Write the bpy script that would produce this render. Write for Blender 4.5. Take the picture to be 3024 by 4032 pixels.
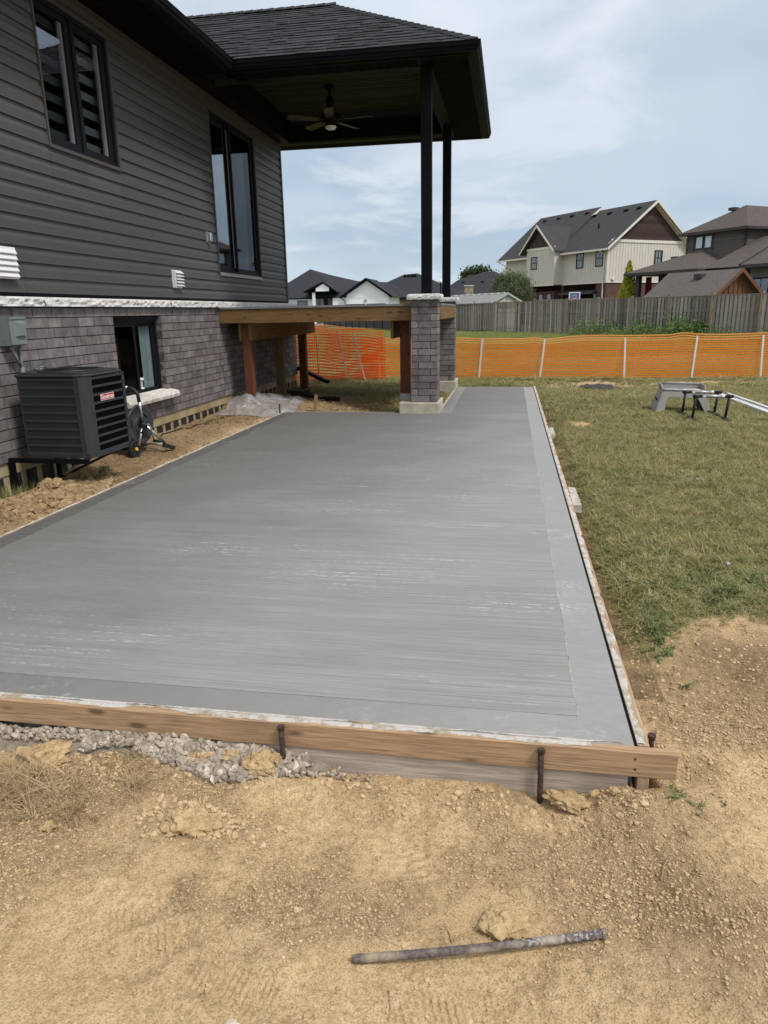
import bpy, math, random
import numpy as np
from mathutils import Matrix, Vector, Euler
random.seed(7); RNG = np.random.default_rng(7)
scene = bpy.context.scene
for o in list(bpy.data.objects): bpy.data.objects.remove(o)
rad = math.radians

# ------------------------------------------------------------------ camera
cam_d = bpy.data.cameras.new('camera'); cam = bpy.data.objects.new('camera', cam_d)
scene.collection.objects.link(cam); scene.camera = cam
pitch, yaw, roll = -0.276997, -0.176146, 0.0187268
fw = Vector((math.sin(yaw)*math.cos(pitch), math.cos(yaw)*math.cos(pitch), math.sin(pitch)))
rt = Vector((math.cos(yaw), -math.sin(yaw), 0)); dn = fw.cross(rt)
c_, s_ = math.cos(roll), math.sin(roll)
R_ = c_*rt + s_*dn; D_ = -s_*rt + c_*dn
cam.matrix_world = Matrix(((R_.x, -D_.x, -fw.x, 0), (R_.y, -D_.y, -fw.y, 0), (R_.z, -D_.z, -fw.z, 1.37), (0, 0, 0, 1)))
cam_d.sensor_fit = 'VERTICAL'; cam_d.sensor_height = 36; cam_d.sensor_width = 27
cam_d.lens = 2779.37/4032*36
cam_d.clip_start = .05; cam_d.clip_end = 3000
CAM = Vector((0, 0, 1.37))

# ------------------------------------------------------------------ sky, sun, exposure
SUN_EL, SUN_AZ = rad(54), rad(121)          # azimuth from +Y towards +X
w = bpy.data.worlds.new('World'); scene.world = w; w.use_nodes = True
nt = w.node_tree; nt.nodes.clear()
def N(t, kind, **kw):
    n = t.nodes.new(kind)
    for k, v in kw.items(): setattr(n, k, v)
    return n
L = lambda t, a, b: t.links.new(a, b)
out = N(nt, 'ShaderNodeOutputWorld'); bg = N(nt, 'ShaderNodeBackground'); L(nt, bg.outputs[0], out.inputs[0])
sky = N(nt, 'ShaderNodeTexSky', sky_type='NISHITA', sun_disc=False)
sky.sun_elevation = SUN_EL; sky.sun_rotation = SUN_AZ; sky.air_density = 1.0; sky.dust_density = 2.5; sky.ozone_density = 1.5
bg.inputs[1].default_value = 0.085
tc = N(nt, 'ShaderNodeTexCoord')
sep = N(nt, 'ShaderNodeSeparateXYZ'); L(nt, tc.outputs['Generated'], sep.inputs[0])
# project the view direction on a cloud deck so that clouds flatten towards the horizon
zz = N(nt, 'ShaderNodeMath', operation='ADD'); L(nt, sep.outputs[2], zz.inputs[0]); zz.inputs[1].default_value = .22
zm = N(nt, 'ShaderNodeMath', operation='MAXIMUM'); L(nt, zz.outputs[0], zm.inputs[0]); zm.inputs[1].default_value = .08
dv = N(nt, 'ShaderNodeVectorMath', operation='DIVIDE'); cb = N(nt, 'ShaderNodeCombineXYZ')
for i in range(3): L(nt, zm.outputs[0], cb.inputs[i])
L(nt, tc.outputs['Generated'], dv.inputs[0]); L(nt, cb.outputs[0], dv.inputs[1])
def wnoise(scale, detail, rough, off, dist=0.0):
    m = N(nt, 'ShaderNodeMapping'); m.inputs['Location'].default_value = off; L(nt, dv.outputs[0], m.inputs[0])
    n = N(nt, 'ShaderNodeTexNoise'); n.inputs['Scale'].default_value = scale; n.inputs['Detail'].default_value = detail
    n.inputs['Roughness'].default_value = rough; n.inputs['Distortion'].default_value = dist
    L(nt, m.outputs[0], n.inputs['Vector']); return n.outputs[0]
def wramp(src, p0, p1, c0=(0, 0, 0, 1), c1=(1, 1, 1, 1), mode='EASE'):
    r = N(nt, 'ShaderNodeValToRGB'); r.color_ramp.interpolation = mode
    r.color_ramp.elements[0].position = p0; r.color_ramp.elements[1].position = p1
    r.color_ramp.elements[0].color = c0; r.color_ramp.elements[1].color = c1
    L(nt, src, r.inputs[0]); return r.outputs[0]
def wmix(f, a, b):
    m = N(nt, 'ShaderNodeMix', data_type='RGBA')
    if isinstance(f, (int, float)): m.inputs[0].default_value = f
    else: L(nt, f, m.inputs[0])
    for s, v in ((6, a), (7, b)):
        if isinstance(v, tuple): m.inputs[s].default_value = v
        else: L(nt, v, m.inputs[s])
    return m.outputs[2]
ov = wmix(.86, sky.outputs[0], (4.5, 5.7, 6.95, 1))                      # thin veil of overcast
big = wramp(wnoise(.8, 3, .5, (3.1, 1.7, .4), .2), .44, .62)
c1 = wmix(big, ov, (5.3, 6.35, 7.45, 1))                                 # broad pale sheets
med = wramp(wnoise(1.7, 9, .55, (.6, 5.2, 1.0), .35), .50, .66, (0, 0, 0, 1), (.85, .85, .85, 1))
c2 = wmix(med, c1, (6.8, 7.4, 8.2, 1))                                 # brighter puffs
hi = wramp(sep.outputs[2], .20, .48)                                    # the deck thickens and brightens overhead
hm_ = N(nt, 'ShaderNodeMath', operation='MULTIPLY', use_clamp=True); L(nt, hi, hm_.inputs[0]); L(nt, wramp(wnoise(1.2, 6, .55, (5.3, 3.1, .2), .3), .30, .60, (.45, .45, .45, 1), (1.15, 1.15, 1.15, 1)), hm_.inputs[1])
c3 = wmix(hm_.outputs[0], c2, (9.3, 9.45, 9.9, 1))
grey = wramp(wnoise(1.5, 6, .55, (8.3, .2, 2.2), .3), .52, .74, (0, 0, 0, 1), (.85, .85, .85, 1))
c4 = wmix(grey, c3, (5.0, 5.85, 7.0, 1))                                 # grey cloud bases
hz = wramp(sep.outputs[2], 0.0, .10, (.5, .5, .5, 1), (0, 0, 0, 1))
c5 = wmix(hz, c4, (6.2, 7.1, 7.8, 1))
L(nt, c5, bg.inputs[0])

sd = bpy.data.lights.new('sun', 'SUN'); sun = bpy.data.objects.new('sun', sd); scene.collection.objects.link(sun)
sd.energy = 2.1; sd.angle = rad(11); sd.color = (1, .965, .91)
sv = Vector((math.sin(SUN_AZ)*math.cos(SUN_EL), math.cos(SUN_AZ)*math.cos(SUN_EL), math.sin(SUN_EL)))
sun.rotation_euler = (-sv).to_track_quat('-Z', 'Y').to_euler(); sun.location = (0, 0, 30)
scene.view_settings.view_transform = 'Standard'; scene.view_settings.look = 'None'
scene.view_settings.exposure = 0.35; scene.view_settings.gamma = 1.0
scene.render.engine = 'CYCLES'
scene.cycles.max_bounces = 6; scene.cycles.transparent_max_bounces = 12

# ------------------------------------------------------------------ materials
MATS = {}
def base_mat(name):
    m = bpy.data.materials.new(name); m.use_nodes = True; t = m.node_tree; t.nodes.clear()
    o = N(t, 'ShaderNodeOutputMaterial'); b = N(t, 'ShaderNodeBsdfPrincipled'); L(t, b.outputs[0], o.inputs[0])
    MATS[name] = m; return m, t, b, o
def tex_coord(t, stretch=(1, 1, 1), rot=(0, 0, 0), coord='Object'):
    c = N(t, 'ShaderNodeTexCoord'); mp = N(t, 'ShaderNodeMapping'); mp.inputs['Scale'].default_value = stretch; mp.inputs['Rotation'].default_value = rot
    L(t, c.outputs[coord], mp.inputs[0]); return mp.outputs[0]
def noise(t, vec, scale, detail=4, rough=.55, dist=0):
    n = N(t, 'ShaderNodeTexNoise'); n.inputs['Scale'].default_value = scale; n.inputs['Detail'].default_value = detail
    n.inputs['Roughness'].default_value = rough; n.inputs['Distortion'].default_value = dist; L(t, vec, n.inputs['Vector']); return n.outputs[0]
def ramp(t, src, stops, mode='LINEAR'):
    r = N(t, 'ShaderNodeValToRGB'); e = r.color_ramp.elements; r.color_ramp.interpolation = mode
    while len(e) < len(stops): e.new(.5)
    for k, (p, c) in enumerate(stops):
        e[k].position = p; e[k].color = (c, c, c, 1) if isinstance(c, (int, float)) else (*c, 1)
    L(t, src, r.inputs[0]); return r.outputs[0]
def mix(t, f, a, b, blend='MIX'):
    m = N(t, 'ShaderNodeMix', data_type='RGBA', blend_type=blend)
    if isinstance(f, (int, float)): m.inputs[0].default_value = f
    else: L(t, f, m.inputs[0])
    for s, v in ((6, a), (7, b)):
        if isinstance(v, tuple): m.inputs[s].default_value = (*v[:3], 1)
        else: L(t, v, m.inputs[s])
    return m.outputs[2]
def mth(t, op, a, b=0.0, clamp=False):
    m = N(t, 'ShaderNodeMath', operation=op, use_clamp=clamp)
    for i, v in enumerate((a, b)):
        if isinstance(v, (int, float)): m.inputs[i].default_value = v
        else: L(t, v, m.inputs[i])
    return m.outputs[0]
def bump(t, b, h, strength, dist=.01):
    n = N(t, 'ShaderNodeBump'); n.inputs['Strength'].default_value = strength; n.inputs['Distance'].default_value = dist
    L(t, h, n.inputs['Height']); L(t, n.outputs[0], b.inputs['Normal']); return n
def tone_mul(t, col, amt):
    a = N(t, 'ShaderNodeAttribute', attribute_name='tone')
    f = mth(t, 'ADD', mth(t, 'MULTIPLY', mth(t, 'SUBTRACT', a.outputs['Fac'], .5), amt*2), 1.0)
    vm = N(t, 'ShaderNodeVectorMath', operation='SCALE'); L(t, col, vm.inputs[0]); L(t, f, vm.inputs[3]); return vm.outputs[0]
def pm(name, c1, c2=None, scale=6, rough=.8, spec=.3, metal=0, bmp=0, bscale=40, tone=0, stretch=(1, 1, 1), lo=.35, hi=.65, detail=5, bdist=.01, rot=(0, 0, 0), coat=0):
    m, t, b, o = base_mat(name); c2 = c2 or tuple(x*.75 for x in c1)
    v = tex_coord(t, stretch, rot)
    col = mix(t, ramp(t, noise(t, v, scale, detail), [(lo, 0.), (hi, 1.)]), c1, c2)
    if tone: col = tone_mul(t, col, tone)
    L(t, col, b.inputs['Base Color']); b.inputs['Roughness'].default_value = rough; b.inputs['Specular IOR Level'].default_value = spec
    b.inputs['Metallic'].default_value = metal; b.inputs['Coat Weight'].default_value = coat
    if bmp: bump(t, b, noise(t, v, bscale, 6, .6), bmp, bdist)
    return m

def wood(name, c1, c2, axis, tone=.25, knots=True, rough=.75, scale=1.0, bmp=.3):
    m, t, b, o = base_mat(name)
    st = [14*scale, 14*scale, 14*scale]; st[axis] = 1.1*scale
    v = tex_coord(t, tuple(st)); g = noise(t, v, 3.0, 6, .65, 1.2)
    fine = [90*scale]*3; fine[axis] = 3*scale
    f = noise(t, tex_coord(t, tuple(fine)), 2.0, 3, .6)
    col = mix(t, ramp(t, g, [(.3, 0.), (.7, 1.)]), c1, c2)
    col = mix(t, ramp(t, f, [(.38, .7), (.60, 0.)]), col, tuple(x*.62 for x in c2))
    if knots:
        ks = [15*scale]*3; ks[axis] = 5.0*scale
        vo = N(t, 'ShaderNodeTexVoronoi'); L(t, tex_coord(t, tuple(ks)), vo.inputs['Vector']); vo.inputs['Scale'].default_value = 1.0
        col = mix(t, ramp(t, vo.outputs['Distance'], [(.11, .85), (.24, 0.)]), col, tuple(x*.28 for x in c2))
    stain = noise(t, tex_coord(t), 2.3*scale, 5, .6)
    col = mix(t, ramp(t, stain, [(.5, 0.), (.75, .45)]), col, tuple(x*.5 for x in c2))
    col = tone_mul(t, col, tone); L(t, col, b.inputs['Base Color'])
    b.inputs['Roughness'].default_value = rough; b.inputs['Specular IOR Level'].default_value = .25
    bump(t, b, g, bmp, .004); return m

# soil and turf: one ground sheet, 'turf' masks ground cover, 'dark' paints brown soil and shade into the colour
def pmr(name, c1, c2, c3, bs=120):
    m, t, b, o = base_mat(name); v = tex_coord(t); oi = N(t, 'ShaderNodeObjectInfo')
    c = mix(t, ramp(t, oi.outputs['Random'], [(.0, 0.), (.6, 1.)]), c1, c2); c = mix(t, ramp(t, oi.outputs['Random'], [(.7, 0.), (1., 1.)]), c, c3)
    c = mix(t, ramp(t, noise(t, v, 90, 4, .6), [(.4, .35), (.6, 0.)]), c, tuple(x*.5 for x in c2)); L(t, c, b.inputs['Base Color'])
    b.inputs['Roughness'].default_value = .92; b.inputs['Specular IOR Level'].default_value = .15; bump(t, b, noise(t, v, bs, 5, .6), .6, .004); return m
def ground_mat():
    m, t, b, o = base_mat('ground'); v = tex_coord(t)
    big = noise(t, v, 1.3, 4, .55, .3); mid = noise(t, v, 6, 6, .62, .4); fine = noise(t, v, 45, 6, .7); gr = noise(t, v, 170, 4, .65)
    ra = N(t, 'ShaderNodeAttribute', attribute_name='crumbly'); cr = ra.outputs['Fac']
    c = mix(t, ramp(t, big, [(.36, 0.), (.62, 1.)]), (.68, .49, .282), (.61, .437, .248))
    c = mix(t, ramp(t, mid, [(.46, 0.), (.62, .7)]), c, (.73, .545, .325))
    c = mix(t, ramp(t, fine, [(.38, .7), (.52, 0.)]), c, (.45, .305, .152))
    d = mix(t, ramp(t, mid, [(.38, 0.), (.62, 1.)]), (.67, .485, .278), (.60, .428, .242))
    d = mix(t, ramp(t, fine, [(.38, .9), (.52, 0.)]), d, (.42, .28, .146))
    d = mix(t, ramp(t, fine, [(.56, 0.), (.68, .8)]), d, (.66, .49, .29))
    c = mix(t, cr, c, d)
    c = mix(t, ramp(t, gr, [(.38, .7), (.50, 0.)]), c, (.31, .205, .105))
    vo = N(t, 'ShaderNodeTexVoronoi', feature='DISTANCE_TO_EDGE'); wv = N(t, 'ShaderNodeVectorMath', operation='ADD'); L(t, v, wv.inputs[0]); sv_ = N(t, 'ShaderNodeVectorMath', operation='SCALE'); L(t, N(t, 'ShaderNodeTexNoise').outputs[1], sv_.inputs[0]); sv_.inputs[3].default_value = .25; L(t, sv_.outputs[0], wv.inputs[1]); L(t, wv.outputs[0], vo.inputs['Vector']); vo.inputs['Scale'].default_value = 9
    crk = mth(t, 'MULTIPLY', ramp(t, vo.outputs['Distance'], [(.0, 1.), (.022, 0.)]), ramp(t, noise(t, v, 2.6, 4, .6), [(.60, 0.), (.66, .7)]))
    c = mix(t, crk, c, (.30, .20, .11))
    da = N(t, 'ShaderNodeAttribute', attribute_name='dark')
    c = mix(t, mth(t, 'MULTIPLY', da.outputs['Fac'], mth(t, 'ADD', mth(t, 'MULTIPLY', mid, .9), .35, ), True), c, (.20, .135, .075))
    tb = noise(t, v, .55, 5, .6, .3); tf = noise(t, v, 14, 6, .65)
    g = mix(t, ramp(t, tb, [(.38, 0.), (.62, 1.)]), (.16, .18, .055), (.235, .22, .09))
    g = mix(t, ramp(t, tf, [(.45, 0.), (.66, .8)]), g, (.36, .29, .15))
    g = mix(t, ramp(t, noise(t, v, 60, 4, .6), [(.38, .8), (.55, 0.)]), g, (.085, .085, .035))
    ta = N(t, 'ShaderNodeAttribute', attribute_name='turf')
    tm = mth(t, 'ADD', ta.outputs['Fac'], mth(t, 'MULTIPLY', mth(t, 'SUBTRACT', noise(t, v, 9, 6, .7), .5), 1.3))
    tm = ramp(t, tm, [(.42, 0.), (.60, 1.)])
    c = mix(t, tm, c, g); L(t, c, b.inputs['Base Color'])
    b.inputs['Roughness'].default_value = .95; b.inputs['Specular IOR Level'].default_value = .1
    amp = mth(t, 'ADD', mth(t, 'MULTIPLY', cr, .7), .5)
    h = mth(t, 'ADD', mth(t, 'MULTIPLY', mid, .4), mth(t, 'MULTIPLY', amp, mth(t, 'ADD', mth(t, 'MULTIPLY', fine, .95), mth(t, 'MULTIPLY', gr, .42))))
    h = mth(t, 'SUBTRACT', h, mth(t, 'MULTIPLY', crk, .25)); bump(t, b, h, 1.0, .026); return m
M_ground = ground_mat()

def concrete_mat(name, broom):
    m, t, b, o = base_mat(name); v = tex_coord(t)
    big = noise(t, v, .55, 4, .5); mid = noise(t, v, 3, 6, .6)
    if broom:
        s1 = noise(t, tex_coord(t, (.25, 9, 1)), 1.0, 3, .5, .1)
        s2 = noise(t, tex_coord(t, (1.2, 62, 1)), 1.0, 5, .75)
        s3 = noise(t, tex_coord(t, (2.2, 190, 1)), 1.0, 3, .7)
        sepn = N(t, 'ShaderNodeSeparateXYZ'); L(t, v, sepn.inputs[0])
        dd = mth(t, 'ADD', mth(t, 'MULTIPLY', mth(t, 'ADD', mth(t, 'MULTIPLY', sepn.outputs[0], -1.0), .9), .27), mth(t, 'MULTIPLY', mth(t, 'ADD', sepn.outputs[1], 1.8), .11))
        damp = ramp(t, mth(t, 'ADD', dd, mth(t, 'MULTIPLY', mth(t, 'ADD', mth(t, 'SUBTRACT', noise(t, tex_coord(t, (.6, 1.1, 1)), 1.0, 7, .66), .5), mth(t, 'MULTIPLY', mth(t, 'SUBTRACT', s2, .5), .5)), 1.2)), [(.0, 0.), (.5, .72), (1., 1.)])   # not dried yet by the house and at the far end
        c = mix(t, ramp(t, s1, [(.35, 0.), (.65, 1.)]), (.268, .264, .254), (.300, .298, .290))
        c = mix(t, ramp(t, big, [(.42, 0.), (.62, .5)]), c, (.345, .342, .336))
        c = mix(t, mth(t, 'MULTIPLY', damp, .88), c, (.120, .116, .107))
        c = mix(t, ramp(t, s2, [(.36, .60), (.50, 0.)]), c, (.19, .187, .178))
        c = mix(t, ramp(t, s3, [(.40, .45), (.56, 0.)]), c, (.175, .172, .165))
        band = ramp(t, noise(t, tex_coord(t, (.5, 1.6, 1)), 1.0, 4, .6), [(.46, 0.), (.62, 1.)])
        w1 = mth(t, 'MULTIPLY', ramp(t, s2, [(.54, 0.), (.64, 1.)]), band)
        w2 = mth(t, 'MULTIPLY', w1, ramp(t, noise(t, tex_coord(t, (26, 70, 1)), 1.0, 3, .6), [(.48, 0.), (.60, 1.)]))
        c = mix(t, mth(t, 'MULTIPLY', w2, .85), c, (.62, .615, .61))
        h = mth(t, 'ADD', mth(t, 'MULTIPLY', s2, .7), mth(t, 'MULTIPLY', s3, .6)); bump(t, b, h, .8, .004)
        L(t, ramp(t, s1, [(.3, .52), (.7, .66)]), b.inputs['Roughness'])
    else:
        sw = noise(t, tex_coord(t, (9, 26, 1), (0, 0, .9)), 1.6, 4, .55, .4)
        sepn = N(t, 'ShaderNodeSeparateXYZ'); L(t, v, sepn.inputs[0])
        wet = ramp(t, mth(t, 'MULTIPLY', mth(t, 'ADD', sepn.outputs[0], 1.7), .3), [(.05, 1.), (.5, .65), (.98, 0.)])   # the house side has not dried yet
        c = mix(t, ramp(t, mid, [(.35, 0.), (.7, 1.)]), (.275, .272, .264), (.315, .312, .304))
        wy = mth(t, 'ADD', mth(t, 'MULTIPLY', mth(t, 'ADD', sepn.outputs[1], 3.7), .4), .80, True)
        c = mix(t, mth(t, 'MULTIPLY', wet, wy), c, (.110, .107, .097))
        c = mix(t, ramp(t, sw, [(.42, .25), (.6, 0.)]), c, (.21, .21, .203))
        sc = mth(t, 'MULTIPLY', ramp(t, noise(t, v, 2.2, 6, .7), [(.56, 0.), (.66, 1.)]), ramp(t, noise(t, v, 40, 4, .7), [(.45, 0.), (.6, 1.)]))
        c = mix(t, mth(t, 'MULTIPLY', sc, .45), c, (.58, .58, .58))
        bump(t, b, mth(t, 'ADD', mth(t, 'MULTIPLY', sw, .5), mth(t, 'MULTIPLY', noise(t, v, 90, 4, .6), .3)), .35, .003)
        L(t, ramp(t, mid, [(.3, .38), (.7, .55)]), b.inputs['Roughness'])
    b.inputs['Specular IOR Level'].default_value = .3
    L(t, c, b.inputs['Base Color']); return m
M_broom = concrete_mat('broomed_concrete', True); M_trowel = concrete_mat('trowelled_concrete', False)

M_siding = pm('siding', (.074, .068, .066), (.067, .062, .060), 1.6, .5, .38, bmp=.12, bscale=60, tone=.07, stretch=(6, 1, 6))
M_black = pm('black_trim', (.004, .004, .006), (.006, .006, .008), 3, .6, .08)
M_soffit = pm('black_soffit', (.005, .0045, .005), (.007, .0065, .007), 3, .8, .03, tone=.25)
M_ceil = pm('ceiling_board', (.030, .032, .019), (.037, .039, .025), 2, .7, .06, tone=.2)
M_brick = pm('grey_brick', (.125, .110, .107), (.215, .198, .194), 9, .85, .2, bmp=.35, bscale=70, tone=.22, lo=.35, hi=.68, bdist=.004)
M_mortar = pm('mortar', (.085, .078, .075), (.06, .055, .053), 12, .95, .1, bmp=.3, bscale=80)
M_stone = pm('white_stone', (.66, .65, .64), (.52, .505, .495), 14, .85, .2, bmp=.5, bscale=38, tone=.12, bdist=.010)
M_sill = pm('sill_stone', (.66, .63, .58), (.52, .49, .44), 14, .85, .2, bmp=.7, bscale=38, tone=.1, bdist=.01)
M_parge = pm('foundation_concrete', (.40, .325, .20), (.29, .22, .12), 5, .9, .15, bmp=.3, bscale=50)
M_foot = pm('footing_concrete', (.50, .47, .38), (.36, .33, .26), 6, .9, .15, bmp=.5, bscale=40)
M_membrane = pm('black_membrane', (.012, .012, .014), (.03, .028, .025), 8, .6, .3, bmp=.4, bscale=50)
M_shingle = pm('black_shingle', (.030, .031, .036), (.040, .041, .047), 60, .92, .15, bmp=.6, bscale=240, tone=.42, bdist=.003)
M_form = wood('form_lumber', (.52, .355, .215), (.37, .235, .135), 0, .18, True, .8, 1.0)
M_formgrey = wood('weathered_lumber', (.54, .465, .39), (.40, .335, .275), 0, .15, False, .85, 1.2)
M_formy = wood('form_lumber_side', (.50, .37, .25), (.38, .26, .16), 1, .2, True, .8, 1.0)
M_treatx = wood('treated_beam', (.245, .148, .062), (.165, .092, .037), 0, .2, True, .7, .9)
M_treaty = wood('treated_girder', (.27, .165, .06), (.18, .10, .036), 1, .2, True, .7, .9)
M_treatz = wood('treated_post', (.20, .075, .038), (.12, .042, .022), 2, .25, True, .7, .9)
M_treatz2 = wood('lit_treated_post', (.22, .145, .065), (.15, .092, .04), 2, .25, True, .7, .9)  # yellower copy; light falling on the middle post is painted into the wood
M_stakew = wood('stake_wood', (.36, .21, .11), (.27, .15, .075), 2, .15, False, .8, 1.5)
M_rust = pm('rusty_steel', (.045, .030, .026), (.11, .062, .045), 55, .8, .4, .3, bmp=.7, bscale=110, lo=.42, hi=.6)
M_splash = pm('splashed_concrete', (.50, .475, .43), (.33, .265, .19), 18, .9, .15, bmp=1.0, bscale=60, lo=.48, hi=.64, bdist=.006)
M_fence = wood('fence_board', (.40, .365, .32), (.25, .225, .195), 2, .55, False, .85, 2.0)
M_fpost = wood('fence_post', (.44, .33, .22), (.30, .215, .14), 2, .35, False, .85, 2.0)
M_dfence = pm('dark_panel', (.045, .043, .045), (.055, .05, .05), 2, .7, .2, tone=.2)
M_ac = pm('ac_steel', (.024, .028, .031), (.029, .033, .036), 3, .45, .45)
M_acfin = pm('ac_fin', (.012, .014, .016), (.016, .018, .020), 3, .5, .3)
M_acdark = pm('ac_coil', (.004, .004, .004), (.007, .007, .008), 60, .7, .3)
M_red = pm('badge_red', (.55, .025, .03), (.5, .02, .03), 3, .4, .5)
M_white = pm('white_plastic', (.75, .75, .75), (.68, .68, .68), 4, .45, .4)
M_boxgrey = pm('grey_enclosure', (.17, .20, .20), (.15, .18, .18), 3, .5, .4)
M_pvc = pm('grey_conduit', (.20, .20, .21), (.17, .17, .175), 5, .6, .3)
M_alu = pm('aluminium', (.62, .62, .62), (.5, .5, .5), 8, .28, .5, .9)
M_galv = pm('galvanised_steel', (.42, .43, .44), (.30, .31, .32), 25, .45, .5, .6)
M_rubber = pm('black_rubber', (.012, .012, .013), (.02, .02, .02), 20, .6, .35)
M_reel = pm('reel_plastic', (.030, .033, .038), (.036, .039, .045), 8, .45, .4)
M_yellow = pm('yellow_cap', (.75, .48, .02), (.7, .42, .02), 4, .4, .4)
M_stool = pm('grey_resin', (.30, .285, .27), (.27, .255, .24), 5, .55, .35)
M_darkcavity = pm('dark_interior', (.004, .004, .005), (.006, .006, .007), 3, .9, .1)
M_curtain = pm('curtain', (.30, .35, .36), (.22, .26, .27), 6, .8, .2, stretch=(1, 8, .3))
M_blindd = pm('dim_shade_band', (.05, .055, .06), (.045, .05, .055), 3, .8, .2)  # same shades darkened; dimness behind the left pane is in the colour
M_blind = pm('shade_band', (.15, .16, .175), (.13, .14, .155), 3, .8, .2)
M_track = pm('white_vinyl', (.66, .68, .70), (.52, .54, .56), 3, .4, .5)
M_clod = pm('soil_clod', (.60, .44, .24), (.40, .275, .145), 22, .95, .1, bmp=1.0, bscale=90, bdist=.012)
M_clodd = pm('brown_clod', (.42, .30, .165), (.27, .185, .10), 22, .95, .1, bmp=1.0, bscale=90, bdist=.012)
M_rock = pm('stone', (.58, .50, .39), (.45, .37, .28), 14, .9, .15, bmp=.6, bscale=60)
M_gravel = pm('gravel_stone', (.50, .46, .42), (.32, .29, .265), 40, .9, .15, bmp=.6, bscale=120)
M_mud = pm('dark_rubble', (.045, .042, .042), (.08, .075, .07), 20, .85, .2, bmp=.8, bscale=40)
M_crumb = pm('soil_crumb', (.58, .43, .26), (.38, .265, .15), 20, .95, .1, bmp=.5, bscale=100)
M_cream = pm('cream_board', (.62, .585, .525), (.575, .545, .485), 2, .7, .2, tone=.1)
M_creamtrim = pm('cream_trim', (.70, .67, .60), (.66, .63, .56), 2, .7, .2)
M_brown = pm('brown_shake', (.072, .046, .044), (.058, .037, .036), 3, .85, .15, tone=.3, bmp=.3, bscale=20)
M_farroofB = None
M_greyside = pm('grey_lap_siding', (.125, .115, .105), (.11, .10, .092), 2, .7, .2, tone=.15)
M_greytrim = pm('dark_grey_trim', (.05, .048, .048), (.045, .043, .043), 2, .6, .3)
M_blackfr = pm('black_frame', (.010, .010, .014), (.012, .012, .016), 2, .55, .12)
M_whitewall = pm('white_board', (.80, .82, .83), (.75, .77, .78), 2, .7, .2, tone=.05)
M_tanstone = pm('tan_masonry', (.30, .21, .12), (.22, .15, .085), 3, .85, .2)
M_chstone = pm('chimney_stone', (.36, .30, .22), (.20, .16, .11), 2.2, .9, .2, lo=.45, hi=.55)
M_shedwall = wood('shed_board', (.20, .095, .052), (.13, .06, .033), 2, .2, False, .8, 1.5)
M_resin = pm('resin_shed_wall', (.42, .42, .39), (.38, .38, .35), 2, .7, .2)
M_resinroof = pm('resin_shed_roof', (.24, .245, .235), (.20, .205, .20), 1.5, .75, .2, stretch=(1, 1, 6))
M_bark = pm('bark', (.09, .065, .045), (.05, .036, .025), 15, .9, .1, bmp=.6, bscale=30)
M_blueglass = pm('blue_backboard', (.08, .14, .30), (.06, .11, .25), 2, .2, .5)
M_globe = pm('lamp_globe', (.75, .77, .80), (.7, .72, .75), 2, .3, .5)
M_wood_blade = wood('fan_blade', (.045, .027, .018), (.03, .018, .012), 0, .1, False, .5, 1.5)
M_cable = pm('black_hose', (.012, .011, .010), (.03, .025, .02), 30, .6, .3)

def far_roof(name, c1, c2, rotz=0):
    m, t, b, o = base_mat(name); v = tex_coord(t)
    n1 = noise(t, tex_coord(t, (2.2, 2.2, 14)), 1.6, 3, .7); n2 = noise(t, v, .7, 3, .5)
    c = mix(t, ramp(t, n1, [(.36, 0.), (.64, 1.)]), c1, c2); c = mix(t, mth(t, 'MULTIPLY', n2, .4), c, c2)
    sp = N(t, 'ShaderNodeSeparateXYZ'); L(t, v, sp.inputs[0])
    line = mth(t, 'FRACT', mth(t, 'MULTIPLY', sp.outputs[2], 12.0))
    c = mix(t, ramp(t, line, [(.0, .45), (.22, 0.)]), c, tuple(x*.45 for x in c1))
    L(t, c, b.inputs['Base Color']); b.inputs['Roughness'].default_value = .95; b.inputs['Specular IOR Level'].default_value = .1; return m
M_roofB = far_roof('dark_grey_shingles', (.046, .044, .046), (.075, .072, .074))
M_roofC = far_roof('brown_grey_shingles', (.075, .064, .058), (.115, .099, .091))
M_roofS = far_roof('shed_shingles', (.100, .088, .081), (.145, .128, .118))
M_roofD = far_roof('charcoal_shingles', (.030, .032, .037), (.046, .048, .054))
def brick_tex(name, c1, c2, mort):
    m, t, b, o = base_mat(name)
    c = N(t, 'ShaderNodeTexCoord'); sp = N(t, 'ShaderNodeSeparateXYZ'); L(t, c.outputs['Object'], sp.inputs[0])
    cc = N(t, 'ShaderNodeCombineXYZ'); L(t, mth(t, 'ADD', sp.outputs[0], sp.outputs[1]), cc.inputs[0]); L(t, sp.outputs[2], cc.inputs[1])
    br = N(t, 'ShaderNodeTexBrick'); L(t, cc.outputs[0], br.inputs[0]); br.inputs['Scale'].default_value = 1
    br.inputs['Brick Width'].default_value = .27; br.inputs['Row Height'].default_value = .09; br.inputs['Mortar Size'].default_value = .010
    br.inputs['Color1'].default_value = (*c1, 1); br.inputs['Color2'].default_value = (*c2, 1); br.inputs['Mortar'].default_value = (*mort, 1)
    L(t, br.outputs[0], b.inputs['Base Color']); b.inputs['Roughness'].default_value = .9; return m
M_redbrick = brick_tex('red_brick', (.115, .032, .030), (.075, .022, .022), (.13, .10, .09))

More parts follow.
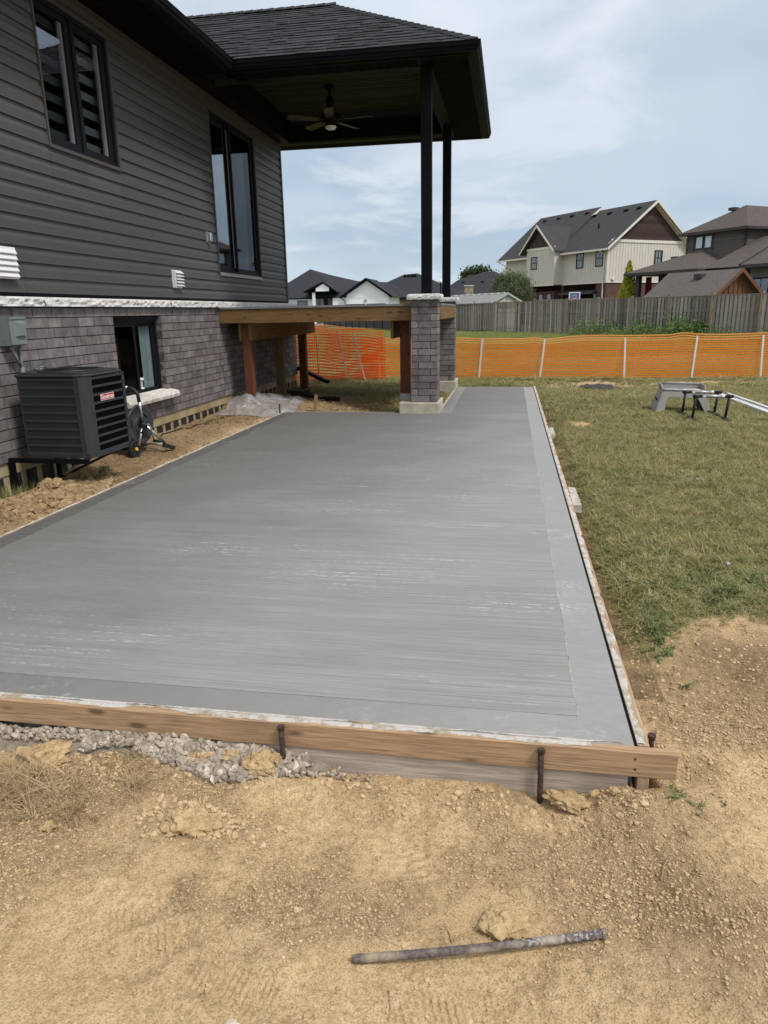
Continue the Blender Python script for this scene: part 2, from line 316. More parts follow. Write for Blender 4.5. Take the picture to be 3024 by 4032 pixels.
def glass_mat(name, tint, ior=1.55, refl=1.0):
    m, t, b, o = base_mat(name); t.nodes.remove(b)
    tr = N(t, 'ShaderNodeBsdfTransparent'); tr.inputs[0].default_value = (*tint, 1)
    gl = N(t, 'ShaderNodeBsdfGlossy'); gl.inputs['Roughness'].default_value = .015; gl.inputs[0].default_value = (.92, .95, 1, 1)
    ge = N(t, 'ShaderNodeNewGeometry'); dt = N(t, 'ShaderNodeVectorMath', operation='DOT_PRODUCT'); L(t, ge.outputs['Incoming'], dt.inputs[0]); L(t, ge.outputs['Normal'], dt.inputs[1])
    f0 = ((ior-1)/(ior+1))**2; k = mth(t, 'POWER', mth(t, 'SUBTRACT', 1.0, mth(t, 'ABSOLUTE', dt.outputs['Value'])), 5.0)
    mx = N(t, 'ShaderNodeMixShader'); L(t, mth(t, 'MULTIPLY', mth(t, 'ADD', mth(t, 'MULTIPLY', k, 1-f0), f0), refl, True), mx.inputs[0]); L(t, tr.outputs[0], mx.inputs[1]); L(t, gl.outputs[0], mx.inputs[2]); L(t, mx.outputs[0], o.inputs[0]); return m
M_glass = glass_mat('window_glass', (.93, .97, .97), 1.75, 1.3)
M_screen = glass_mat('insect_screen', (.55, .55, .56), 1.3, .5)
def plastic_mat():
    m, t, b, o = base_mat('clear_film'); v = tex_coord(t)
    b.inputs['Base Color'].default_value = (.55, .57, .62, 1); b.inputs['Roughness'].default_value = .12; b.inputs['Specular IOR Level'].default_value = .8
    bump(t, b, noise(t, v, 9, 4, .55, 1.0), .7, .03)
    tr = N(t, 'ShaderNodeBsdfTransparent'); mx = N(t, 'ShaderNodeMixShader')
    L(t, ramp(t, noise(t, v, 9, 4, .6), [(.35, .22), (.65, .50)]), mx.inputs[0]); L(t, tr.outputs[0], mx.inputs[1]); L(t, b.outputs[0], mx.inputs[2]); L(t, mx.outputs[0], o.inputs[0]); return m
M_film = plastic_mat()
def net_mat(name, c, tr_amt):
    m, t, b, o = base_mat(name); v = tex_coord(t)
    L(t, mix(t, ramp(t, noise(t, v, 3, 4), [(.4, 0.), (.65, 1.)]), c, tuple(min(1, x*1.12+.02) for x in c)), b.inputs['Base Color']); b.inputs['Roughness'].default_value = .5
    tl = N(t, 'ShaderNodeBsdfTranslucent'); tl.inputs[0].default_value = (*c, 1); mx = N(t, 'ShaderNodeMixShader'); mx.inputs[0].default_value = tr_amt
    L(t, b.outputs[0], mx.inputs[1]); L(t, tl.outputs[0], mx.inputs[2]); L(t, mx.outputs[0], o.inputs[0]); return m
M_net = net_mat('orange_netting', (1.0, .25, .015), .5); M_netedge = net_mat('pale_net_edge', (1.0, .45, .12), .5); M_netred = net_mat('red_orange_netting', (1.0, .16, .035), .45)
def leaf_mat(name, c1, c2, tr_amt=.25):
    m, t, b, o = base_mat(name)
    oi = N(t, 'ShaderNodeObjectInfo'); a = N(t, 'ShaderNodeAttribute', attribute_name='tone')
    f = mth(t, 'FRACT', mth(t, 'ADD', oi.outputs['Random'], a.outputs['Fac']))
    c = mix(t, f, c1, c2); L(t, c, b.inputs['Base Color']); b.inputs['Roughness'].default_value = .7; b.inputs['Specular IOR Level'].default_value = .2
    tl = N(t, 'ShaderNodeBsdfTranslucent'); L(t, c, tl.inputs[0]); mx = N(t, 'ShaderNodeMixShader'); mx.inputs[0].default_value = tr_amt
    L(t, b.outputs[0], mx.inputs[1]); L(t, tl.outputs[0], mx.inputs[2]); L(t, mx.outputs[0], o.inputs[0]); return m
M_grassA = leaf_mat('grass_green', (.115, .155, .038), (.20, .24, .075)); M_grassB = leaf_mat('grass_olive', (.205, .21, .07), (.34, .315, .135))
M_grassC = leaf_mat('grass_straw', (.42, .34, .18), (.58, .48, .28)); M_meadow = leaf_mat('meadow_grass', (.19, .26, .065), (.33, .34, .12))
M_clover = leaf_mat('clover_head', (.45, .42, .34), (.60, .58, .50)); M_cloverleaf = leaf_mat('clover_leaf', (.12, .155, .055), (.20, .235, .10))
M_weed = leaf_mat('weed_leaf', (.09, .15, .045), (.19, .26, .09)); M_bush = leaf_mat('willow_leaf', (.075, .105, .045), (.18, .21, .12))
M_cedar = leaf_mat('cedar_leaf', (.32, .36, .03), (.55, .54, .07)); M_treeleaf = leaf_mat('tree_leaf', (.03, .05, .02), (.07, .09, .035))
M_straw = leaf_mat('dead_grass', (.34, .24, .13), (.58, .45, .27))

M_gravelr = pmr('gravel_stones', (.25, .205, .16), (.43, .365, .29), (.60, .53, .44)); M_crumbd = pmr('shaded_brown_crumbs', (.20, .135, .072), (.33, .23, .125), (.44, .31, .17)); M_crumbr = pmr('soil_crumbs', (.42, .298, .168), (.56, .408, .235), (.63, .47, .28))  # brown crumbs: darker copy with the shade by the house put in
# ------------------------------------------------------------------ mesh helpers
class MB:
    def __init__(s): s.v = []; s.f = []; s.t = []
    def add(s, vs, fs, tone=.5):
        k = len(s.v); s.v += [tuple(p) for p in vs]; s.f += [tuple(i+k for i in f) for f in fs]; s.t += [tone]*len(fs); return s
    def box(s, x0, x1, y0, y1, z0, z1, tone=.5, j=0):
        vs = [(x, y, z) for z in (z0, z1) for y in (y0, y1) for x in (x0, x1)]
        if j: vs = [tuple(c+random.uniform(-j, j) for c in p) for p in vs]
        return s.add(vs, [(0, 2, 3, 1), (4, 5, 7, 6), (0, 1, 5, 4), (2, 6, 7, 3), (0, 4, 6, 2), (1, 3, 7, 5)], tone)
    def obb(s, c, ax, tone=.5):      # ax: three half-extent vectors
        c = Vector(c); a, b, d = (Vector(q) for q in ax)
        vs = [c+a*i+b*j+d*k for k in (-1, 1) for j in (-1, 1) for i in (-1, 1)]
        return s.add(vs, [(0, 2, 3, 1), (4, 5, 7, 6), (0, 1, 5, 4), (2, 6, 7, 3), (0, 4, 6, 2), (1, 3, 7, 5)], tone)
    def beam(s, p, q, w, h, up=(0, 0, 1), tone=.5):
        p, q = Vector(p), Vector(q); d = q-p; n = d.normalized(); sd_ = n.cross(Vector(up)).normalized(); u = sd_.cross(n)
        return s.obb((p+q)/2, (d/2, sd_*w/2, u*h/2), tone)
    def quad(s, a, b, c, d, tone=.5): return s.add([a, b, c, d], [(0, 1, 2, 3)], tone)
    def tube(s, pts, r, n=8, caps=True, tone=.5):
        pts = [Vector(p) for p in pts]; rs = r if isinstance(r, (list, tuple)) else [r]*len(pts)
        d0 = (pts[1]-pts[0]).normalized(); ref = Vector((0, 0, 1)) if abs(d0.z) < .9 else Vector((1, 0, 0)); a = d0.cross(ref).normalized()
        vs = []
        for i, p in enumerate(pts):
            d = (pts[min(i+1, len(pts)-1)]-pts[max(i-1, 0)]).normalized(); a = (a-d*a.dot(d)).normalized(); b = d.cross(a)
            vs += [p+(a*math.cos(2*math.pi*k/n)+b*math.sin(2*math.pi*k/n))*rs[i] for k in range(n)]
        fs = [(i*n+k, i*n+(k+1) % n, (i+1)*n+(k+1) % n, (i+1)*n+k) for i in range(len(pts)-1) for k in range(n)]
        if caps: fs += [tuple(range(n-1, -1, -1)), tuple((len(pts)-1)*n+k for k in range(n))]
        return s.add(vs, fs, tone)
    def prism(s, poly, a, b, axis='z', tone=.5):     # poly of 2-D points, extruded from a to b along axis
        def P(u, v, w_): return {'z': (u, v, w_), 'y': (u, w_, v), 'x': (w_, u, v)}[axis]
        n = len(poly); vs = [P(u, v, a) for u, v in poly]+[P(u, v, b) for u, v in poly]
        return s.add(vs, [tuple(range(n-1, -1, -1)), tuple(range(n, 2*n))]+[(i, (i+1) % n, n+(i+1) % n, n+i) for i in range(n)], tone)
    def lathe(s, prof, c, axis=(0, 0, 1), n=20, tone=.5):  # prof of (radius, height)
        c = Vector(c); ax = Vector(axis).normalized(); ref = Vector((0, 0, 1)) if abs(ax.z) < .9 else Vector((1, 0, 0)); a = ax.cross(ref).normalized(); b = ax.cross(a)
        vs = [c+ax*h+(a*math.cos(2*math.pi*k/n)+b*math.sin(2*math.pi*k/n))*max(r, 1e-4) for r, h in prof for k in range(n)]
        return s.add(vs, [(i*n+k, i*n+(k+1) % n, (i+1)*n+(k+1) % n, (i+1)*n+k) for i in range(len(prof)-1) for k in range(n)], tone)
    def join(s, o):
        k = len(s.v); s.v += o.v; s.f += [tuple(i+k for i in f) for f in o.f]; s.t += o.t; return s
    def center(s): a = np.array(s.v); return Vector(a.mean(0))

WM = {}
def mesh_of(name, mb, mat, inv=None, smooth=False):
    me = bpy.data.meshes.new(name)
    vs = mb.v if inv is None else [tuple(inv @ Vector(p)) for p in mb.v]
    me.from_pydata(vs, [], mb.f); me.materials.append(mat)
    at = me.attributes.new('tone', 'FLOAT', 'FACE'); at.data.foreach_set('value', mb.t)
    if smooth: me.polygons.foreach_set('use_smooth', [True]*len(me.polygons))
    me.update(); return me
def thing(name, label, cat, loc=(0, 0, 0), rotz=0, group=None):
    o = bpy.data.objects.new(name, None); o.empty_display_size = .2; scene.collection.objects.link(o)
    o.location = loc; o.rotation_euler = (0, 0, rotz); o['label'] = label; o['category'] = cat
    if group: o['group'] = group
    WM[o.name] = Matrix.Translation(loc) @ Matrix.Rotation(rotz, 4, 'Z'); return o
def tag(o, label, cat=None, group=None, kind=None):
    o['label'] = label
    if cat: o['category'] = cat
    if group: o['group'] = group
    if kind: o['kind'] = kind
    return o
def part(name, mb, mat, parent=None, local=False, smooth=False, label=None, bevel=0, kind=None):
    inv = None
    if parent is not None and not local: inv = WM[parent.name].inverted()
    me = mesh_of(name, mb, mat, inv, smooth); o = bpy.data.objects.new(name, me); scene.collection.objects.link(o)
    if parent is not None: o.parent = parent; WM[o.name] = WM[parent.name]
    else: WM[o.name] = Matrix.Identity(4)
    if label: o['label'] = label
    if kind: o['kind'] = kind
    if bevel:
        b = o.modifiers.new('bevel', 'BEVEL'); b.width = bevel; b.segments = 2; b.limit_method = 'ANGLE'; b.angle_limit = rad(40)
    return o
def pieces(name, mbs, mat, parent, limit=300, local=False, smooth=False):
    W_ = WM[parent.name] if local else Matrix.Identity(4)
    mbs = sorted(mbs, key=lambda m: ((W_ @ m.center())-CAM).length)
    for m in mbs[:limit]: part(name, m, mat, parent, local, smooth)
    if len(mbs) > limit:
        r = MB()
        for m in mbs[limit:]: r.join(m)
        part(name, r, mat, parent, local, smooth, kind='stuff')
def solo(name, mb, mat, label, cat, group=None, smooth=False, kind=None, bevel=0, origin=None):
    """a thing that is one mesh"""
    org = Vector(origin) if origin else Vector((mb.center().x, mb.center().y, min(p[2] for p in mb.v)))
    o = part(name, mb, mat, None, smooth=smooth, bevel=bevel)
    o.data.transform(Matrix.Translation(-org)); o.location = org
    return tag(o, label, cat, group, kind)
def copy_tree(o, parent=None):
    c = o.copy(); scene.collection.objects.link(c); c.parent = parent
    for ch in [x for x in bpy.data.objects if x.parent == o]: copy_tree(ch, c)
    return c

# noise for the terrain
def vnoise(x, y, seed):
    xi = np.floor(x).astype(np.int64); yi = np.floor(y).astype(np.int64); fx = x-xi; fy = y-yi
    def h(i, j):
        n = (i*374761393+j*668265263+seed*1442695041) & 0xffffffff; n = ((n ^ (n >> 13))*1274126177) & 0xffffffff; n = n ^ (n >> 16)
        return (n & 0xffff)/32767.5-1
    u = fx*fx*(3-2*fx); v = fy*fy*(3-2*fy)
    return (h(xi, yi)*(1-u)+h(xi+1, yi)*u)*(1-v)+(h(xi, yi+1)*(1-u)+h(xi+1, yi+1)*u)*v
def fbm(x, y, s, o, seed, g=.5):
    r = 0; a = 1
    for k in range(o): r = r+a*vnoise(x*s*2**k+seed*7.1, y*s*2**k-seed*3.3, seed+k); a *= g
    return r
def ss(x, a, b):
    t = np.clip((x-a)/(b-a), 0, 1); return t*t*(3-2*t)
def gauss(x, y, cx, cy, sx, sy=None): return np.exp(-((x-cx)/sx)**2-((y-cy)/(sy or sx))**2)
PRINTS = [(-.93, 1.40, .5, .13, .05), (-.62, 1.23, -.3, .12, .05), (-.85, 1.32, .5, .10, .045), (.47, 1.62, -.35, .12, .05), (.05, 1.72, 1.1, .13, .05), (-.35, 1.9, .8, .12, .05), (-.1, 1.25, .2, .12, .05), (-.25, 1.72, 2.2, .12, .05), (.3, 1.9, .4, .12, .05), (-.55, 1.62, 1.2, .12, .05)]
def crumbly(x, y):
    return ss(fbm(x, y, 2.1, 6, 51, .72)+.1+.3*gauss(x, y, -1.3, 1.75, .5, .25)+.45*gauss(x, y, 1.2, 2.6, .5, .35)+.25*gauss(x, y, .75, 2.2, .3, .5), -.75, .95)
def terrain(x, y):
    near = 1-ss(np.hypot(x, y), 14, 22)
    rough = .011*fbm(x, y, 2.1, 3, 3)+near*((.013+.006*ss(x, .5, .9))*fbm(x, y, 4.2, 3, 11)+.011*(.5-np.abs(fbm(x+.13*fbm(x, y, 3, 2, 17), y, 6.5, 3, 14)))+crumbly(x, y)*(.012*(.6-np.abs(fbm(x, y, 13, 3, 21)))+.0085*(.5-np.abs(fbm(x, y, 38, 2, 31))))+(1-crumbly(x, y))*.0022*fbm(x, y, 30, 2, 33))
    lawn = ss(y, 2.7, 3.5)*ss(x, .3, .7)
    far = ss(y, 13.2, 14.0)
    base = -.18+.0*x
    base = base+.055*ss(x, .1, .75)*(1-lawn)                      # soil rises on the right of the corner
    base = np.where(x > .45, base*(1-lawn)+lawn*-.055, base)
    base = base+.055*gauss(x, y, 1.15, 2.75, .5, .35)
    side = ss(-x, 3.12, 3.26)                                      # strip between slab and house
    strip = -.045+.03*ss(-x, 3.3, 3.9)+.02*ss(y, 6, 8)+.065*gauss(x, y, -3.62, 5.05, .26, .28)-.10*gauss(x, y, -4.0, 5.4, .25, .5)+.04*gauss(x, y, -3.5, 8.7, .25, .6)
    base = base*(1-side)+side*np.where(y > 2.4, strip, base)
    deck = ss(y, 9.72, 9.85)*(1-ss(y, 13.6, 14.6))*(1-ss(x, -1.05, -.95))
    dz = -.05+.13*gauss(x, y, -2.95, 10.35, .6, .35)+.20*gauss(x, y, -3.85, 10.2, .45, .6)+.06*gauss(x, y, -3.7, 11.6, .5)+.03*ss(-x, 2, 4)
    base = base*(1-deck)+deck*dz
    base = base*(1-far)+far*-.06
    # footprints of the slab and forms: keep the ground under them
    slab = (ss(x, -3.25, -3.20)*(1-ss(x, .47, .53))*ss(y, 2.07, 2.10)*(1-ss(y, 9.70, 9.73)))
    walk = (ss(x, -.99, -.95)*(1-ss(x, .47, .53))*ss(y, 9.6, 9.7)*(1-ss(y, 13.42, 13.46)))
    m = np.clip(slab+walk, 0, 1)
    # ditch along the right form, and the soil banked against the front boards
    r_ = rough*(1-.65*lawn)
    base = base-.035*gauss(x, y*0, .56, 0, .07)*lawn*(1-far)
    base = base-.03*gauss(x, y, .14, 2.06, .16, .14)+.02*gauss(x, y, -.25, 2.0, .3, .12)+.06*gauss(x, y, .42, 1.98, .12, .10)-.02*gauss(x, y, .62, 2.12, .1, .08)
    base = base+.03*gauss(x, y, -1.6, 1.75, .35, .14)+.012*gauss(x, y, -1.3, 2.0, .4, .12)+.02*gauss(x, y, -.95, 1.75, .12, .08)
    for cx, cy, a, l, w_ in PRINTS:
        dx, dy = x-cx, y-cy; u = dx*math.cos(a)+dy*math.sin(a); v = -dx*math.sin(a)+dy*math.cos(a)
        k = np.exp(-(np.abs(u)/l)**6-(np.abs(v)/w_)**6)
        r_ = r_*(1-.6*k)-k*(.009-.0042*np.sin(u*2*np.pi/.024+1.6*np.sin(v*45)+x*90)*(.6+.4*np.sin(v*37+x*50)))
    z = base+r_
    return np.where(m > 0, z*(1-m)+m*-.24, z)
def turf_mask(x, y):
    n = .35*fbm(x, y, 1.4, 3, 5)+.12*fbm(x, y, 9, 2, 6)
    lawn = ss(y-.38*(x-.5)+n*.5, 2.72, 3.15)*ss(x, .52, .62)
    far = ss(y, 10.6, 11.6)
    a = np.maximum(lawn, far*1.0)
    a = np.where((y > 9.7) & (x < -1) & (y < 12.2), ss(x+.35*y+n, 1.2, 2.1)*.8, a)     # worn ground below the deck
    bare = ss(y, 12.9, 13.6)*(1-ss(y, 14.6, 15.3))*ss(x, -1.2, -.4)*(.55+1.4*n)
    bare = bare+gauss(x, y, .92, 9.2, .22, .3)*.9+gauss(x, y, .62, 6, .1, 4)*.35
    a = a*(1-np.clip(bare, 0, 1))
    a = np.where(x < -4.6, ss(y, 13.6, 14.4), a)
    return np.clip(a, 0, 1)
def zat(x, y): return float(terrain(np.array([float(x)]), np.array([float(y)]))[0])

def build_ground():
    ang = np.concatenate([np.linspace(-180, -62, 40, endpoint=False), np.linspace(-62, 40, 700, endpoint=False), np.linspace(40, 180, 46, endpoint=False)])
    a = np.radians(ang); rs = [.25]
    while rs[-1] < 17: rs.append(rs[-1]*(1.03 if rs[-1] < .85 else (1.0032 if rs[-1] < 2.4 else 1.006)))
    while rs[-1] < 900: rs.append(rs[-1]*1.06)
    r = np.array(rs); A, Rr = np.meshgrid(a, r); X = np.sin(A)*Rr; Y = np.cos(A)*Rr
    Z = terrain(X.ravel(), Y.ravel()); T = turf_mask(X.ravel(), Y.ravel()); n = len(a)
    V = np.column_stack([X.ravel(), Y.ravel(), Z]); V = np.vstack([V, [[0, 0, -.18]]]); T = np.append(T, 0)
    x, y = V[:, 0], V[:, 1]
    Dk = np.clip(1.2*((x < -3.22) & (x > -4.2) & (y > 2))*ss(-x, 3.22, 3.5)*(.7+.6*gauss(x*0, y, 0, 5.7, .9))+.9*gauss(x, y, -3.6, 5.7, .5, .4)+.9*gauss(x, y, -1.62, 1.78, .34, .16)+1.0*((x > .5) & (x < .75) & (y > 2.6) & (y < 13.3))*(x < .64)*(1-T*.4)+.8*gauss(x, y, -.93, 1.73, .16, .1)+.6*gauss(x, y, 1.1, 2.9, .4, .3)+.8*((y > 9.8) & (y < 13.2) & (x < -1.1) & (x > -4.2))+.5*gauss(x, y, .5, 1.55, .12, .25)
                 + .15*np.clip(fbm(x, y, 1.7, 3, 44), 0, 1)*(y < 3.2), 0, 1)  # browner soil, with the shade around the air conditioner painted in
    i = np.arange(len(r)-1)[:, None]*n; j = np.arange(n)[None, :]; j2 = (j+1) % n
    F = np.stack([i+j, i+j2, i+n+j2, i+n+j], -1).reshape(-1, 4)[:, ::-1]
    me = bpy.data.meshes.new('ground'); c = len(V)-1
    cen = [(c, k, (k+1) % n)[::-1] for k in range(n)]
    me.from_pydata(V.tolist(), [], F.tolist()+cen); me.polygons.foreach_set('use_smooth', [True]*len(me.polygons))
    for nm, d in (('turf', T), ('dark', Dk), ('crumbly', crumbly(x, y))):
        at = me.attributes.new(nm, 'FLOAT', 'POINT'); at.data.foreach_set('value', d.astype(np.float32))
    me.materials.append(M_ground); o = bpy.data.objects.new('ground', me); scene.collection.objects.link(o)
    tag(o, 'bare tan soil running into a worn lawn behind the new slab', kind='structure'); return o
build_ground()

# scatter of small meshes by geometry nodes
def scatter(name, pts, sources, label, parent=None, cat=None):
    """pts: array of x,y,z,scale,rotz,tilt,index"""
    pts = np.array(pts, dtype=np.float32); me = bpy.data.meshes.new(name); me.from_pydata(pts[:, :3].tolist(), [], [])
    a = me.attributes.new('scl', 'FLOAT', 'POINT'); a.data.foreach_set('value', pts[:, 3])
    a = me.attributes.new('rot', 'FLOAT_VECTOR', 'POINT'); a.data.foreach_set('vector', np.column_stack([pts[:, 5], pts[:, 5]*.3, pts[:, 4]]).ravel())
    a = me.attributes.new('idx', 'INT', 'POINT'); a.data.foreach_set('value', pts[:, 6].astype(np.int32))
    o = bpy.data.objects.new(name, me); scene.collection.objects.link(o)
    g = bpy.data.node_groups.new(name, 'GeometryNodeTree')
    g.interface.new_socket('Geometry', in_out='INPUT', socket_type='NodeSocketGeometry'); g.interface.new_socket('Geometry', in_out='OUTPUT', socket_type='NodeSocketGeometry')
    gi = N(g, 'NodeGroupInput'); go = N(g, 'NodeGroupOutput'); ip = N(g, 'GeometryNodeInstanceOnPoints'); jn = N(g, 'GeometryNodeJoinGeometry')
    for s in sources:
        oi = N(g, 'GeometryNodeObjectInfo'); oi.inputs[0].default_value = s; gi2 = N(g, 'GeometryNodeGeometryToInstance')
        L(g, oi.outputs['Geometry'], gi2.inputs[0]); L(g, gi2.outputs[0], jn.inputs[0])
    def attr(n_, ty):
        q = N(g, 'GeometryNodeInputNamedAttribute', data_type=ty); q.inputs[0].default_value = n_; return q.outputs[0]
    L(g, gi.outputs[0], ip.inputs['Points']); L(g, jn.outputs[0], ip.inputs['Instance']); ip.inputs['Pick Instance'].default_value = True
    L(g, attr('idx', 'INT'), ip.inputs['Instance Index'])
    e2r = N(g, 'FunctionNodeEulerToRotation'); L(g, attr('rot', 'FLOAT_VECTOR'), e2r.inputs[0]); L(g, e2r.outputs[0], ip.inputs['Rotation'])
    L(g, attr('scl', 'FLOAT'), ip.inputs['Scale']); L(g, ip.outputs[0], go.inputs[0])
    md = o.modifiers.new('scatter', 'NODES'); md.node_group = g; o['kind'] = 'stuff'; o['label'] = label
    if parent: o.parent = parent
    return o
def source(name, mb, mat, smooth=False):
    me = mesh_of(name, mb, mat, None, smooth); return bpy.data.objects.new(name, me)
def rock_mb(r, seed, squash=.7, sub=1, jag=.25):
    rnd = random.Random(seed); import bmesh
    bm = bmesh.new(); bmesh.ops.create_icosphere(bm, subdivisions=sub, radius=r); off = Vector([rnd.uniform(0, 50) for _ in range(3)])
    from mathutils import noise as mn
    ang = rnd.uniform(0, 3)
    for v in bm.verts:
        p = v.co/r; k = 1+jag*mn.noise(p*1.3+off)+jag*.7*mn.noise(p*3.1+off)+(jag*.3*mn.noise(p*7+off) if sub > 2 else 0)
        v.co = v.co*k; v.co.x *= 1.15; v.co.z *= squash
    m = MB(); m.add([tuple(v.co) for v in bm.verts], [tuple(q.index for q in f.verts) for f in bm.faces], rnd.random()); bm.free(); return m
def tuft_mb(nb, h, spread, w_, seed, bend=.5, seg=2):
    rnd = random.Random(seed); m = MB()
    for _ in range(nb):
        a = rnd.uniform(0, 6.28); r0 = rnd.uniform(0, spread); x, y = r0*math.cos(a), r0*math.sin(a); d = rnd.uniform(0, 6.28); L_ = h*rnd.uniform(.5, 1.1); bd = bend*rnd.uniform(.3, 1.3)
        dx, dy = math.cos(d), math.sin(d); px, py = -dy, dx; vs = []
        for k in range(seg+1):
            t_ = k/seg; off = bd*L_*t_*t_; z = L_*t_*(1-.35*bd*t_); ww = w_*(1-t_)*.5+.0004
            vs += [(x+dx*off-px*ww, y+dy*off-py*ww, z), (x+dx*off+px*ww, y+dy*off+py*ww, z)]
        m.add(vs, [(2*k, 2*k+1, 2*k+3, 2*k+2) for k in range(seg)], rnd.random())
    return m

# ------------------------------------------------------------------ slab and forms
slab = thing('patio_slab', 'fresh grey concrete patio with broomed centre and smooth troweled border', 'patio', (-1.4, 6, -.12)); slab['kind'] = 'structure'; del slab['category']
LX = lambda y: -3.235+(y-2.1)*(.081/7.69)
YF, XR, YB, YW, XW = 2.10, .437, 9.79, 13.25, -.93
fi, li, ri, wi = YF+.155, .15, .272, -.775
part('broomed_surface', MB().prism([(LX(fi)+li, fi), (ri, fi), (ri, YW), (wi, YW), (wi, YB), (-1.488, YB), (LX(YB)+li, YB)], -.10, 0), M_broom, slab)
b = MB(); z1 = -.0022
b.prism([(LX(YF), YF), (XR, YF), (XR, fi), (LX(fi), fi)], -.10, z1)
b.prism([(ri, fi), (XR, fi), (XR, YW), (ri, YW)], -.10, z1)
b.prism([(LX(fi), fi), (LX(fi)+li, fi), (LX(YB)+li, YB), (LX(YB), YB)], -.10, z1)
b.prism([(XW, YB), (wi, YB), (wi, YW), (XW, YW)], -.10, z1)
part('trowelled_border', b, M_trowel, slab)
part('slab_base', MB().prism([(LX(YF), YF), (XR, YF), (XR, YW), (XW, YW), (XW, YB), (-1.488, YB), (LX(YB), YB)], -.22, -.1005), M_trowel, slab)

def smear(p, q, w0, w1, z, name, parent, n=140, cover=1.0, zt=.004, seed=3, y_dir=None):
    """ragged skin of spilled concrete along a board top, w0..w1 measured sideways from the line p-q"""
    p, q = Vector(p), Vector(q); d = (q-p); sdv = Vector((0, 0, 1)).cross(d.normalized()); m = MB(); rnd = np.random.default_rng(seed)
    vs = []
    for k in range(n+1):
        s_ = k/n; c = p+d*s_; e = fbm(np.array([s_*d.length*9]), np.array([seed*1.7]), 1, 5, seed, .6)[0]*.5
        w_ = w0+(w1-w0)*max(.05, min(1, cover+e*.8-.1))
        h = zt*(.6+.8*abs(e))
        for (ww, hh) in ((w0, h*.5), (w0+(w_-w0)*.35, h), (w0+(w_-w0)*.8, h*(.5+.5*rnd.random())), (w_, -.0005)):
            vs.append(c+sdv*(ww+rnd.uniform(-.0008, .0008))+Vector((0, 0, z+hh)))
    m.add(vs, [(i*4+j, i*4+j+1, (i+1)*4+j+1, (i+1)*4+j) for i in range(n) for j in range(3)])
    return part(name, m, M_splash, parent, smooth=False)

t = thing('form_board', 'long brown form board on edge across the front of the slab', 'form board', (-1.5, 2.08, -.09), group='form boards round the slab')
part('board', MB().box(-3.9, .565, 2.062, 2.0985, -.0905, 0), M_form, t, bevel=.002)
smear((-3.8, 2.0985, 0), (.30, 2.0985, 0), -.001, -.034, .0008, 'concrete_smear', t, 600, .62, .0045, 5)
smear((-3.8, 2.100, 0), (.40, 2.100, 0), .012, -.006, .0005, 'concrete_smear', t, 600, .6, .003, 15)
for hx, hz in ((.435, -.024), (.437, -.062)): part('nail', MB().tube([(hx, 2.0615, hz), (hx, 2.0635, hz)], .0045, 8), M_rust, t)
smear((ri, fi, 0), (ri, 13.2, 0), -.002, .005, -.0016, 'edge_ridge', slab, 900, .4, .0020, 31)
smear((LX(fi)+li, fi, 0), (LX(YB)+li, YB, 0), -.004, .003, -.0014, 'edge_ridge', slab, 500, .4, .0018, 32)
t = thing('form_board', 'weathered grey board half buried below the brown front form board', 'form board', (-.25, 2.1, -.2), group='form boards round the slab')
part('board', MB().box(-.98, .42, 2.070, 2.100, -.25, -.0935), M_formgrey, t, bevel=.002)
t = thing('form_board', 'long form board splashed with concrete along the right edge of the slab', 'form board', (.466, 7.7, -.09), group='form boards round the slab')
part('board', MB().box(.447, .485, 2.103, 13.42, -.088, .001), M_formy, t, bevel=.002)
smear((.447, 2.11, 0), (.447, 13.4, 0), -.0005, -.036, .0015, 'concrete_smear', t, 1500, .86, .005, 9)
part('expansion_strip', MB().box(.438, .4468, 2.101, 13.25, -.1, -.004), M_black, t)
part('lower_board', MB().box(.4475, .484, 2.064, 6.0, -.17, -.0915), M_formy, t, bevel=.002)
t = thing('form_board', 'long form board crusted white along the house side of the slab', 'form board', (-3.2, 6, -.09), group='form boards round the slab')
m = MB(); m.prism([(LX(2.1)-.030, 2.1), (LX(2.1)-.001, 2.1), (LX(YB)-.001, YB+.03), (LX(YB)-.030, YB+.03)], -.088, .001); part('board', m, M_formy, t)
smear((LX(2.1), 2.1, 0), (LX(YB), YB+.03, 0), .0, .034, .0015, 'concrete_smear', t, 420, 1.05, .010, 12)
t = thing('form_board', 'thin form strip along the slab edge in front of the soil mound', 'form board', (-2.3, 9.8, -.05), group='form boards round the slab')
part('board', MB().box(-3.15, -1.49, 9.792, 9.812, -.08, .004), M_formy, t); smear((-3.15, 9.812, 0), (-1.49, 9.812, 0), -.02, 0, .0035, 'concrete_smear', t, 90, .7, .004, 4)
t = thing('form_board', 'form board bridging the gap between the two brick pillars', 'form board', (-.95, 11.5, -.05), group='form boards round the slab')
part('board', MB().box(-.968, -.932, 10.36, 12.77, -.088, .004), M_formy, t); smear((-.968, 10.36, 0), (-.968, 12.77, 0), -.035, 0, .0045, 'concrete_smear', t, 140, .8, .005, 6)
solo('timber_cleat', MB().box(.487, .548, 5.08, 5.62, -.06, -.002, j=.003), M_splash, 'pale timber cleat nailed beside the right form board, the nearest of two', 'timber block', 'cleats beside the form board', bevel=.003)
solo('timber_cleat', MB().box(.487, .540, 8.16, 8.62, -.06, -.004, j=.003), M_splash, 'pale timber cleat beside the right form board, the farther of two', 'timber block', 'cleats beside the form board', bevel=.003)
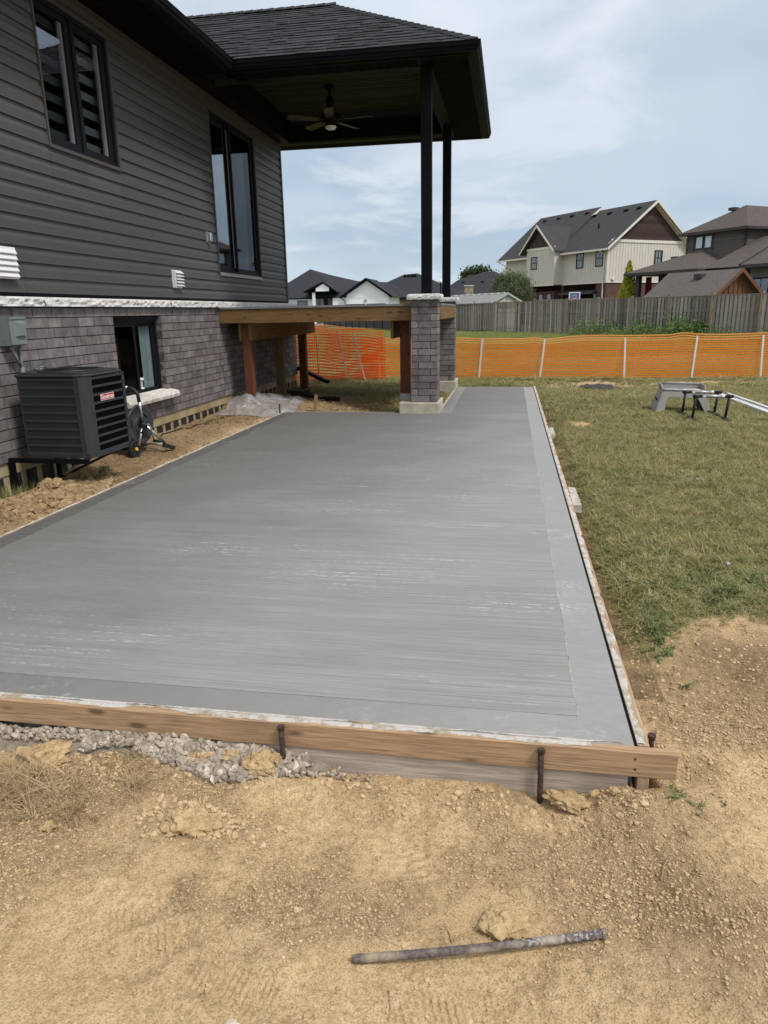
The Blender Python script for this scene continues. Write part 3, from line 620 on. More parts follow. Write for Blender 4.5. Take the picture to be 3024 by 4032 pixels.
for x_, top in ((-.741, -.004), (.140, -.010)):
    lab = {-.741: 'rusty steel stake in front of the form board, beside the gravel', .140: 'rusty steel stake in front of the form board near its right end'}[x_]
    m = MB(); m.tube([(x_+.004, 2.047, -.30), (x_+.002, 2.048, -.15), (x_, 2.049, top-.012)], [.009, .0095, .0098], 12)
    r = part('shaft', m, M_rust, thing('steel_stake', lab, 'stake', (x_, 2.05, -.25), group='steel stakes holding the forms'), smooth=True)
    h = MB(); h.lathe([(0, .003), (.0115, .002), (.0125, -.003), (.011, -.013), (.0098, -.016)], (x_, 2.049, top), n=14); part('mushroomed_head', h, M_rust, r.parent, smooth=False)
t = thing('steel_stake', 'rusty steel stake head just outside the front right corner of the slab', 'stake', (.508, 2.19, -.1), group='steel stakes holding the forms')
m = MB(); m.tube([(.508, 2.19, -.2), (.508, 2.19, -.025)], .009, 10); part('shaft', m, M_rust, t); m = MB(); m.lathe([(0, .003), (.0135, .001), (.013, -.010), (.009, -.018)], (.508, 2.19, -.012), n=8); part('mushroomed_head', m, M_rust, t)
m = MB(); m.tube([(-3.18, 9.60, -.05), (-3.18, 9.60, .135)], .011, 8); solo('steel_stake', m, M_rust, 'dark steel stake standing in the plastic film at the slab corner', 'stake', 'steel stakes holding the forms')
t = thing('timber_stake', 'slim brown timber stake leaning at the slab edge under the deck', 'stake', (-2.72, 9.83, 0)); part('shaft', MB().beam((-2.745, 9.83, -.05), (-2.71, 9.87, .235), .045, .02, (0, 1, 0)), M_stakew, t)

# ------------------------------------------------------------------ main house
house = thing('house', 'dark grey house with vinyl siding over grey brick and a covered porch', 'house', (-4.1, 7, 0))
XS, XB = -4.20, -4.10        # siding face, brick face
Y0, Y1 = 1.0, 13.50          # near and far ends of the long wall
# bricks
bricks = []
win = (7.06, 8.13, .50, 1.385)
PB, PH, z0 = .267, .0893, .2125
for k in range(14):
    z = z0+k*PH; off = 5.373-PB*20+(PB/2 if k % 2 else 0)
    i = 0
    while True:
        a = off+i*PB; b_ = a+PB-.010; i += 1
        if a > 13.575: break
        a = max(a, Y0); b_ = min(b_, 13.57)
        if b_-a < .03: continue
        segs = [(a, b_)]
        if z+PH*.5 > win[2] and z+PH*.5 < win[3]:
            segs = [(max(a, lo), min(b_, hi)) for lo, hi in ((Y0, win[0]), (win[1], 99)) if min(b_, hi)-max(a, lo) > .02]
        for (p, q) in segs:
            bricks.append(MB().box(XB-.085, XB+random.uniform(-.0015, .0015), p, q, z, z+PH-.0095, random.random(), .0008))
bricks_vis = [m for m in bricks if m.center().y > 4.6]; rest = [m for m in bricks if m.center().y <= 4.6]
pieces('brick', bricks_vis+rest, M_brick, house, 300)
m = MB()     # far end return of the brick, laid as half-visible headers
for k in range(14):
    for i in range(30):
        x1_ = XB-.002-i*PB-(PB/2 if k % 2 else 0)
        if i == 0 and k % 2: m.box(XB-.13, XB-.001, 13.575, 13.655, z0+k*PH, z0+k*PH+PH-.0095, random.random())
        m.box(x1_-PB+.01, x1_, 13.575, 13.655, z0+k*PH, z0+k*PH+PH-.0095, random.random())
part('far_end_bricks', m, M_brick, house, kind='stuff')
m = MB()
for lo, hi, a, b_ in ((Y0, win[0], z0, 1.462), (win[1], 13.565, z0, 1.462), (win[0], win[1], z0, .42), (win[0], win[1], 1.385, 1.462)):
    m.box(XB-.10, XB-.008, lo, hi, a-.005, b_)
m.box(-12, XB-.012, 13.56, 13.645, .208, 1.462)
part('mortar_joints', m, M_mortar, house)
m = MB(); m.box(XB-.25, XB-.02, Y0, 13.6, .100, .2125); part('parging', m, M_parge, house)
m = MB(); m.box(XB-.25, XB-.030, Y0, 13.6, -.35, .100); part('foundation_wall', m, M_parge, house)
i = 0; y = 4.75
while y < 13.5:
    part('membrane_patch', MB().box(XB-.04, XB-.024, y, y+.142+random.uniform(-.01, .01), -.2, .098+random.uniform(-.012, .004), j=.003), M_membrane, house); y += .218
# stone ledge
y = 5.89-.815*6
while y < 13.6:
    y2 = min(y+.815, 13.66); m = MB(); n = 40
    for q in range(n):      # rock-faced edge
        a, b_ = y+.002+(y2-y-.005)*q/n, y+.002+(y2-y-.005)*(q+1)/n
        r1, r2 = (random.uniform(-.012, .003) for _ in range(2))
        f = lambda yy, kk: .011*float(fbm(np.array([yy*1.0]), np.array([kk*.31+y]), 16, 3, 77)[0])
        zs = [1.4655, 1.483, 1.506, 1.527, 1.5445]
        for z_, z2_, kk in zip(zs[:-1], zs[1:], range(4)):
            x0a = -4.052+(f(a, kk) if 0 < kk < 5 and kk else 0); x1a = -4.052+(f(a, kk+1) if kk < 3 else -.012)
            x0b = -4.052+(f(b_, kk) if kk else 0); x1b = -4.052+(f(b_, kk+1) if kk < 3 else -.012)
            m.add([(x0a, a, z_), (x0b, b_, z_), (x1b, b_, z2_), (x1a, a, z2_)], [(0, 1, 2, 3)], .5)
    m.box(-4.2, -4.064, y+.002, y2-.003, 1.4655, 1.5445, random.random()); m.add([(-4.064, y+.002, 1.5445), (-4.064, y2-.003, 1.5445), (-4.068, y2-.003, 1.544), (-4.068, y+.002, 1.544)], [(0, 1, 2, 3)])
    m.add([(-4.052, y+.002, 1.4655), (-4.052, y2-.003, 1.4655), (-4.1, y2-.003, 1.4655), (-4.1, y+.002, 1.4655)], [(3, 2, 1, 0)]); m.add([(-4.064, y2-.003, 1.5445), (-4.064, y2-.003, 1.4655), (-4.052, y2-.003, 1.4655), (-4.064, y2-.003, 1.5445)], [(0, 1, 2)])
    part('ledge_stone', m, M_stone, house); y = y2
m = MB(); m.box(-12, -4.2, 13.5, 13.70, 1.4655, 1.5445); part('end_ledge', m, M_stone, house)
part('starter_strip', MB().box(XS-.03, XS+.018, Y0, Y1, 1.546, 1.586), M_black, house)
part('starter_groove', MB().box(XS-.02, XS+.030, Y0, Y1, 1.556, 1.562), M_black, house)

# siding: double five inch panels, 0.2588 m high, seams stepping down the wall
W1 = (6.47, 7.715, 2.865, 4.13); PD = (10.235, 12.08, 1.925, 4.11)
def siding_profile():   # (depth out of wall, height) for one double panel
    p = []
    for k in (0, .1294): p += [(.0, k), (.021, k+.001), (.0195, k+.012), (.017, k+.070), (.006, k+.100), (.004, k+.1285)]
    return p
prof = siding_profile()
def siding_piece(ya, yb, z_, ztop, zlo=None):
    pr = [(d, h) for d, h in prof if z_+h <= ztop+1e-4]
    if pr[-1][1] < ztop-z_-.004: pr.append((pr[-1][0], ztop-z_))
    if zlo is not None:
        pr = [(d, h) for d, h in pr if z_+h >= zlo]; pr = [(pr[0][0], zlo-z_)]+pr
    m = MB(); tn = random.random(); w_ = .0012*math.sin(ya*9)
    vs = [(XS+d+w_, ya, z_+h) for d, h in pr]+[(XS+d, yb, z_+h) for d, h in pr]; n = len(pr)
    m.add(vs, [(i, n+i, n+i+1, i+1) for i in range(n-1)], tn)
    m.add([(XS+d, yb, z_+h) for d, h in pr]+[(XS-.01, yb, z_+pr[-1][1]), (XS-.01, yb, z_+pr[0][1])], [tuple(range(n+2))[::-1]], tn)
    return m
for k in range(11):
    z_ = 1.582+k*.2588; ztop = min(z_+.2588, 4.30); base = 5.85-.609*(k-0)
    if k == 0: base = 5.85
    elif k == 1: base = 8.87
    seams = [Y0]+sorted(s for s in (base+3.63*q for q in range(-3, 5)) if Y0+.3 < s < Y1-.15)+[Y1-.03]
    for a, b_ in zip(seams[:-1], seams[1:]):
        runs = [(a, b_, None, None)]
        for (wa, wb, wz0, wz1) in (W1, PD):
            nr = []
            for (p, q, lo, hi) in runs:
                if q <= wa or p >= wb or ztop <= wz0 or z_ >= wz1: nr.append((p, q, lo, hi)); continue
                if p < wa: nr.append((p, wa, lo, hi))
                if q > wb: nr.append((wb, q, lo, hi))
                pa, qb = max(p, wa), min(q, wb)
                if z_ < wz0-.004: nr.append((pa, qb, lo, wz0))
                if ztop > wz1+.004: nr.append((pa, qb, wz1, hi))
            runs = nr
        for (p, q, lo, hi) in runs:
            if q-p > .01: part('siding_panel', siding_piece(p, q-.0015, z_, hi or ztop, lo), M_siding, house)
part('wall_sheathing', MB().box(XS-.12, XS-.012, Y0, W1[0], 1.5, 4.7).box(XS-.12, XS-.012, W1[0], W1[1], 1.5, W1[2]).box(XS-.12, XS-.012, W1[0], W1[1], W1[3], 4.7).box(XS-.12, XS-.012, W1[1], PD[0], 1.5, 4.7)
     .box(XS-.12, XS-.012, PD[0], PD[1], 1.5, PD[2]).box(XS-.12, XS-.012, PD[0], PD[1], PD[3], 4.7).box(XS-.12, XS-.012, PD[1], Y1, 1.5, 4.7).box(-12, XS-.012, Y1-.1, Y1-.012, 1.5, 4.3), M_black, house)
m = MB().box(XS-.01, XS+.030, Y1-.045, Y1+.012, 1.56, 4.30).box(XS-.06, XS-.01, Y1-.012, Y1+.012, 1.56, 4.30); part('corner_post', m, M_siding, house)
m = MB()
for k in range(21): m.box(-12, XS-.06, Y1-.012, Y1+.006, 1.582+k*.1294, 1.582+k*.1294+.124)
part('end_wall_siding', m, M_siding, house)

def framed(parent_name, lab, ya, yb, za, zb, xo, frame_w, depth, mat, trim=True):
    """a frame flush with the siding; returns part"""
    m = MB()
    m.box(xo-depth, xo, ya, ya+frame_w, za, zb).box(xo-depth, xo, yb-frame_w, yb, za, zb).box(xo-depth, xo, ya+frame_w, yb-frame_w, za, za+frame_w).box(xo-depth, xo, ya+frame_w, yb-frame_w, zb-frame_w, zb)
    return part(parent_name, m, mat, house, label=lab)
def sub(name, mb, mat, par, **k):
    o = part(name, mb, mat, par, **k); return o
# upper window
W = framed('window', 'two-pane black window with banded shades, high in the siding', W1[0]+.022, W1[1]-.022, W1[2]+.03, W1[3]-.03, XS+.012, .028, .11, M_blackfr)
m = MB(); a, b_, c, d = W1
m.box(XS-.01, XS+.031, a, a+.022, c, d).box(XS-.01, XS+.031, b_-.022, b_, c, d).box(XS-.01, XS+.034, a+.022, b_-.022, c, c+.03).box(XS-.01, XS+.031, a+.022, b_-.022, d-.022, d)
sub('casing_trim', m, M_siding, W)
yc = (a+b_)/2+.0
sub('mullion', MB().box(XS-.09, XS+.010, yc-.028, yc+.028, c+.055, d-.055), M_blackfr, W)
for (p, q) in ((a+.048, yc-.028), (yc+.028, b_-.048)):
    m = MB(); f_ = .05; x_ = XS-.012
    m.box(x_-.05, x_, p, p+f_*.55, c+.055, d-.055).box(x_-.05, x_, q-f_*1.4, q, c+.055, d-.055).box(x_-.05, x_, p+f_*.55, q-f_*1.4, c+.055, c+.055+f_*1.3).box(x_-.05, x_, p+f_*.55, q-f_*1.4, d-.055-f_, d-.055)
    sub('sash', m, M_blackfr, W)
    m = MB(); gy1 = q-f_*1.4; m.box(x_-.05, x_-.022, gy1-.034, gy1-.004, c+.125, d-.11).box(x_-.05, x_-.030, gy1-.052, gy1-.037, c+.125, d-.11); sub('spacer_bar', m, M_pvc, W)
    sub('glass_pane', MB().box(x_-.032, x_-.028, p+.028, gy1-.036, c+.12, d-.105), M_glass, W)
    z_ = c+.14; k = 0
    while z_ < d-.15:
        sub('shade_band', MB().box(x_-.10, x_-.098, p, q, z_, z_+.075), M_blindd if p < yc-.1 else M_blind, W); z_ += .157
m = MB(); m.quad((XS-.9, a, c), (XS-.9, b_, c), (XS-.9, b_, d), (XS-.9, a, d)).quad((XS-.1, a, c), (XS-.1, b_, c), (XS-.9, b_, c), (XS-.9, a, c)).quad((XS-.1, a, d), (XS-.1, b_, d), (XS-.9, b_, d), (XS-.9, a, d)).quad((XS-.1, a, c), (XS-.1, a, d), (XS-.9, a, d), (XS-.9, a, c)).quad((XS-.1, b_, c), (XS-.1, b_, d), (XS-.9, b_, d), (XS-.9, b_, c))
sub('room_shadow_box', m, M_darkcavity, W)
# patio door
a, b_, c, d = PD
W = framed('patio_door', 'black sliding patio door above the deck', a+.022, b_-.022, c+.03, d-.02, XS+.010, .035, .13, M_blackfr)
m = MB(); m.box(XS-.01, XS+.031, a, a+.022, c, d).box(XS-.01, XS+.031, b_-.022, b_, c, d).box(XS-.01, XS+.031, a+.022, b_-.022, d-.02, d)
sub('casing_trim', m, M_siding, W)
m = MB(); m.box(XS-.02, XS+.045, a+.02, b_-.02, c-.012, c+.012).box(XS-.02, XS+.034, a+.024, b_-.024, c+.012, c+.026).box(XS-.02, XS+.020, a+.024, b_-.024, c+.026, c+.038); sub('threshold', m, M_galv, W)
ym = 11.12
for (p, q, x_, mt) in ((a+.057, ym+.05, XS-.055, M_glass), (ym-.03, b_-.057, XS-.012, M_screen)):
    f_ = .075; m = MB(); m.box(x_-.035, x_, p, p+f_*.4, c+.05, d-.06).box(x_-.035, x_, q-f_, q, c+.05, d-.06).box(x_-.035, x_, p+f_*.4, q-f_, c+.05, c+.05+f_).box(x_-.035, x_, p+f_*.4, q-f_, d-.06-f_*.7, d-.06)
    sub('sash', m, M_blackfr, W); sub('glass_pane', MB().box(x_-.02, x_-.016, p+f_*.4, q-f_, c+.05+f_, d-.06-f_*.7), mt, W)
sub('spacer_bar', MB().box(XS-.05, XS-.04, ym-.085, ym-.070, c+.13, d-.12), M_pvc, W)
sub('glass_pane', MB().box(XS-.075, XS-.071, ym, b_-.1, c+.12, d-.12), M_glass, W)
m = MB(); e = XS-1.2; m.quad((e, a, c), (e, b_, c), (e, b_, d), (e, a, d)).quad((XS-.1, a, c), (XS-.1, b_, c), (e, b_, c), (e, a, c)).quad((XS-.1, a, d), (XS-.1, b_, d), (e, b_, d), (e, a, d)).quad((XS-.1, a, c), (XS-.1, a, d), (e, a, d), (e, a, c)).quad((XS-.1, b_, c), (XS-.1, b_, d), (e, b_, d), (e, b_, c))
sub('room_shadow_box', m, M_darkcavity, W)
# basement window
a, b_, c, d = win
W = framed('window', 'black basement window with a curtain behind the right pane', a+.012, b_-.012, c-.02, d-.06, XB-.065, .035, .06, M_blackfr)
sub('head_trim', MB().box(XB-.12, XB-.045, a+.003, b_-.003, d-.06, d-.001), M_blackfr, W)
ym = (a+b_)/2
m = MB()
for (p, q, x_) in ((a+.047, ym+.03, XB-.075), (ym-.02, b_-.047, XB-.095)):
    f_ = .035; m = MB(); m.box(x_-.03, x_, p, p+f_, c+.015, d-.095).box(x_-.03, x_, q-f_, q, c+.015, d-.095).box(x_-.03, x_, p+f_, q-f_, c+.015, c+.015+f_).box(x_-.03, x_, p+f_, q-f_, d-.095-f_, d-.095)
    sub('sash', m, M_blackfr, W); sub('glass_pane', MB().box(x_-.018, x_-.014, p+f_, q-f_, c+.05, d-.13), M_screen if p < 7.3 else M_glass, W)
m = MB()
n = 26
vs = []
for i in range(n+1):
    yy = ym+.22+(b_-ym-.25)*i/n; xx = XB-.135+.012*math.sin(i*1.35); vs += [(xx, yy, c+.03), (xx, yy, d-.1)]
m.add(vs, [(2*i, 2*i+2, 2*i+3, 2*i+1) for i in range(n)]); sub('curtain', m, M_curtain, W)
m = MB(); m.lathe([(0, .14), (.055, .14), (.055, .115), (.035, .11), (.038, .03), (.055, .02), (.055, 0), (0, 0)], (XB-.15, ym+.14, c+.035), n=14); sub('white_holder', m, M_white, W)
sub('room_wall_strip', MB().box(XB-.42, XB-.40, ym+.12, ym+.20, c, d-.05), M_treatx, W)
m = MB(); e = XB-.8; xi = XB-.13; m.quad((e, a, c), (e, b_, c), (e, b_, d), (e, a, d)).quad((xi, a, c-.03), (xi, b_, c-.03), (e, b_, c-.03), (e, a, c-.03)).quad((xi, a, d), (xi, b_, d), (e, b_, d), (e, a, d)).quad((xi, a, c), (xi, a, d), (e, a, d), (e, a, c)).quad((xi, b_, c), (xi, b_, d), (e, b_, d), (e, b_, c))
sub('room_shadow_box', m, M_darkcavity, W)
m = MB()   # brick reveals
for k in range(4, 14):
    z_ = z0+k*PH
    if z_ > 1.33: break
    m.box(XB-.10, XB-.012, b_+.001, b_+.02, z_, z_+PH-.0095, random.random())
sub('reveal_bricks', m, M_brick, W, kind='stuff')
# window sill stones
for (p, q) in ((6.985, 7.60), (7.602, 8.19)):
    m = MB(); n = 16; rows = []
    for i in range(n+1):
        y = p+(q-p)*i/n; e = .006*math.sin(y*43)+.004*math.sin(y*101)
        rows += [(-4.165, y, .515), (-4.03+e*.3, y, .4955+.002*math.sin(y*60)), (-3.988+e, y, .483), (-3.975+e*.6, y, .452+e*.5), (-3.985, y, .417), (-4.165, y, .417)]
    m.add(rows, [(6*i+j, 6*i+j+1, 6*i+6+j+1, 6*i+6+j) for i in range(n) for j in range(5)]+[tuple(range(5, -1, -1)), tuple(6*n+j for j in range(6))], random.random())
    part('sill_stone', m, M_sill, house)

# eaves: soffit, fascia, gutters
ZS = 4.30
m = MB().box(-3.62, -3.585, Y0, 9.57, ZS-.004, ZS+.12).box(-3.585, -.585, 9.57, 9.60, ZS-.004, ZS+.12).box(-.585, -.555, 9.57, 14.0, ZS-.004, ZS+.12).box(-4.6, -.585, 13.97, 14.0, ZS-.004, ZS+.12)
part('fascia', m, M_black, house)
part('fascia_lip', MB().box(-.600, -.586, 9.62, 13.95, ZS-.012, ZS-.005).box(-3.55, -.62, 9.585, 9.612, ZS-.012, ZS-.005), M_black, house)
def gutter(p, q, out, name='gutter'):
    """K-style trough along p-q; out is the outward unit vector"""
    pr = [(0, .10), (0, .0), (.065, .0), (.085, .018), (.088, .045), (.108, .062), (.112, .098), (.106, .102), (.100, .098)]
    p, q, o_ = Vector(p), Vector(q), Vector(out); m = MB(); n = len(pr)
    m.add([p+o_*u+Vector((0, 0, h)) for u, h in pr]+[q+o_*u+Vector((0, 0, h)) for u, h in pr], [(i, i+1, n+i+1, n+i) for i in range(n-1)])
    for s_ in (0, n): m.add([v for v in m.v[s_:s_+n]], [tuple(range(n))])
    return part(name, m, M_black, house)
# trough boxes are mitred by hand at the two porch corners
def gutter_poly(path, outs):
    pr = [(0.002, .10), (0.002, .001), (.075, .001), (.088, .014), (.091, .036), (.108, .052), (.113, .088), (.119, .094), (.119, .099), (.109, .099), (.105, .09)]
    n = len(pr); m = MB(); vs = []
    for p, o_ in zip(path, outs): vs += [Vector(p)+Vector(o_)*u+Vector((0, 0, h)) for u, h in pr]
    m.add(vs, [(k*n+i, k*n+i+1, (k+1)*n+i+1, (k+1)*n+i) for k in range(len(path)-1) for i in range(n-1)])
    m.add([vs[i] for i in range(n)], [tuple(range(n))]); m.add([vs[-n+i] for i in range(n)], [tuple(range(n))])
    return m
part('gutter', gutter_poly([(-3.585, Y0, ZS), (-3.585, 9.57, ZS), (-.555, 9.57, ZS), (-.555, 14.0, ZS), (-4.6, 14.0, ZS)], [(1, 0, 0), (1, -1, 0), (1, -1, 0), (1, 1, 0), (0, 1, 0)]), M_black, house)
# soffit boards
m = MB(); m.box(-4.22, -3.6, Y0, 9.9, ZS+.02, ZS+.03).box(-3.7, -.57, 9.59, 9.93, ZS+.02, ZS+.03).box(-1.07, -.57, 9.6, 13.98, ZS+.02, ZS+.03).box(-4.4, -.57, 13.7, 13.98, ZS+.02, ZS+.03); part('soffit_backing', m, M_black, house)
sb = []
y = Y0
while y < 9.56: sb.append(MB().box(-4.185, -3.615, y, y+.118, ZS, ZS+.012, random.random())); y += .127
x = -3.60
while x < -1.24: sb.append(MB().box(x, x+.118, 9.605, 9.915, ZS+.001, ZS+.013, random.random())); x += .127
y = 9.605
while y < 13.86: sb.append(MB().box(-1.055, -.60, y, y+.094, ZS, ZS+.012, random.random())); y += .102
x = -4.3
while x < -1.10: sb.append(MB().box(x, x+.118, 13.74, 13.96, ZS+.001, ZS+.013, random.random())); x += .127
pieces('soffit_board', sb, M_soffit, house, 300)
part('soffit_mitre_board', MB().box(-1.215, -1.06, 9.605, 9.9, ZS-.001, ZS+.012), M_black, house)
# porch beams, ceiling
m = MB().box(-3.60, -1.06, 9.92, 10.10, ZS-.003, 4.62).box(-1.24, -1.06, 10.10, 13.55, ZS-.003, 4.72).box(-4.19, -1.06, 13.55, 13.735, ZS-.003, 4.57)
part('porch_beam', m, M_black, house); part('wall_beam', MB().box(-4.19, -3.99, 9.60, 13.55, ZS-.003, 4.72), M_black, house)
part('lit_beam_skin', MB().box(-1.2415, -1.2395, 10.10, 13.55, ZS, 4.695).box(-3.99, -1.24, 10.1005, 10.1025, ZS, 4.695).box(-3.99, -1.06, 13.545, 13.5475, ZS-.004, ZS+.03), M_ceil, house)  # olive skins: light on these beam faces is put into the colour
y = 10.11; cbs = []
while y < 13.5:
    cbs.append(MB().prism([(y, 4.700), (y+.100, 4.700), (y+.110, 4.712), (y+.124, 4.712), (y+.124, 4.72), (y, 4.72)], -3.99, -1.2405, 'x', random.random())); y += .127
pieces('ceiling_board', cbs, M_ceil, house)
for (y_, lab) in ((9.92, 'near black porch post'), (12.98, 'far black porch post')):
    m = MB().box(-1.2, -1.062, y_, y_+.14, 1.585, 4.31); o = part('porch_post', m, M_black, house, label=lab, bevel=.008)
    sub('base_plate', MB().box(-1.207, -1.055, y_-.006, y_+.146, 1.585, 1.60), M_black, o)
# roofs
EZ = 4.395; SL = 7/12
def roofz(d): return EZ+d*SL
fX, fY, bY = -.47, 9.475, 14.09; RY = (fY+bY)/2; HW = RY-fY; RX = fX-HW; RZ = roofz(HW); MX = -3.50
VX = MX-HW
m = MB()
m.add([(fX-.01, fY+.01, EZ-.012), (RX, RY, RZ-.012), (VX, RY, RZ-.012), (MX-.01, fY+.01, EZ-.012)], [(0, 1, 2, 3)])
m.add([(fX-.01, fY, EZ-.012), (fX-.01, bY, EZ-.012), (RX, RY, RZ-.012)], [(0, 1, 2)])
m.add([(fX, bY, EZ-.012), (-9, bY, EZ-.012), (-9, RY, RZ-.012), (RX, RY, RZ-.012)], [(0, 1, 2, 3)])
m.add([(MX-.02, Y0, EZ-.012), (MX-.02, fY, EZ-.012), (MX-5, fY, roofz(5)), (MX-5, Y0, roofz(5))], [(0, 1, 2, 3)])
m.add([(MX-5, Y0, roofz(5)), (MX-5, bY, roofz(5)), (-12, bY, 4.4), (-12, Y0, 4.4)], [(0, 1, 2, 3)]); m.add([(MX, fY, EZ-.02), (VX, RY, RZ-.02), (MX-5, bY, roofz(5)-.02), (MX-5, fY, roofz(5)-.02)], [(0, 1, 2, 3)])
roof = part('roof', m, M_shingle, house)
cs, sn = math.cos(math.atan(SL)), math.sin(math.atan(SL)); EXP = .1365
tabs = []
nC = int(HW/cs/EXP)+1
for k in range(nC):
    s0 = k*EXP; d0 = s0*cs; d1 = min((s0+EXP+.02)*cs, HW)
    xl = MX-d0+.0; xr = fX-d0-.02; x = xl-.1-random.random()*.3
    while x < xr:
        w_ = random.choice((.12, .15, .17, .2, .23, .28)); x2 = min(x+w_, xr)
        if x2 > xl+.02:
            th = random.choice((.006, .006, .012)); xa = max(x, xl); tn = min(1, max(0, random.gauss(.5, .24)))
            p = []
            for hh in (0, th):
                for (xx, dd) in ((xa, d0), (x2-.002, d0), (x2-.002, d1), (xa, d1)):
                    xx2 = xx if dd == d0 else min(xx, fX-dd+.04)
                    zoff = .006 if dd == d0 else -.008
                    p.append((xx2, fY+dd+sn*0, roofz(dd)+hh*cs+zoff))
            q = MB().add(p, [(3, 2, 1, 0), (4, 5, 6, 7), (0, 1, 5, 4), (1, 2, 6, 5), (3, 0, 4, 7), (2, 3, 7, 6)], tn); tabs.append(q)
        x = x2 if x2 > x else x+.1
cap = []
n = 24
for i in range(n):
    a0, a1 = i/n*HW, min((i+1.25)/n*HW, HW); w_ = .13
    for sg in (0,):
        A = Vector((fX-a0, fY+a0, roofz(a0)+.030)); B = Vector((fX-a1, fY+a1, roofz(a1)+.018)); tn = min(1, max(0, random.gauss(.42, .16)))
        dl = Vector((-w_, -.0, 0)); dl_f = Vector((-w_*.95, 0, -.0)); dr = Vector((0, w_*.95, 0))
        q = MB(); q.add([A, B, B+dl_f+Vector((0, 0, -.012)), A+dl_f+Vector((0, 0, -.012)), A+dr+Vector((0, 0, -.012)), B+dr+Vector((0, 0, -.012)), A+Vector((0, 0, -.014)), A+dl_f+Vector((0, 0, -.026)), A+dr+Vector((0, 0, -.026))], [(0, 1, 2, 3), (0, 4, 5, 1), (0, 3, 7, 6), (0, 6, 8, 4)], tn); cap.append(q)
x = RX+.1
while x > VX:
    q = MB(); x2 = x-.2; tn = min(1, max(0, random.gauss(.45, .16))); zr = RZ+.02
    q.add([(x, RY, zr+.012), (x2, RY, zr), (x2, RY-.13, zr-.13*SL), (x, RY-.13, zr-.13*SL+.012), (x2, RY+.13, zr-.13*SL), (x, RY+.13, zr-.13*SL+.012), (x, RY, zr-.004), (x, RY-.13, zr-.13*SL-.006)], [(0, 3, 2, 1), (0, 1, 4, 5), (0, 6, 7, 3)], tn); cap.append(q); x -= .16
pieces('shingle', tabs, M_shingle, roof, 300); pieces('cap_shingle', cap, M_shingle, roof, 300)

# wall fittings of the house
V = thing('dryer_vent', 'white louvred vent hood low on the siding left of the outlet cover', 'vent', (-4.17, 8.8, 1.69), group='white vents on the siding')
part('frame', MB().box(-4.19, -4.163, 8.70, 8.93, 1.70, 1.915).box(-4.163, -4.135, 8.70, 8.712, 1.705, 1.91), M_white, V, bevel=.004)
for k in range(5):
    z_ = 1.725+k*.038; part('louvre', MB().add([(-4.16, 8.714, z_+.032), (-4.16, 8.925, z_+.032), (-4.118, 8.925, z_), (-4.118, 8.714, z_), (-4.16, 8.714, z_+.024), (-4.16, 8.925, z_+.024), (-4.122, 8.925, z_-.004), (-4.122, 8.714, z_-.004)], [(0, 1, 2, 3), (7, 6, 5, 4), (3, 2, 6, 7), (0, 3, 7, 4), (1, 5, 6, 2)]), M_white, V)
V = thing('dryer_vent', 'larger white louvred vent hood at the left edge of the siding', 'vent', (-4.17, 5.6, 1.69), group='white vents on the siding')
part('frame', MB().box(-4.19, -4.15, 5.44, 5.735, 1.69, 1.945), M_white, V, bevel=.005)
for k in range(5):
    z_ = 1.70+k*.047; part('louvre', MB().add([(-4.148, 5.45, z_+.044), (-4.148, 5.725, z_+.044), (-4.128, 5.722, z_+.006), (-4.128, 5.453, z_+.006), (-4.135, 5.45, z_), (-4.135, 5.725, z_)], [(0, 1, 2, 3), (3, 2, 5, 4)]), M_white, V)
V = thing('outlet_cover', 'small grey weatherproof outlet cover beside the patio door', 'outlet', (-4.18, 9.89, 2.32))
part('back_plate', MB().box(-4.19, -4.155, 9.845, 9.94, 2.33, 2.47), M_galv, V, bevel=.005); part('flip_lid', MB().box(-4.155, -4.115, 9.86, 9.935, 2.345, 2.462), M_alu, V, bevel=.010)

# ------------------------------------------------------------------ electrical box and conduit
E_ = thing('disconnect_box', 'grey electrical disconnect box on the brick wall above the air conditioner', 'electrical box', (-4.05, 5.37, 1.15))
part('enclosure', MB().box(-4.097, -3.99, 5.285, 5.47, 1.152, 1.376), M_boxgrey, E_, bevel=.003)
part('cover', MB().prism([(5.283, 1.160), (5.474, 1.160), (5.474, 1.380), (5.283, 1.380)], -3.989, -3.975, 'x'), M_boxgrey, E_, bevel=.003)
part('cover_lip', MB().box(-3.976, -3.968, 5.283, 5.474, 1.362, 1.382), M_boxgrey, E_)
m = MB(); a, b_, c, d, e = 5.325, 5.455, 1.225, 1.35, .022
m.add([(-3.975, a, d), (-3.975, b_, d), (-3.975, b_, c-.0), (-3.975, a, c), (-3.975+e, a+.03, d-.02), (-3.975+e, b_-.008, d-.02), (-3.953, b_-.008, c+.006), (-3.953, a+.045, c+.006)], [(0, 4, 5, 1), (4, 7, 6, 5), (0, 3, 7, 4), (1, 5, 6, 2), (3, 2, 6, 7)]); part('hasp_bulge', m, M_boxgrey, E_)
part('knockout', MB().tube([(-4.05, 5.2855, 1.20), (-4.05, 5.2835, 1.20)], .017, 16), M_boxgrey, E_)
C_ = thing('conduit', 'two grey conduits joining below the electrical box', 'conduit', (-4.05, 5.44, .9))
m = MB().tube([(-4.045, 5.455, 1.15), (-4.045, 5.452, 1.02), (-4.045, 5.445, .88)], .0125, 10).tube([(-4.03, 5.345, 1.12), (-4.035, 5.38, 1.06), (-4.04, 5.425, .985)], .0125, 10); part('pipe', m, M_pvc, C_, smooth=True)
part('coupling', MB().tube([(-4.043, 5.448, .975), (-4.045, 5.444, .86)], .0175, 12).tube([(-4.03, 5.342, 1.15), (-4.03, 5.344, 1.118)], .019, 12), M_pvc, C_, smooth=True)
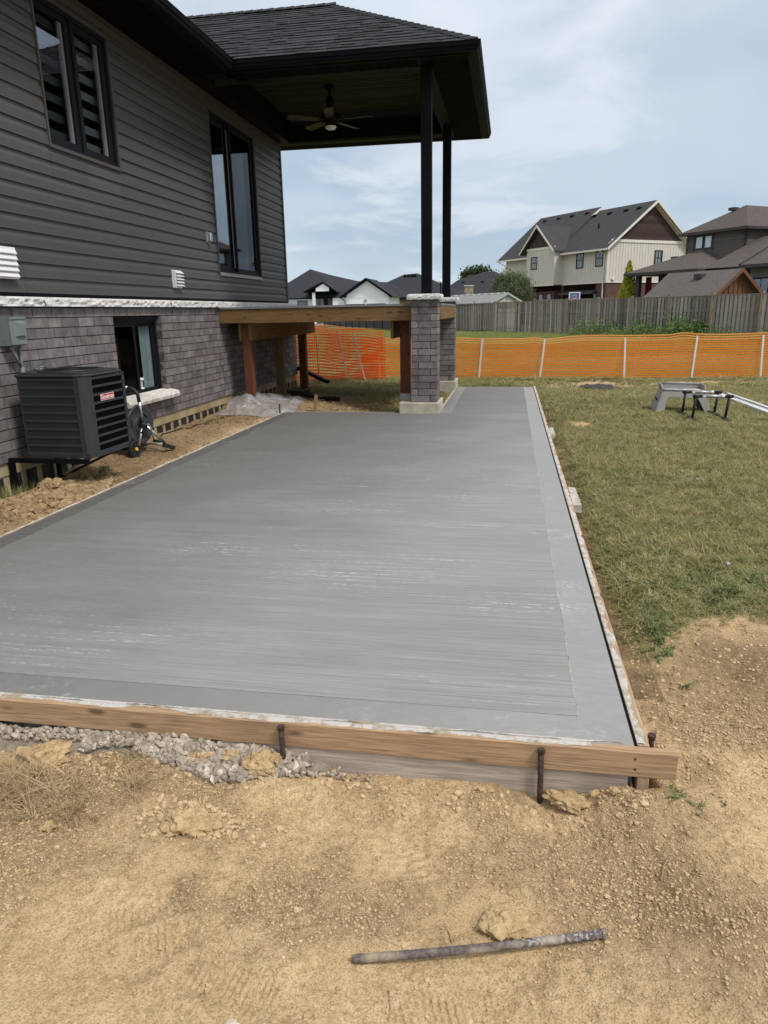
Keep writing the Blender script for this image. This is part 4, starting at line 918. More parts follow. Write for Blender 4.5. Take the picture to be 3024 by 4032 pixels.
part('lower_pipe', MB().tube([(-4.045, 5.444, .87), (-4.045, 5.44, .40)], .017, 10), M_pvc, C_, smooth=True)
T = thing('garden_tap', 'brass garden tap on the brick just above the air conditioner', 'tap', (-4.06, 5.68, .92))
part('body', MB().tube([(-4.10, 5.68, .935), (-4.03, 5.68, .935)], .014, 10).tube([(-4.045, 5.66, .935), (-4.045, 5.74, .93), (-4.045, 5.76, .91)], .011, 10), M_galv, T, smooth=True); part('handle', MB().tube([(-4.03, 5.65, .955), (-4.03, 5.71, .958)], .006, 8), M_galv, T); part('vacuum_breaker', MB().tube([(-4.045, 5.745, .93), (-4.045, 5.79, .925)], .019, 10), M_rubber, T)

# ------------------------------------------------------------------ air conditioner on its bracket
AX0, AX1, AY0, AY1, AZ0, AZ1 = -3.945, -3.325, 5.20, 5.80, .262, .905
A = thing('air_conditioner', 'dark grey outdoor air conditioner with louvred sides and a red badge', 'air conditioner', ((AX0+AX1)/2, 5.5, AZ0))
CH = .10
fp = [(AX0, AY0+.02), (AX0+.02, AY0), (AX1-CH, AY0), (AX1-.035, AY0+.022), (AX1, AY0+CH*.9), (AX1, AY1-.06), (AX1-.06, AY1), (AX0+.04, AY1), (AX0, AY1-.04)]
ins = lambda pts, k: [(x+(((AX0+AX1)/2)-x)*k, y+(((AY0+AY1)/2)-y)*k) for x, y in pts]
part('coil_core', MB().prism(ins(fp, .07), AZ0+.01, AZ1), M_acdark, A)
part('base_pan', MB().prism(ins(fp, -.012), AZ0-.012, AZ0+.028), M_ac, A, bevel=.004)
m = MB(); top = ins(fp, -.03); mid_ = ins(fp, .02); hole_n = 28; cx, cy = (AX0+AX1)/2, (AY0+AY1)/2
m.prism(top, AZ1, AZ1+.026)
part('lid', m, M_ac, A, bevel=.012)
m = MB(); m.prism(ins(fp, .05), AZ1+.026, AZ1+.036); part('lid_crown', m, M_ac, A, bevel=.006)
m = MB(); m.lathe([(.26, .036), (.265, .046), (.25, .048), (.235, .040), (.22, .020), (0, .018)], (cx, cy, AZ1), n=32); part('fan_opening_ring', m, M_ac, A, smooth=True)
m = MB()
for r_ in [.03+.018*k for k in range(12)]: m.tube([(cx+r_*math.cos(t_*math.pi/12), cy+r_*math.sin(t_*math.pi/12), AZ1+.055-r_*.05) for t_ in range(25)], .0018, 4, False)
for k in range(6): m.tube([(cx+.03*math.cos(k*1.047), cy+.03*math.sin(k*1.047), AZ1+.056), (cx+.25*math.cos(k*1.047), cy+.25*math.sin(k*1.047), AZ1+.045)], .0025, 4)
part('fan_guard', m, M_acdark, A)
part('corner_post', MB().prism([(AX1-CH-.006, AY0-.002), (AX1-CH*.62, AY0-.001), (AX1-.034, AY0+.018), (AX1-.012, AY0+.045), (AX1+.002, AY0+CH*.9), (AX1-.02, AY0+CH*.9), (AX1-.045, AY0+.05), (AX1-CH-.006, AY0+.02)], AZ0+.02, AZ1), M_ac, A)
part('corner_post', MB().prism([(AX0-.001, AY0+.025), (AX0+.02, AY0-.001), (AX0+.035, AY0-.001), (AX0+.035, AY0+.03)], AZ0+.02, AZ1), M_ac, A)
part('corner_post', MB().box(AX1-.03, AX1+.001, AY1-.045, AY1-.005, AZ0+.02, AZ1), M_ac, A)
rows = 9; ph = (AZ1-AZ0-.04)/rows
for side in (0, 1):
    for k in range(rows+1):
        z_ = AZ0+.024+k*ph
        if side == 0: mm = MB().box(AX0+.03, AX1-CH, AY0-.001, AY0+.006, z_-.010, z_+.010)
        else: mm = MB().box(AX1-.007, AX1+.001, AY0+CH*.85, AY1-.03, z_-.010, z_+.010)
        part('louvre_band', mm, M_ac, A, bevel=.002)
    for k in range(rows):
        z_ = AZ0+.024+k*ph; m = MB(); n = 32 if side == 0 else 38
        for i in range(n):
            s_ = (i+.5)/n
            if side == 0: x_ = AX0+.035+(AX1-CH-AX0-.04)*s_; m.add([(x_-.0045, AY0+.001, z_+.008), (x_+.003, AY0+.008, z_+.008), (x_+.007, AY0+.008, z_+ph-.008), (x_-.001, AY0+.001, z_+ph-.008)], [(0, 1, 2, 3)])
            else: y_ = AY0+CH+(AY1-AY0-CH-.04)*s_; m.add([(AX1-.001, y_-.001, z_+.008), (AX1-.010, y_+.002, z_+.008), (AX1-.010, y_+.002, z_+ph-.008), (AX1-.001, y_-.001, z_+ph-.008)], [(0, 1, 2, 3)])
        part('louvre_row', m, M_acfin, A)
B_ = part('badge', MB().box(AX1+.001, AX1+.006, 5.385, 5.588, .700, .752), M_red, A, bevel=.004, label='red name badge with white lettering')
m = MB(); e = .003; y0_, y1_, q0, q1 = 5.385, 5.588, .700, .752
m.box(AX1+.0058, AX1+.0068, y0_, y1_, q0, q0+e).box(AX1+.0058, AX1+.0068, y0_, y1_, q1-e, q1).box(AX1+.0058, AX1+.0068, y0_, y0_+e, q0+e, q1-e).box(AX1+.0058, AX1+.0068, y1_-e, y1_, q0+e, q1-e)
part('badge_rim', m, M_white, B_)
def lettering(txt, loc, rot, size, mat, parent, name='lettering', bold=.0):
    cu = bpy.data.curves.new(name, 'FONT'); cu.body = txt; cu.size = size; cu.extrude = .0006; cu.offset = bold; cu.align_x = 'CENTER'; cu.align_y = 'CENTER'
    tmp = bpy.data.objects.new(name, cu); scene.collection.objects.link(tmp); bpy.context.view_layer.update()
    me = bpy.data.meshes.new_from_object(tmp.evaluated_get(bpy.context.evaluated_depsgraph_get())); bpy.data.objects.remove(tmp)
    me.transform(Matrix.Translation(loc) @ Euler(rot).to_matrix().to_4x4())
    inv = WM[parent.name].inverted(); me.transform(inv); me.materials.clear(); me.materials.append(mat)
    o = bpy.data.objects.new(name, me); scene.collection.objects.link(o); o.parent = parent; WM[o.name] = WM[parent.name]; return o
lettering('Goodman', (AX1+.0072, 5.4865, .7265), (rad(90), 0, rad(90)), .0475, M_white, B_, bold=.0006)
K_ = thing('wall_bracket', 'black steel bracket carrying the air conditioner off the brick wall', 'bracket', (-3.9, 5.4, 0))
for ya in (5.165, 5.78): part('rail', MB().box(-4.10, -3.37, ya, ya+.035, .208, .246), M_black, K_, bevel=.002)
part('leg', MB().box(-4.10, -4.060, 5.165, 5.20, -.12, .206), M_black, K_); part('leg', MB().box(-4.10, -4.065, 5.78, 5.815, -.12, .206), M_black, K_)
part('brace', MB().beam((-3.50, 5.80, .20), (-4.05, 5.80, -.05), .02, .02), M_black, K_)

# ------------------------------------------------------------------ hose reel
H = thing('hose_reel', 'black garden hose reel on an aluminium tube frame beside the air conditioner', 'hose reel', (-3.645, 6.62, 0))
hx, hy, hz = -3.645, 6.62, .305
for dx, lab in ((0, 'near'), (-.36, 'far')):
    X_ = hx+dx
    part('frame_upright', MB().tube([(X_, hy-.01, hz+.05), (X_+.004, hy-.03, hz+.245)], .0155, 12), M_alu, H, smooth=True)
    part('front_leg', MB().tube([(X_-.005, hy-.02, hz-.03), (X_-.03, hy-.07, .10)], .0155, 12), M_alu, H, smooth=True)
    part('rear_leg', MB().tube([(X_+.01, hy+.03, hz-.02), (X_+.05, hy+.24, .085)], .0155, 12), M_alu, H, smooth=True)
    part('hub_joint', MB().tube([(X_-.022, hy, hz), (X_+.028, hy, hz)], .034, 14).tube([(X_, hy, hz), (X_+.001, hy-.012, hz+.07)], .0165, 10).tube([(X_, hy, hz), (X_-.007, hy-.035, hz-.085)], .0165, 10), M_rubber, H, smooth=True)
    part('elbow_grip', MB().tube([(X_+.004, hy-.03, hz+.235), (X_+.002, hy-.035, hz+.30), (X_-.02 if dx == 0 else X_+.02, hy-.04, hz+.345), (X_-.065 if dx == 0 else X_+.065, hy-.045, hz+.372), (X_-.10 if dx == 0 else X_+.10, hy-.045, hz+.377)], .018, 12), M_rubber, H, smooth=True)
    part('foot', MB().beam((X_+.045, hy+.22, .06), (X_+.09, hy+.34, .01), .045, .045), M_rubber, H, bevel=.008)
    Wl = part('wheel', MB().lathe([(.028, -.030), (.075, -.026), (.088, -.018), (.092, 0), (.088, .018), (.075, .024), (.068, .014), (.03, .012), (0, .02)], (X_-.045, hy-.115, .072), (1, 0, 0), 26), M_rubber, H, smooth=False)
    m = MB()
    for k in range(8):
        a_ = k*math.pi/4+.2; m.beam((X_-.031, hy-.115+.018*math.cos(a_), .072+.018*math.sin(a_)), (X_-.030, hy-.115+.072*math.cos(a_), .072+.072*math.sin(a_)), .009, .012, (1, 0, 0))
    sub('spoke', m, M_reel, Wl); sub('hub_cap', MB().lathe([(0, .010), (.016, .009), (.019, 0), (.019, -.01)], (X_-.022, hy-.115, .072), (1, 0, 0), 16), M_yellow, Wl)
part('handle_bar', MB().tube([(hx-.095, hy-.045, hz+.377), (hx-.265, hy-.045, hz+.377)], .0155, 12), M_alu, H, smooth=True)
part('axle_bar', MB().tube([(hx-.08, hy-.115, .072), (hx-.37, hy-.115, .072)], .012, 10), M_alu, H, smooth=True)
part('rear_bar', MB().tube([(hx+.05, hy+.24, .06), (hx-.31, hy+.24, .06)], .011, 10), M_alu, H, smooth=True)
for dx in (-.045, -.30):
    pr = [(0, .008), (.055, .008), (.060, .016), (.075, .016), (.08, .004), (.165, .004), (.178, .012), (.196, .012), (.200, 0), (.198, -.008), (.16, -.010), (.05, -.010), (0, -.010)]
    D2 = part('reel_disc', MB().lathe(pr, (hx+dx, hy, hz), (1, 0, 0), 40), M_reel, H, smooth=True)
    m = MB()
    for a_ in (.5, 2.6, 4.4):
        pts = [(hx+dx+.0075, hy+.125*math.cos(a_+q*.09), hz+.125*math.sin(a_+q*.09)) for q in range(8)]; m.tube(pts, .008, 6)
    sub('moulded_slot', m, M_rubber, D2, smooth=True)
m = MB()
for k in range(9):
    xx = hx-.28+k*.026; m.tube([(xx+.0006*q, hy+.135*math.cos(q*.35), hz+.135*math.sin(q*.35)) for q in range(19)], .0125, 6, False)
part('wound_hose', m, M_cable, H, smooth=True)
part('crank_arm', MB().tube([(hx+.02, hy, hz), (hx+.055, hy+.01, hz+.004), (hx+.072, hy+.02, hz-.03), (hx+.088, hy+.03, hz-.165)], .008, 8), M_pvc, H, smooth=True)
part('crank_knob', MB().tube([(hx+.08, hy+.03, hz-.168), (hx+.175, hy+.035, hz-.165)], .014, 12), M_rubber, H, smooth=True)

H.rotation_euler.z = rad(-11)

# ------------------------------------------------------------------ ceiling fan
fx_, fy_ = -2.83, 11.83
F = thing('ceiling_fan', 'five-blade ceiling fan with a white dome lamp under the porch roof', 'ceiling fan', (fx_, fy_, 4.15))
part('canopy', MB().lathe([(0, 0), (.07, 0), (.075, -.02), (.045, -.06), (.015, -.075)], (fx_, fy_, 4.70), n=20), M_black, F, smooth=True)
part('down_rod', MB().tube([(fx_, fy_, 4.63), (fx_, fy_, 4.28)], .016, 10), M_black, F); part('rod_ball', MB().lathe([(.015, .09), (.05, .06), (.062, 0), (.05, -.05), (.02, -.08)], (fx_, fy_, 4.47), n=18), M_black, F, smooth=True)
part('motor_housing', MB().lathe([(.02, .06), (.12, .05), (.155, .02), (.155, -.02), (.10, -.05), (.075, -.10), (.07, -.125)], (fx_, fy_, 4.26), n=28), M_black, F, smooth=True)
part('lamp_dome', MB().lathe([(.088, 0), (.09, -.012), (.07, -.035), (.035, -.048), (0, -.052)], (fx_, fy_, 4.135), n=24), M_globe, F, smooth=True)
for k in range(5):
    a_ = rad(-79+72*k); dx, dy = math.cos(a_), math.sin(a_); px, py = -dy, dx; m = MB(); vs = []
    for (r_, w_) in ((.17, .05), (.30, .062), (.55, .070), (.66, .066), (.68, .045)):
        for hh in (-.004, .004):
            for sg in (-1, 1): vs.append((fx_+dx*r_+px*w_*sg, fy_+dy*r_+py*w_*sg, 4.225+hh+sg*w_*.2))
    m.add(vs, [(4*i+a2, 4*i+b2, 4*i+4+b2, 4*i+4+a2) for i in range(4) for a2, b2 in ((0, 1), (1, 3), (3, 2), (2, 0))]+[(0, 2, 3, 1), (16, 17, 19, 18)])
    bl = part('blade', m, M_wood_blade, F); sub('blade_iron', MB().beam((fx_+dx*.10, fy_+dy*.10, 4.235), (fx_+dx*.2, fy_+dy*.2, 4.222), .05, .008), M_black, bl)

# ------------------------------------------------------------------ brick pillars
def pillar(x0, y0_, lab):
    P_ = thing('brick_pillar', lab, 'pillar', (x0+.18, y0_+.18, 0), group='brick pillars carrying the porch posts')
    Wd = .357; L_, w_ = .257, .09; zb = .148
    m = MB().box(x0+.01, x0+Wd-.01, y0_+.01, y0_+Wd-.01, zb, 1.508); part('mortar_core', m, M_mortar, P_)
    bs = []
    for k in range(15):
        z_ = zb+.006+k*.0905; h = .0815; x1_, y1_ = x0+Wd, y0_+Wd; j = lambda: random.uniform(-.0012, .0012)
        if k % 2 == 0: rects = [(x0, x0+L_, y0_, y0_+w_), (x1_-w_, x1_, y0_, y0_+L_), (x1_-L_, x1_, y1_-w_, y1_), (x0, x0+w_, y1_-L_, y1_)]
        else: rects = [(x1_-L_, x1_, y0_, y0_+w_), (x1_-w_, x1_, y1_-L_, y1_), (x0, x0+L_, y1_-w_, y1_), (x0, x0+w_, y0_, y0_+L_)]
        for (a, b2, c, d) in rects: bs.append(MB().box(a+j(), b2+j(), c+j(), d+j(), z_, z_+h, random.random(), .0007))
    pieces('brick', bs, M_brick, P_)
    cp = MB(); n = 14; a, b2, c, d = x0-.048, x0+Wd+.048, y0_-.055, y0_+Wd+.048
    loop = []
    for i in range(n): loop.append((a+(b2-a)*i/n, c))
    for i in range(n): loop.append((b2, c+(d-c)*i/n))
    for i in range(n): loop.append((b2-(b2-a)*i/n, d))
    for i in range(n): loop.append((a, d-(d-c)*i/n))
    mx, my = (a+b2)/2, (c+d)/2; N_ = len(loop); vs = []
    for q, (z_, k_) in enumerate(((1.512, -.006), (1.528, .0), (1.55, .002), (1.572, -.006), (1.5845, -.030))):
        for i, (x, y) in enumerate(loop):
            e = k_+(random.uniform(-.007, .006) if 0 < q < 4 else 0); dd = math.hypot(x-mx, y-my); vs.append((x+(x-mx)/dd*e, y+(y-my)/dd*e, z_+(random.uniform(-.004, .004) if 0 < q < 4 else 0)))
    cp.add(vs, [(q*N_+i, q*N_+(i+1) % N_, (q+1)*N_+(i+1) % N_, (q+1)*N_+i) for q in range(4) for i in range(N_)]+[tuple(range(N_))[::-1], tuple(4*N_+i for i in range(N_))]); part('cap_stone', cp, M_stone, P_)
    return P_
P1 = pillar(-1.322, 9.786, 'nearer grey brick pillar with stone cap on a concrete footing')
m = MB().box(-1.486, -.932, 9.708, 10.35, -.25, .148, j=.004); part('footing', m, M_foot, P1, bevel=.012)
P2 = pillar(-1.322, 12.86, 'farther grey brick pillar with stone cap beside the walkway')
m = MB().box(-1.486, -.932, 12.78, 13.43, -.25, .148, j=.004); part('footing', m, M_foot, P2, bevel=.012)

# ------------------------------------------------------------------ deck
DK = thing('timber_deck', 'treated timber deck frame between the house wall and the brick pillars', 'deck', (-2.7, 11.5, 0))
part('front_rim_joist', MB().box(-4.098, -1.326, 9.885, 9.925, 1.243, 1.432), M_treatx, DK, bevel=.002)
part('side_rim_joist', MB().box(-1.0, -.962, 10.15, 12.855, 1.248, 1.438), M_treaty, DK, bevel=.002)
part('back_rim_joist', MB().box(-4.098, -1.0, 13.52, 13.56, 1.243, 1.432), M_treatx, DK)
part('deck_surface', MB().box(-4.098, -1.323, 9.870, 13.57, 1.436, 1.464).box(-1.323, -.955, 10.152, 12.855, 1.436, 1.464), M_pvc, DK, bevel=.002)
for (nm, x0) in (('girder', -3.845), ('girder', -3.695), ('girder', -1.62), ('girder', -1.36)):
    part(nm, MB().box(x0-.019, x0+.019, 10.0, 13.5, 1.00, 1.2415), M_treaty, DK, bevel=.002)
y = 10.32
while y < 13.5: part('joist', MB().box(-4.09, -1.005, y, y+.038, 1.243, 1.4345), M_treatx, DK); y += .405
for (x0, x1_, ya, zb_, mt, lab) in ((-3.825, -3.715, 10.03, -.1, M_treatz, 'red brown deck post in the plastic film'), (-3.83, -3.71, 11.48, -.1, M_treatz2, None), (-3.83, -3.71, 12.85, -.1, M_treatz, None), (-1.535, -1.395, 10.16, .148, M_treatz, 'dark deck post on the pillar footing'), (-1.535, -1.395, 13.0, .148, M_treatz, None)):
    o = part('post', MB().box(x0, x1_+ (.0 if x0 > -2 else .01), ya, ya+.135, zb_, 1.2405), mt, DK, bevel=.003, label=lab)
    if x0 > -2 and ya < 11:
        m = MB().box(x0-.004, x1_+.004, ya-.004, ya, .15, .225).box(x0-.02, x1_+.02, ya-.02, ya+.15, .1485, .153); br = sub('post_bracket', m, M_galv, o)

# ------------------------------------------------------------------ things lying by the deck and the wall
def film():
    n, k = 90, 60; vs = []; X = []; 
    for j in range(k+1):
        for i in range(n+1):
            u, v = i/n, j/k
            x = -4.02+.98*u; y = 9.25+1.25*v+.30*u*(1-v)
            X.append((x, y, u, v))
    a = np.array(X); x, y, u, v = a.T
    ridg = 1-np.abs(fbm(x, y, 2.3, 2, 71)); r2 = 1-np.abs(fbm(x+.3*y, y, 6, 2, 73))
    edge = np.minimum(np.minimum(u, 1-u), np.minimum(v, 1-v)); z = terrain(x, y)+.012+(.062*ridg**2+.016*r2**2)*ss(edge, 0, .16)+.06*gauss(x, y, -3.75, 9.85, .14)
    x = x+.03*fbm(x, y, 4, 2, 75)+.05*fbm(y, x, 1.2, 1, 77)*(1-ss(edge, 0, .2)); y = y+.08*fbm(x, y, 1.9, 2, 76)
    m = MB(); m.add(list(zip(x, y, z)), [(j*(n+1)+i, j*(n+1)+i+1, (j+1)*(n+1)+i+1, (j+1)*(n+1)+i) for j in range(k) for i in range(n)]); return m
solo('plastic_film', film(), M_film, 'crumpled clear plastic film bunched round the foot of the deck post', 'plastic film', smooth=True)
m = MB(); ys = np.linspace(7.5, 9.55, 30); m.tube([(-3.98+.10*(y-7.5)+.02*math.sin(y*7)+.02*math.sin(y*17), y, zat(-3.98+.10*(y-7.5), y)+.006) for y in ys], .009, 6); solo('black_cable', m, M_cable, 'thin black cable lying on the soil strip along the house', 'cable', smooth=True)
D3 = thing('downspout_extension', 'black downspout pipe sloping to the lawn behind the house corner', 'downspout', (-3.8, 13.0, 0))
part('pipe', MB().beam((-4.45, 14.1, .40), (-3.24, 12.62, .155), .075, .06), M_black, D3, bevel=.006)
m = MB(); tt = np.linspace(0, 1, 16); m.tube([(-3.62+.95*q+.04*math.sin(q*5), 11.55-.25*q, zat(-3.62+.95*q, 11.55-.25*q)+.03+.02*math.sin(q*9)) for q in tt], [.034+.004*(k % 2) for k in range(16)], 10); solo('drain_pipe', m, M_cable, 'black corrugated drain pipe lying on the soil under the deck', 'drain pipe')
m = MB(); m.tube([(-3.6-.25*math.sin(q*.5), 11.9+.16*math.cos(q*.5), zat(-3.6, 11.9)+.02+.02*(q % 3)) for q in range(14)], .014, 6); solo('hose_coil', m, M_cable, 'thin black hose looped on the soil behind the film', 'hose', smooth=True)

# ------------------------------------------------------------------ orange safety fences
def net_mesh(path, top, bottom, rows, pitch, wob, seed, band=.007, vw=.0025, pale=3):
    """horizontal straps and thin verticals following a polyline; returns (orange, pale) meshes"""
    pts = [Vector(p) for p in path]; seg = [0]
    for a, b_ in zip(pts[:-1], pts[1:]): seg.append(seg[-1]+(b_-a).length)
    Lt = seg[-1]
    def at(s_):
        s_ = min(max(s_, 0), Lt-1e-6); k = max(i for i in range(len(seg)-1) if seg[i] <= s_); f = (s_-seg[k])/(seg[k+1]-seg[k]); return pts[k].lerp(pts[k+1], f)
    def P(s_, r_):
        c = at(s_); zt, zb = top(s_), bottom(s_); f = r_/(rows-1); z = zt+(zb-zt)*f
        dd = wob*(math.sin(s_*3.1+seed+r_*.05)+.6*math.sin(s_*7.3+seed*2+r_*.22)); z += wob*.35*math.sin(s_*2.2+r_*.4+seed)
        return Vector((c.x, c.y+dd, z))
    o_, p_ = MB(), MB(); n = int(Lt/.06)
    for r_ in range(rows):
        t_ = p_ if r_ < pale else o_; vs = []
        for i in range(n+1):
            q = P(Lt*i/n, r_); vs += [q+Vector((0, 0, band)), q-Vector((0, 0, band))]
        t_.add(vs, [(2*i, 2*i+1, 2*i+3, 2*i+2) for i in range(n)])
    m_ = int(Lt/pitch)
    for i in range(m_+1):
        s_ = i*pitch; vs = []
        for r_ in range(rows):
            q = P(s_, r_); vs += [q+Vector((-vw, -.001, 0)), q+Vector((vw, -.001, 0))]
        o_.add(vs, [(2*r_, 2*r_+1, 2*r_+3, 2*r_+2) for r_ in range(rows-1)])
    return o_, p_
FN = thing('safety_fence', 'long run of orange plastic mesh fence on white stakes across the lawn', 'fence', (2.0, 15.5, -.06), group='orange mesh fences')
X0f, X1f = -3.2, 8.2
def topz(s_):
    x = X0f+s_; ps = [-1.95, -.573, .72, 2.32, 3.68, 4.93, 6.4, 8.0]; hs = [.80, .765, .745, .80, .82, .82, .8, .8]
    for a, b_, ha, hb in zip(ps[:-1], ps[1:], hs[:-1], hs[1:]):
        if a <= x < b_:
            f = (x-a)/(b_-a); bul = [.03, .01, .05, -.01, -.015, .02, .0][ps.index(a)]
            return ha+(hb-ha)*f+bul*math.sin(math.pi*f)*.8+(.03*math.sin(math.pi*min(1, (1-f)*3)) if f > .67 else 0)*(1 if ps.index(a) in (1, 3) else 0)
    return .80
o_, p_ = net_mesh([(X0f, 15.52, 0), (X1f, 15.50, 0)], topz, lambda s_: -.035+.01*math.sin(s_*2.3), 19, .046, .010, 1.3, band=.0115, vw=.0038)
part('netting', o_, M_net, FN, kind='stuff'); part('netting_edge', p_, M_netedge, FN, kind='stuff')
for xb, xt in ((-2.02, -1.98), (-.636, -.573), (.642, .72), (2.36, 2.325), (3.675, 3.715), (4.99, 4.95), (6.4, 6.4)):
    part('fence_stake', MB().beam((xb, 15.47, -.12), (xt, 15.48, .765+random.uniform(-.01, .02)), .034, .012, (0, 1, 0)), M_white, FN)
FN = thing('safety_fence', 'bunched double layer of red orange mesh fence sagging behind the deck', 'fence', (-3.5, 14.9, -.06), group='orange mesh fences')
tb = lambda x: 1.14 if x < -4.0 else 1.14-.155*(x+4.0)/1.35
o_, p_ = net_mesh([(-4.55, 14.72, 0), (-4.0, 14.95, 0), (-2.55, 14.85, 0)], lambda s_: tb(-4.55+s_*.98)+.01*math.sin(s_*9), lambda s_: -.03+.02*math.sin(s_*3), 19, .046, .03, 2.2, band=.011)
part('netting', o_, M_netred, FN, kind='stuff'); part('netting_edge', p_, M_netedge, FN, kind='stuff')
o_, p_ = net_mesh([(-4.5, 14.85, 0), (-3.9, 15.08, 0), (-2.62, 15.02, 0)], lambda s_: tb(-4.5+s_*.98)-.05+.02*math.sin(s_*5), lambda s_: .0+.03*math.sin(s_*4+1), 19, .046, .045, 4.2, band=.010, pale=0)
part('netting', o_, M_netred, FN, kind='stuff')
for i, (xt, zt, xb, zb) in enumerate(((-3.53, .98, -3.36, .09), (-3.22, .95, -2.96, .0), (-2.66, .83, -2.66, -.02), (-4.0, .94, -3.97, .05))):
    part('fence_stake', MB().beam((xb, 14.74, zb-.05), (xt, 14.74, zt), .020, .012, (0, 1, 0)), M_white if i < 2 else M_netedge, FN)

# ------------------------------------------------------------------ far wooden fence
def picket_fence(P0, P1, base, H_, lab, near=True, bay=2.43, cat='fence', grp='weathered wooden fences'):
    P0, P1 = Vector(P0), Vector(P1); d = (P1-P0); n = max(1, round(d.length/bay)); d = d/n; u = d.normalized(); nv = Vector((u.y, -u.x, 0))
    if nv.y > 0: nv = -nv
    R_0 = thing('wooden_fence', lab, cat, (P0+P1)/2, 0, grp)
    pk = []; L_ = d.length
    for i in range(n+1):
        q = P0+d*i; k = R_0
        part('post', MB().obb(q+Vector((0, 0, base+(H_+.06)/2)), (u*.05, nv*.05, Vector((0, 0, (H_+.06)/2+.02)))), M_fpost, R_0)
        part('post_cap', MB().obb(q+Vector((0, 0, base+H_+.09)), (u*.068, nv*.068, Vector((0, 0, .014)))), M_fpost, R_0)
        if i == n: break
        for z_ in (.25, H_*.66, H_-.06): part('rail', MB().beam(q+u*.05+Vector((0, 0, base+z_)), q+d-u*.05+Vector((0, 0, base+z_)), .036, .085), M_fence, R_0)
        part('top_cap', MB().beam(q+u*.052+Vector((0, 0, base+H_+.012)), q+d-u*.052+Vector((0, 0, base+H_+.012)), .12, .03), M_fence, R_0)
        m_ = 11; pw = .138; st = (L_-.1)/m_
        for j in range(m_):
            for sd_ in (0, 1):
                if sd_ and j == m_-1: continue
                c = q+u*(.05+st*(j+.5+.5*sd_)+random.uniform(-.012, .012))+nv*(.030 if not sd_ else -.030); ln = random.uniform(-.01, .012); zb_ = base+.05+random.uniform(-.03, .05)
                ht = base+H_-.005; tl = random.uniform(-.008, .008)
                pk.append(MB().obb((c.x, c.y, (zb_+ht)/2), (u*(pw/2), nv*.009, Vector((tl, 0, (ht-zb_)/2))), min(1, max(0, random.gauss(.5 if not sd_ else .38, .22)))))  # back pickets toned darker: shade of the recess put into the colour
    pieces('picket', pk, M_fence, R_0); return R_0
u_ = Vector((12.4, -18, 0)).normalized()
picket_fence(Vector((-2.4, 50, 0))-u_*2.43*3, Vector((-2.4, 50, 0))+u_*2.43*11, -.06, 1.83, 'long weathered board fence across the back of the yard')
picket_fence((1.6, 53, 0), (6.6, 51.0, 0), -.05, 1.98, 'short length of board fence standing behind the long one')
DF = thing('dark_fence', 'dark privacy panel fence seen under the deck beyond the lawn', 'fence', (-13.5, 65, 0))
a, b_ = Vector((-20, 77.5, -.05)), Vector((-6.8, 51.2, -.05)); n = 12
for i in range(n):
    p, q = a.lerp(b_, i/n), a.lerp(b_, (i+1)/n); u2 = (q-p).normalized()
    part('panel', MB().beam(p+u2*.06+Vector((0, 0, .9)), q-u2*.06+Vector((0, 0, .9)), .05, 1.7, tone=random.random()), M_dfence, DF)
    part('post', MB().obb(p+Vector((0, 0, .9)), (u2*.055, Vector((-u2.y, u2.x, 0))*.06, Vector((0, 0, .9)))), M_black, DF)
    o = part('slat_gap', MB().beam(p.lerp(q, .5)+Vector((0, 0, .9))-u2*.01, p.lerp(q, .5)+Vector((0, 0, .9))+u2*.01, .06, 1.7), M_black, DF)

# ------------------------------------------------------------------ neighbouring houses
def local(root):
    def pt(name, mb, mat, par=None, **k): return part(name, mb, mat, par or root, local=True, **k)
    return pt
def window(pt, x, ya, yb, za, zb, par=None, face='x', bars=True, fr=M_blackfr, glass=M_glass, w_=.07, back=None):
    """window in a wall facing -x (face x) or -y (face y); x is the wall plane"""
    def bx(m, u0, u1, v0, v1, d0, d1):
        return m.box(x+d0, x+d1, u0, u1, v0, v1) if face == 'x' else m.box(u0, u1, x+d0, x+d1, v0, v1)
    m = MB(); bx(m, ya, ya+w_, za, zb, -.04, .02); bx(m, yb-w_, yb, za, zb, -.04, .02); bx(m, ya+w_, yb-w_, za, za+w_, -.04, .02); bx(m, ya+w_, yb-w_, zb-w_, zb, -.04, .02)
    W_ = pt('window', m, fr)
    def s(nm, m, mat):
        o = part(nm, m, mat, W_, local=True); return o
    m = MB(); bx(m, ya+w_, yb-w_, za+w_, zb-w_, -.012, -.008); s('glass_pane', m, glass)
    m = MB(); bx(m, ya+w_*.5, yb-w_*.5, za+w_*.5, zb-w_*.5, -.003, .0); s('pane_backing', m, back or M_darkcavity)
    if bars:
        m = MB(); zm = (za+zb)/2; bx(m, ya+w_, yb-w_, zm-.025, zm+.025, -.035, -.013); s('sash_rail', m, fr)
        m = MB(); ym_ = (ya+yb)/2; bx(m, ym_-.012, ym_+.012, zm+.025, zb-w_, -.02, -.013); s('muntin', m, fr)
    return W_
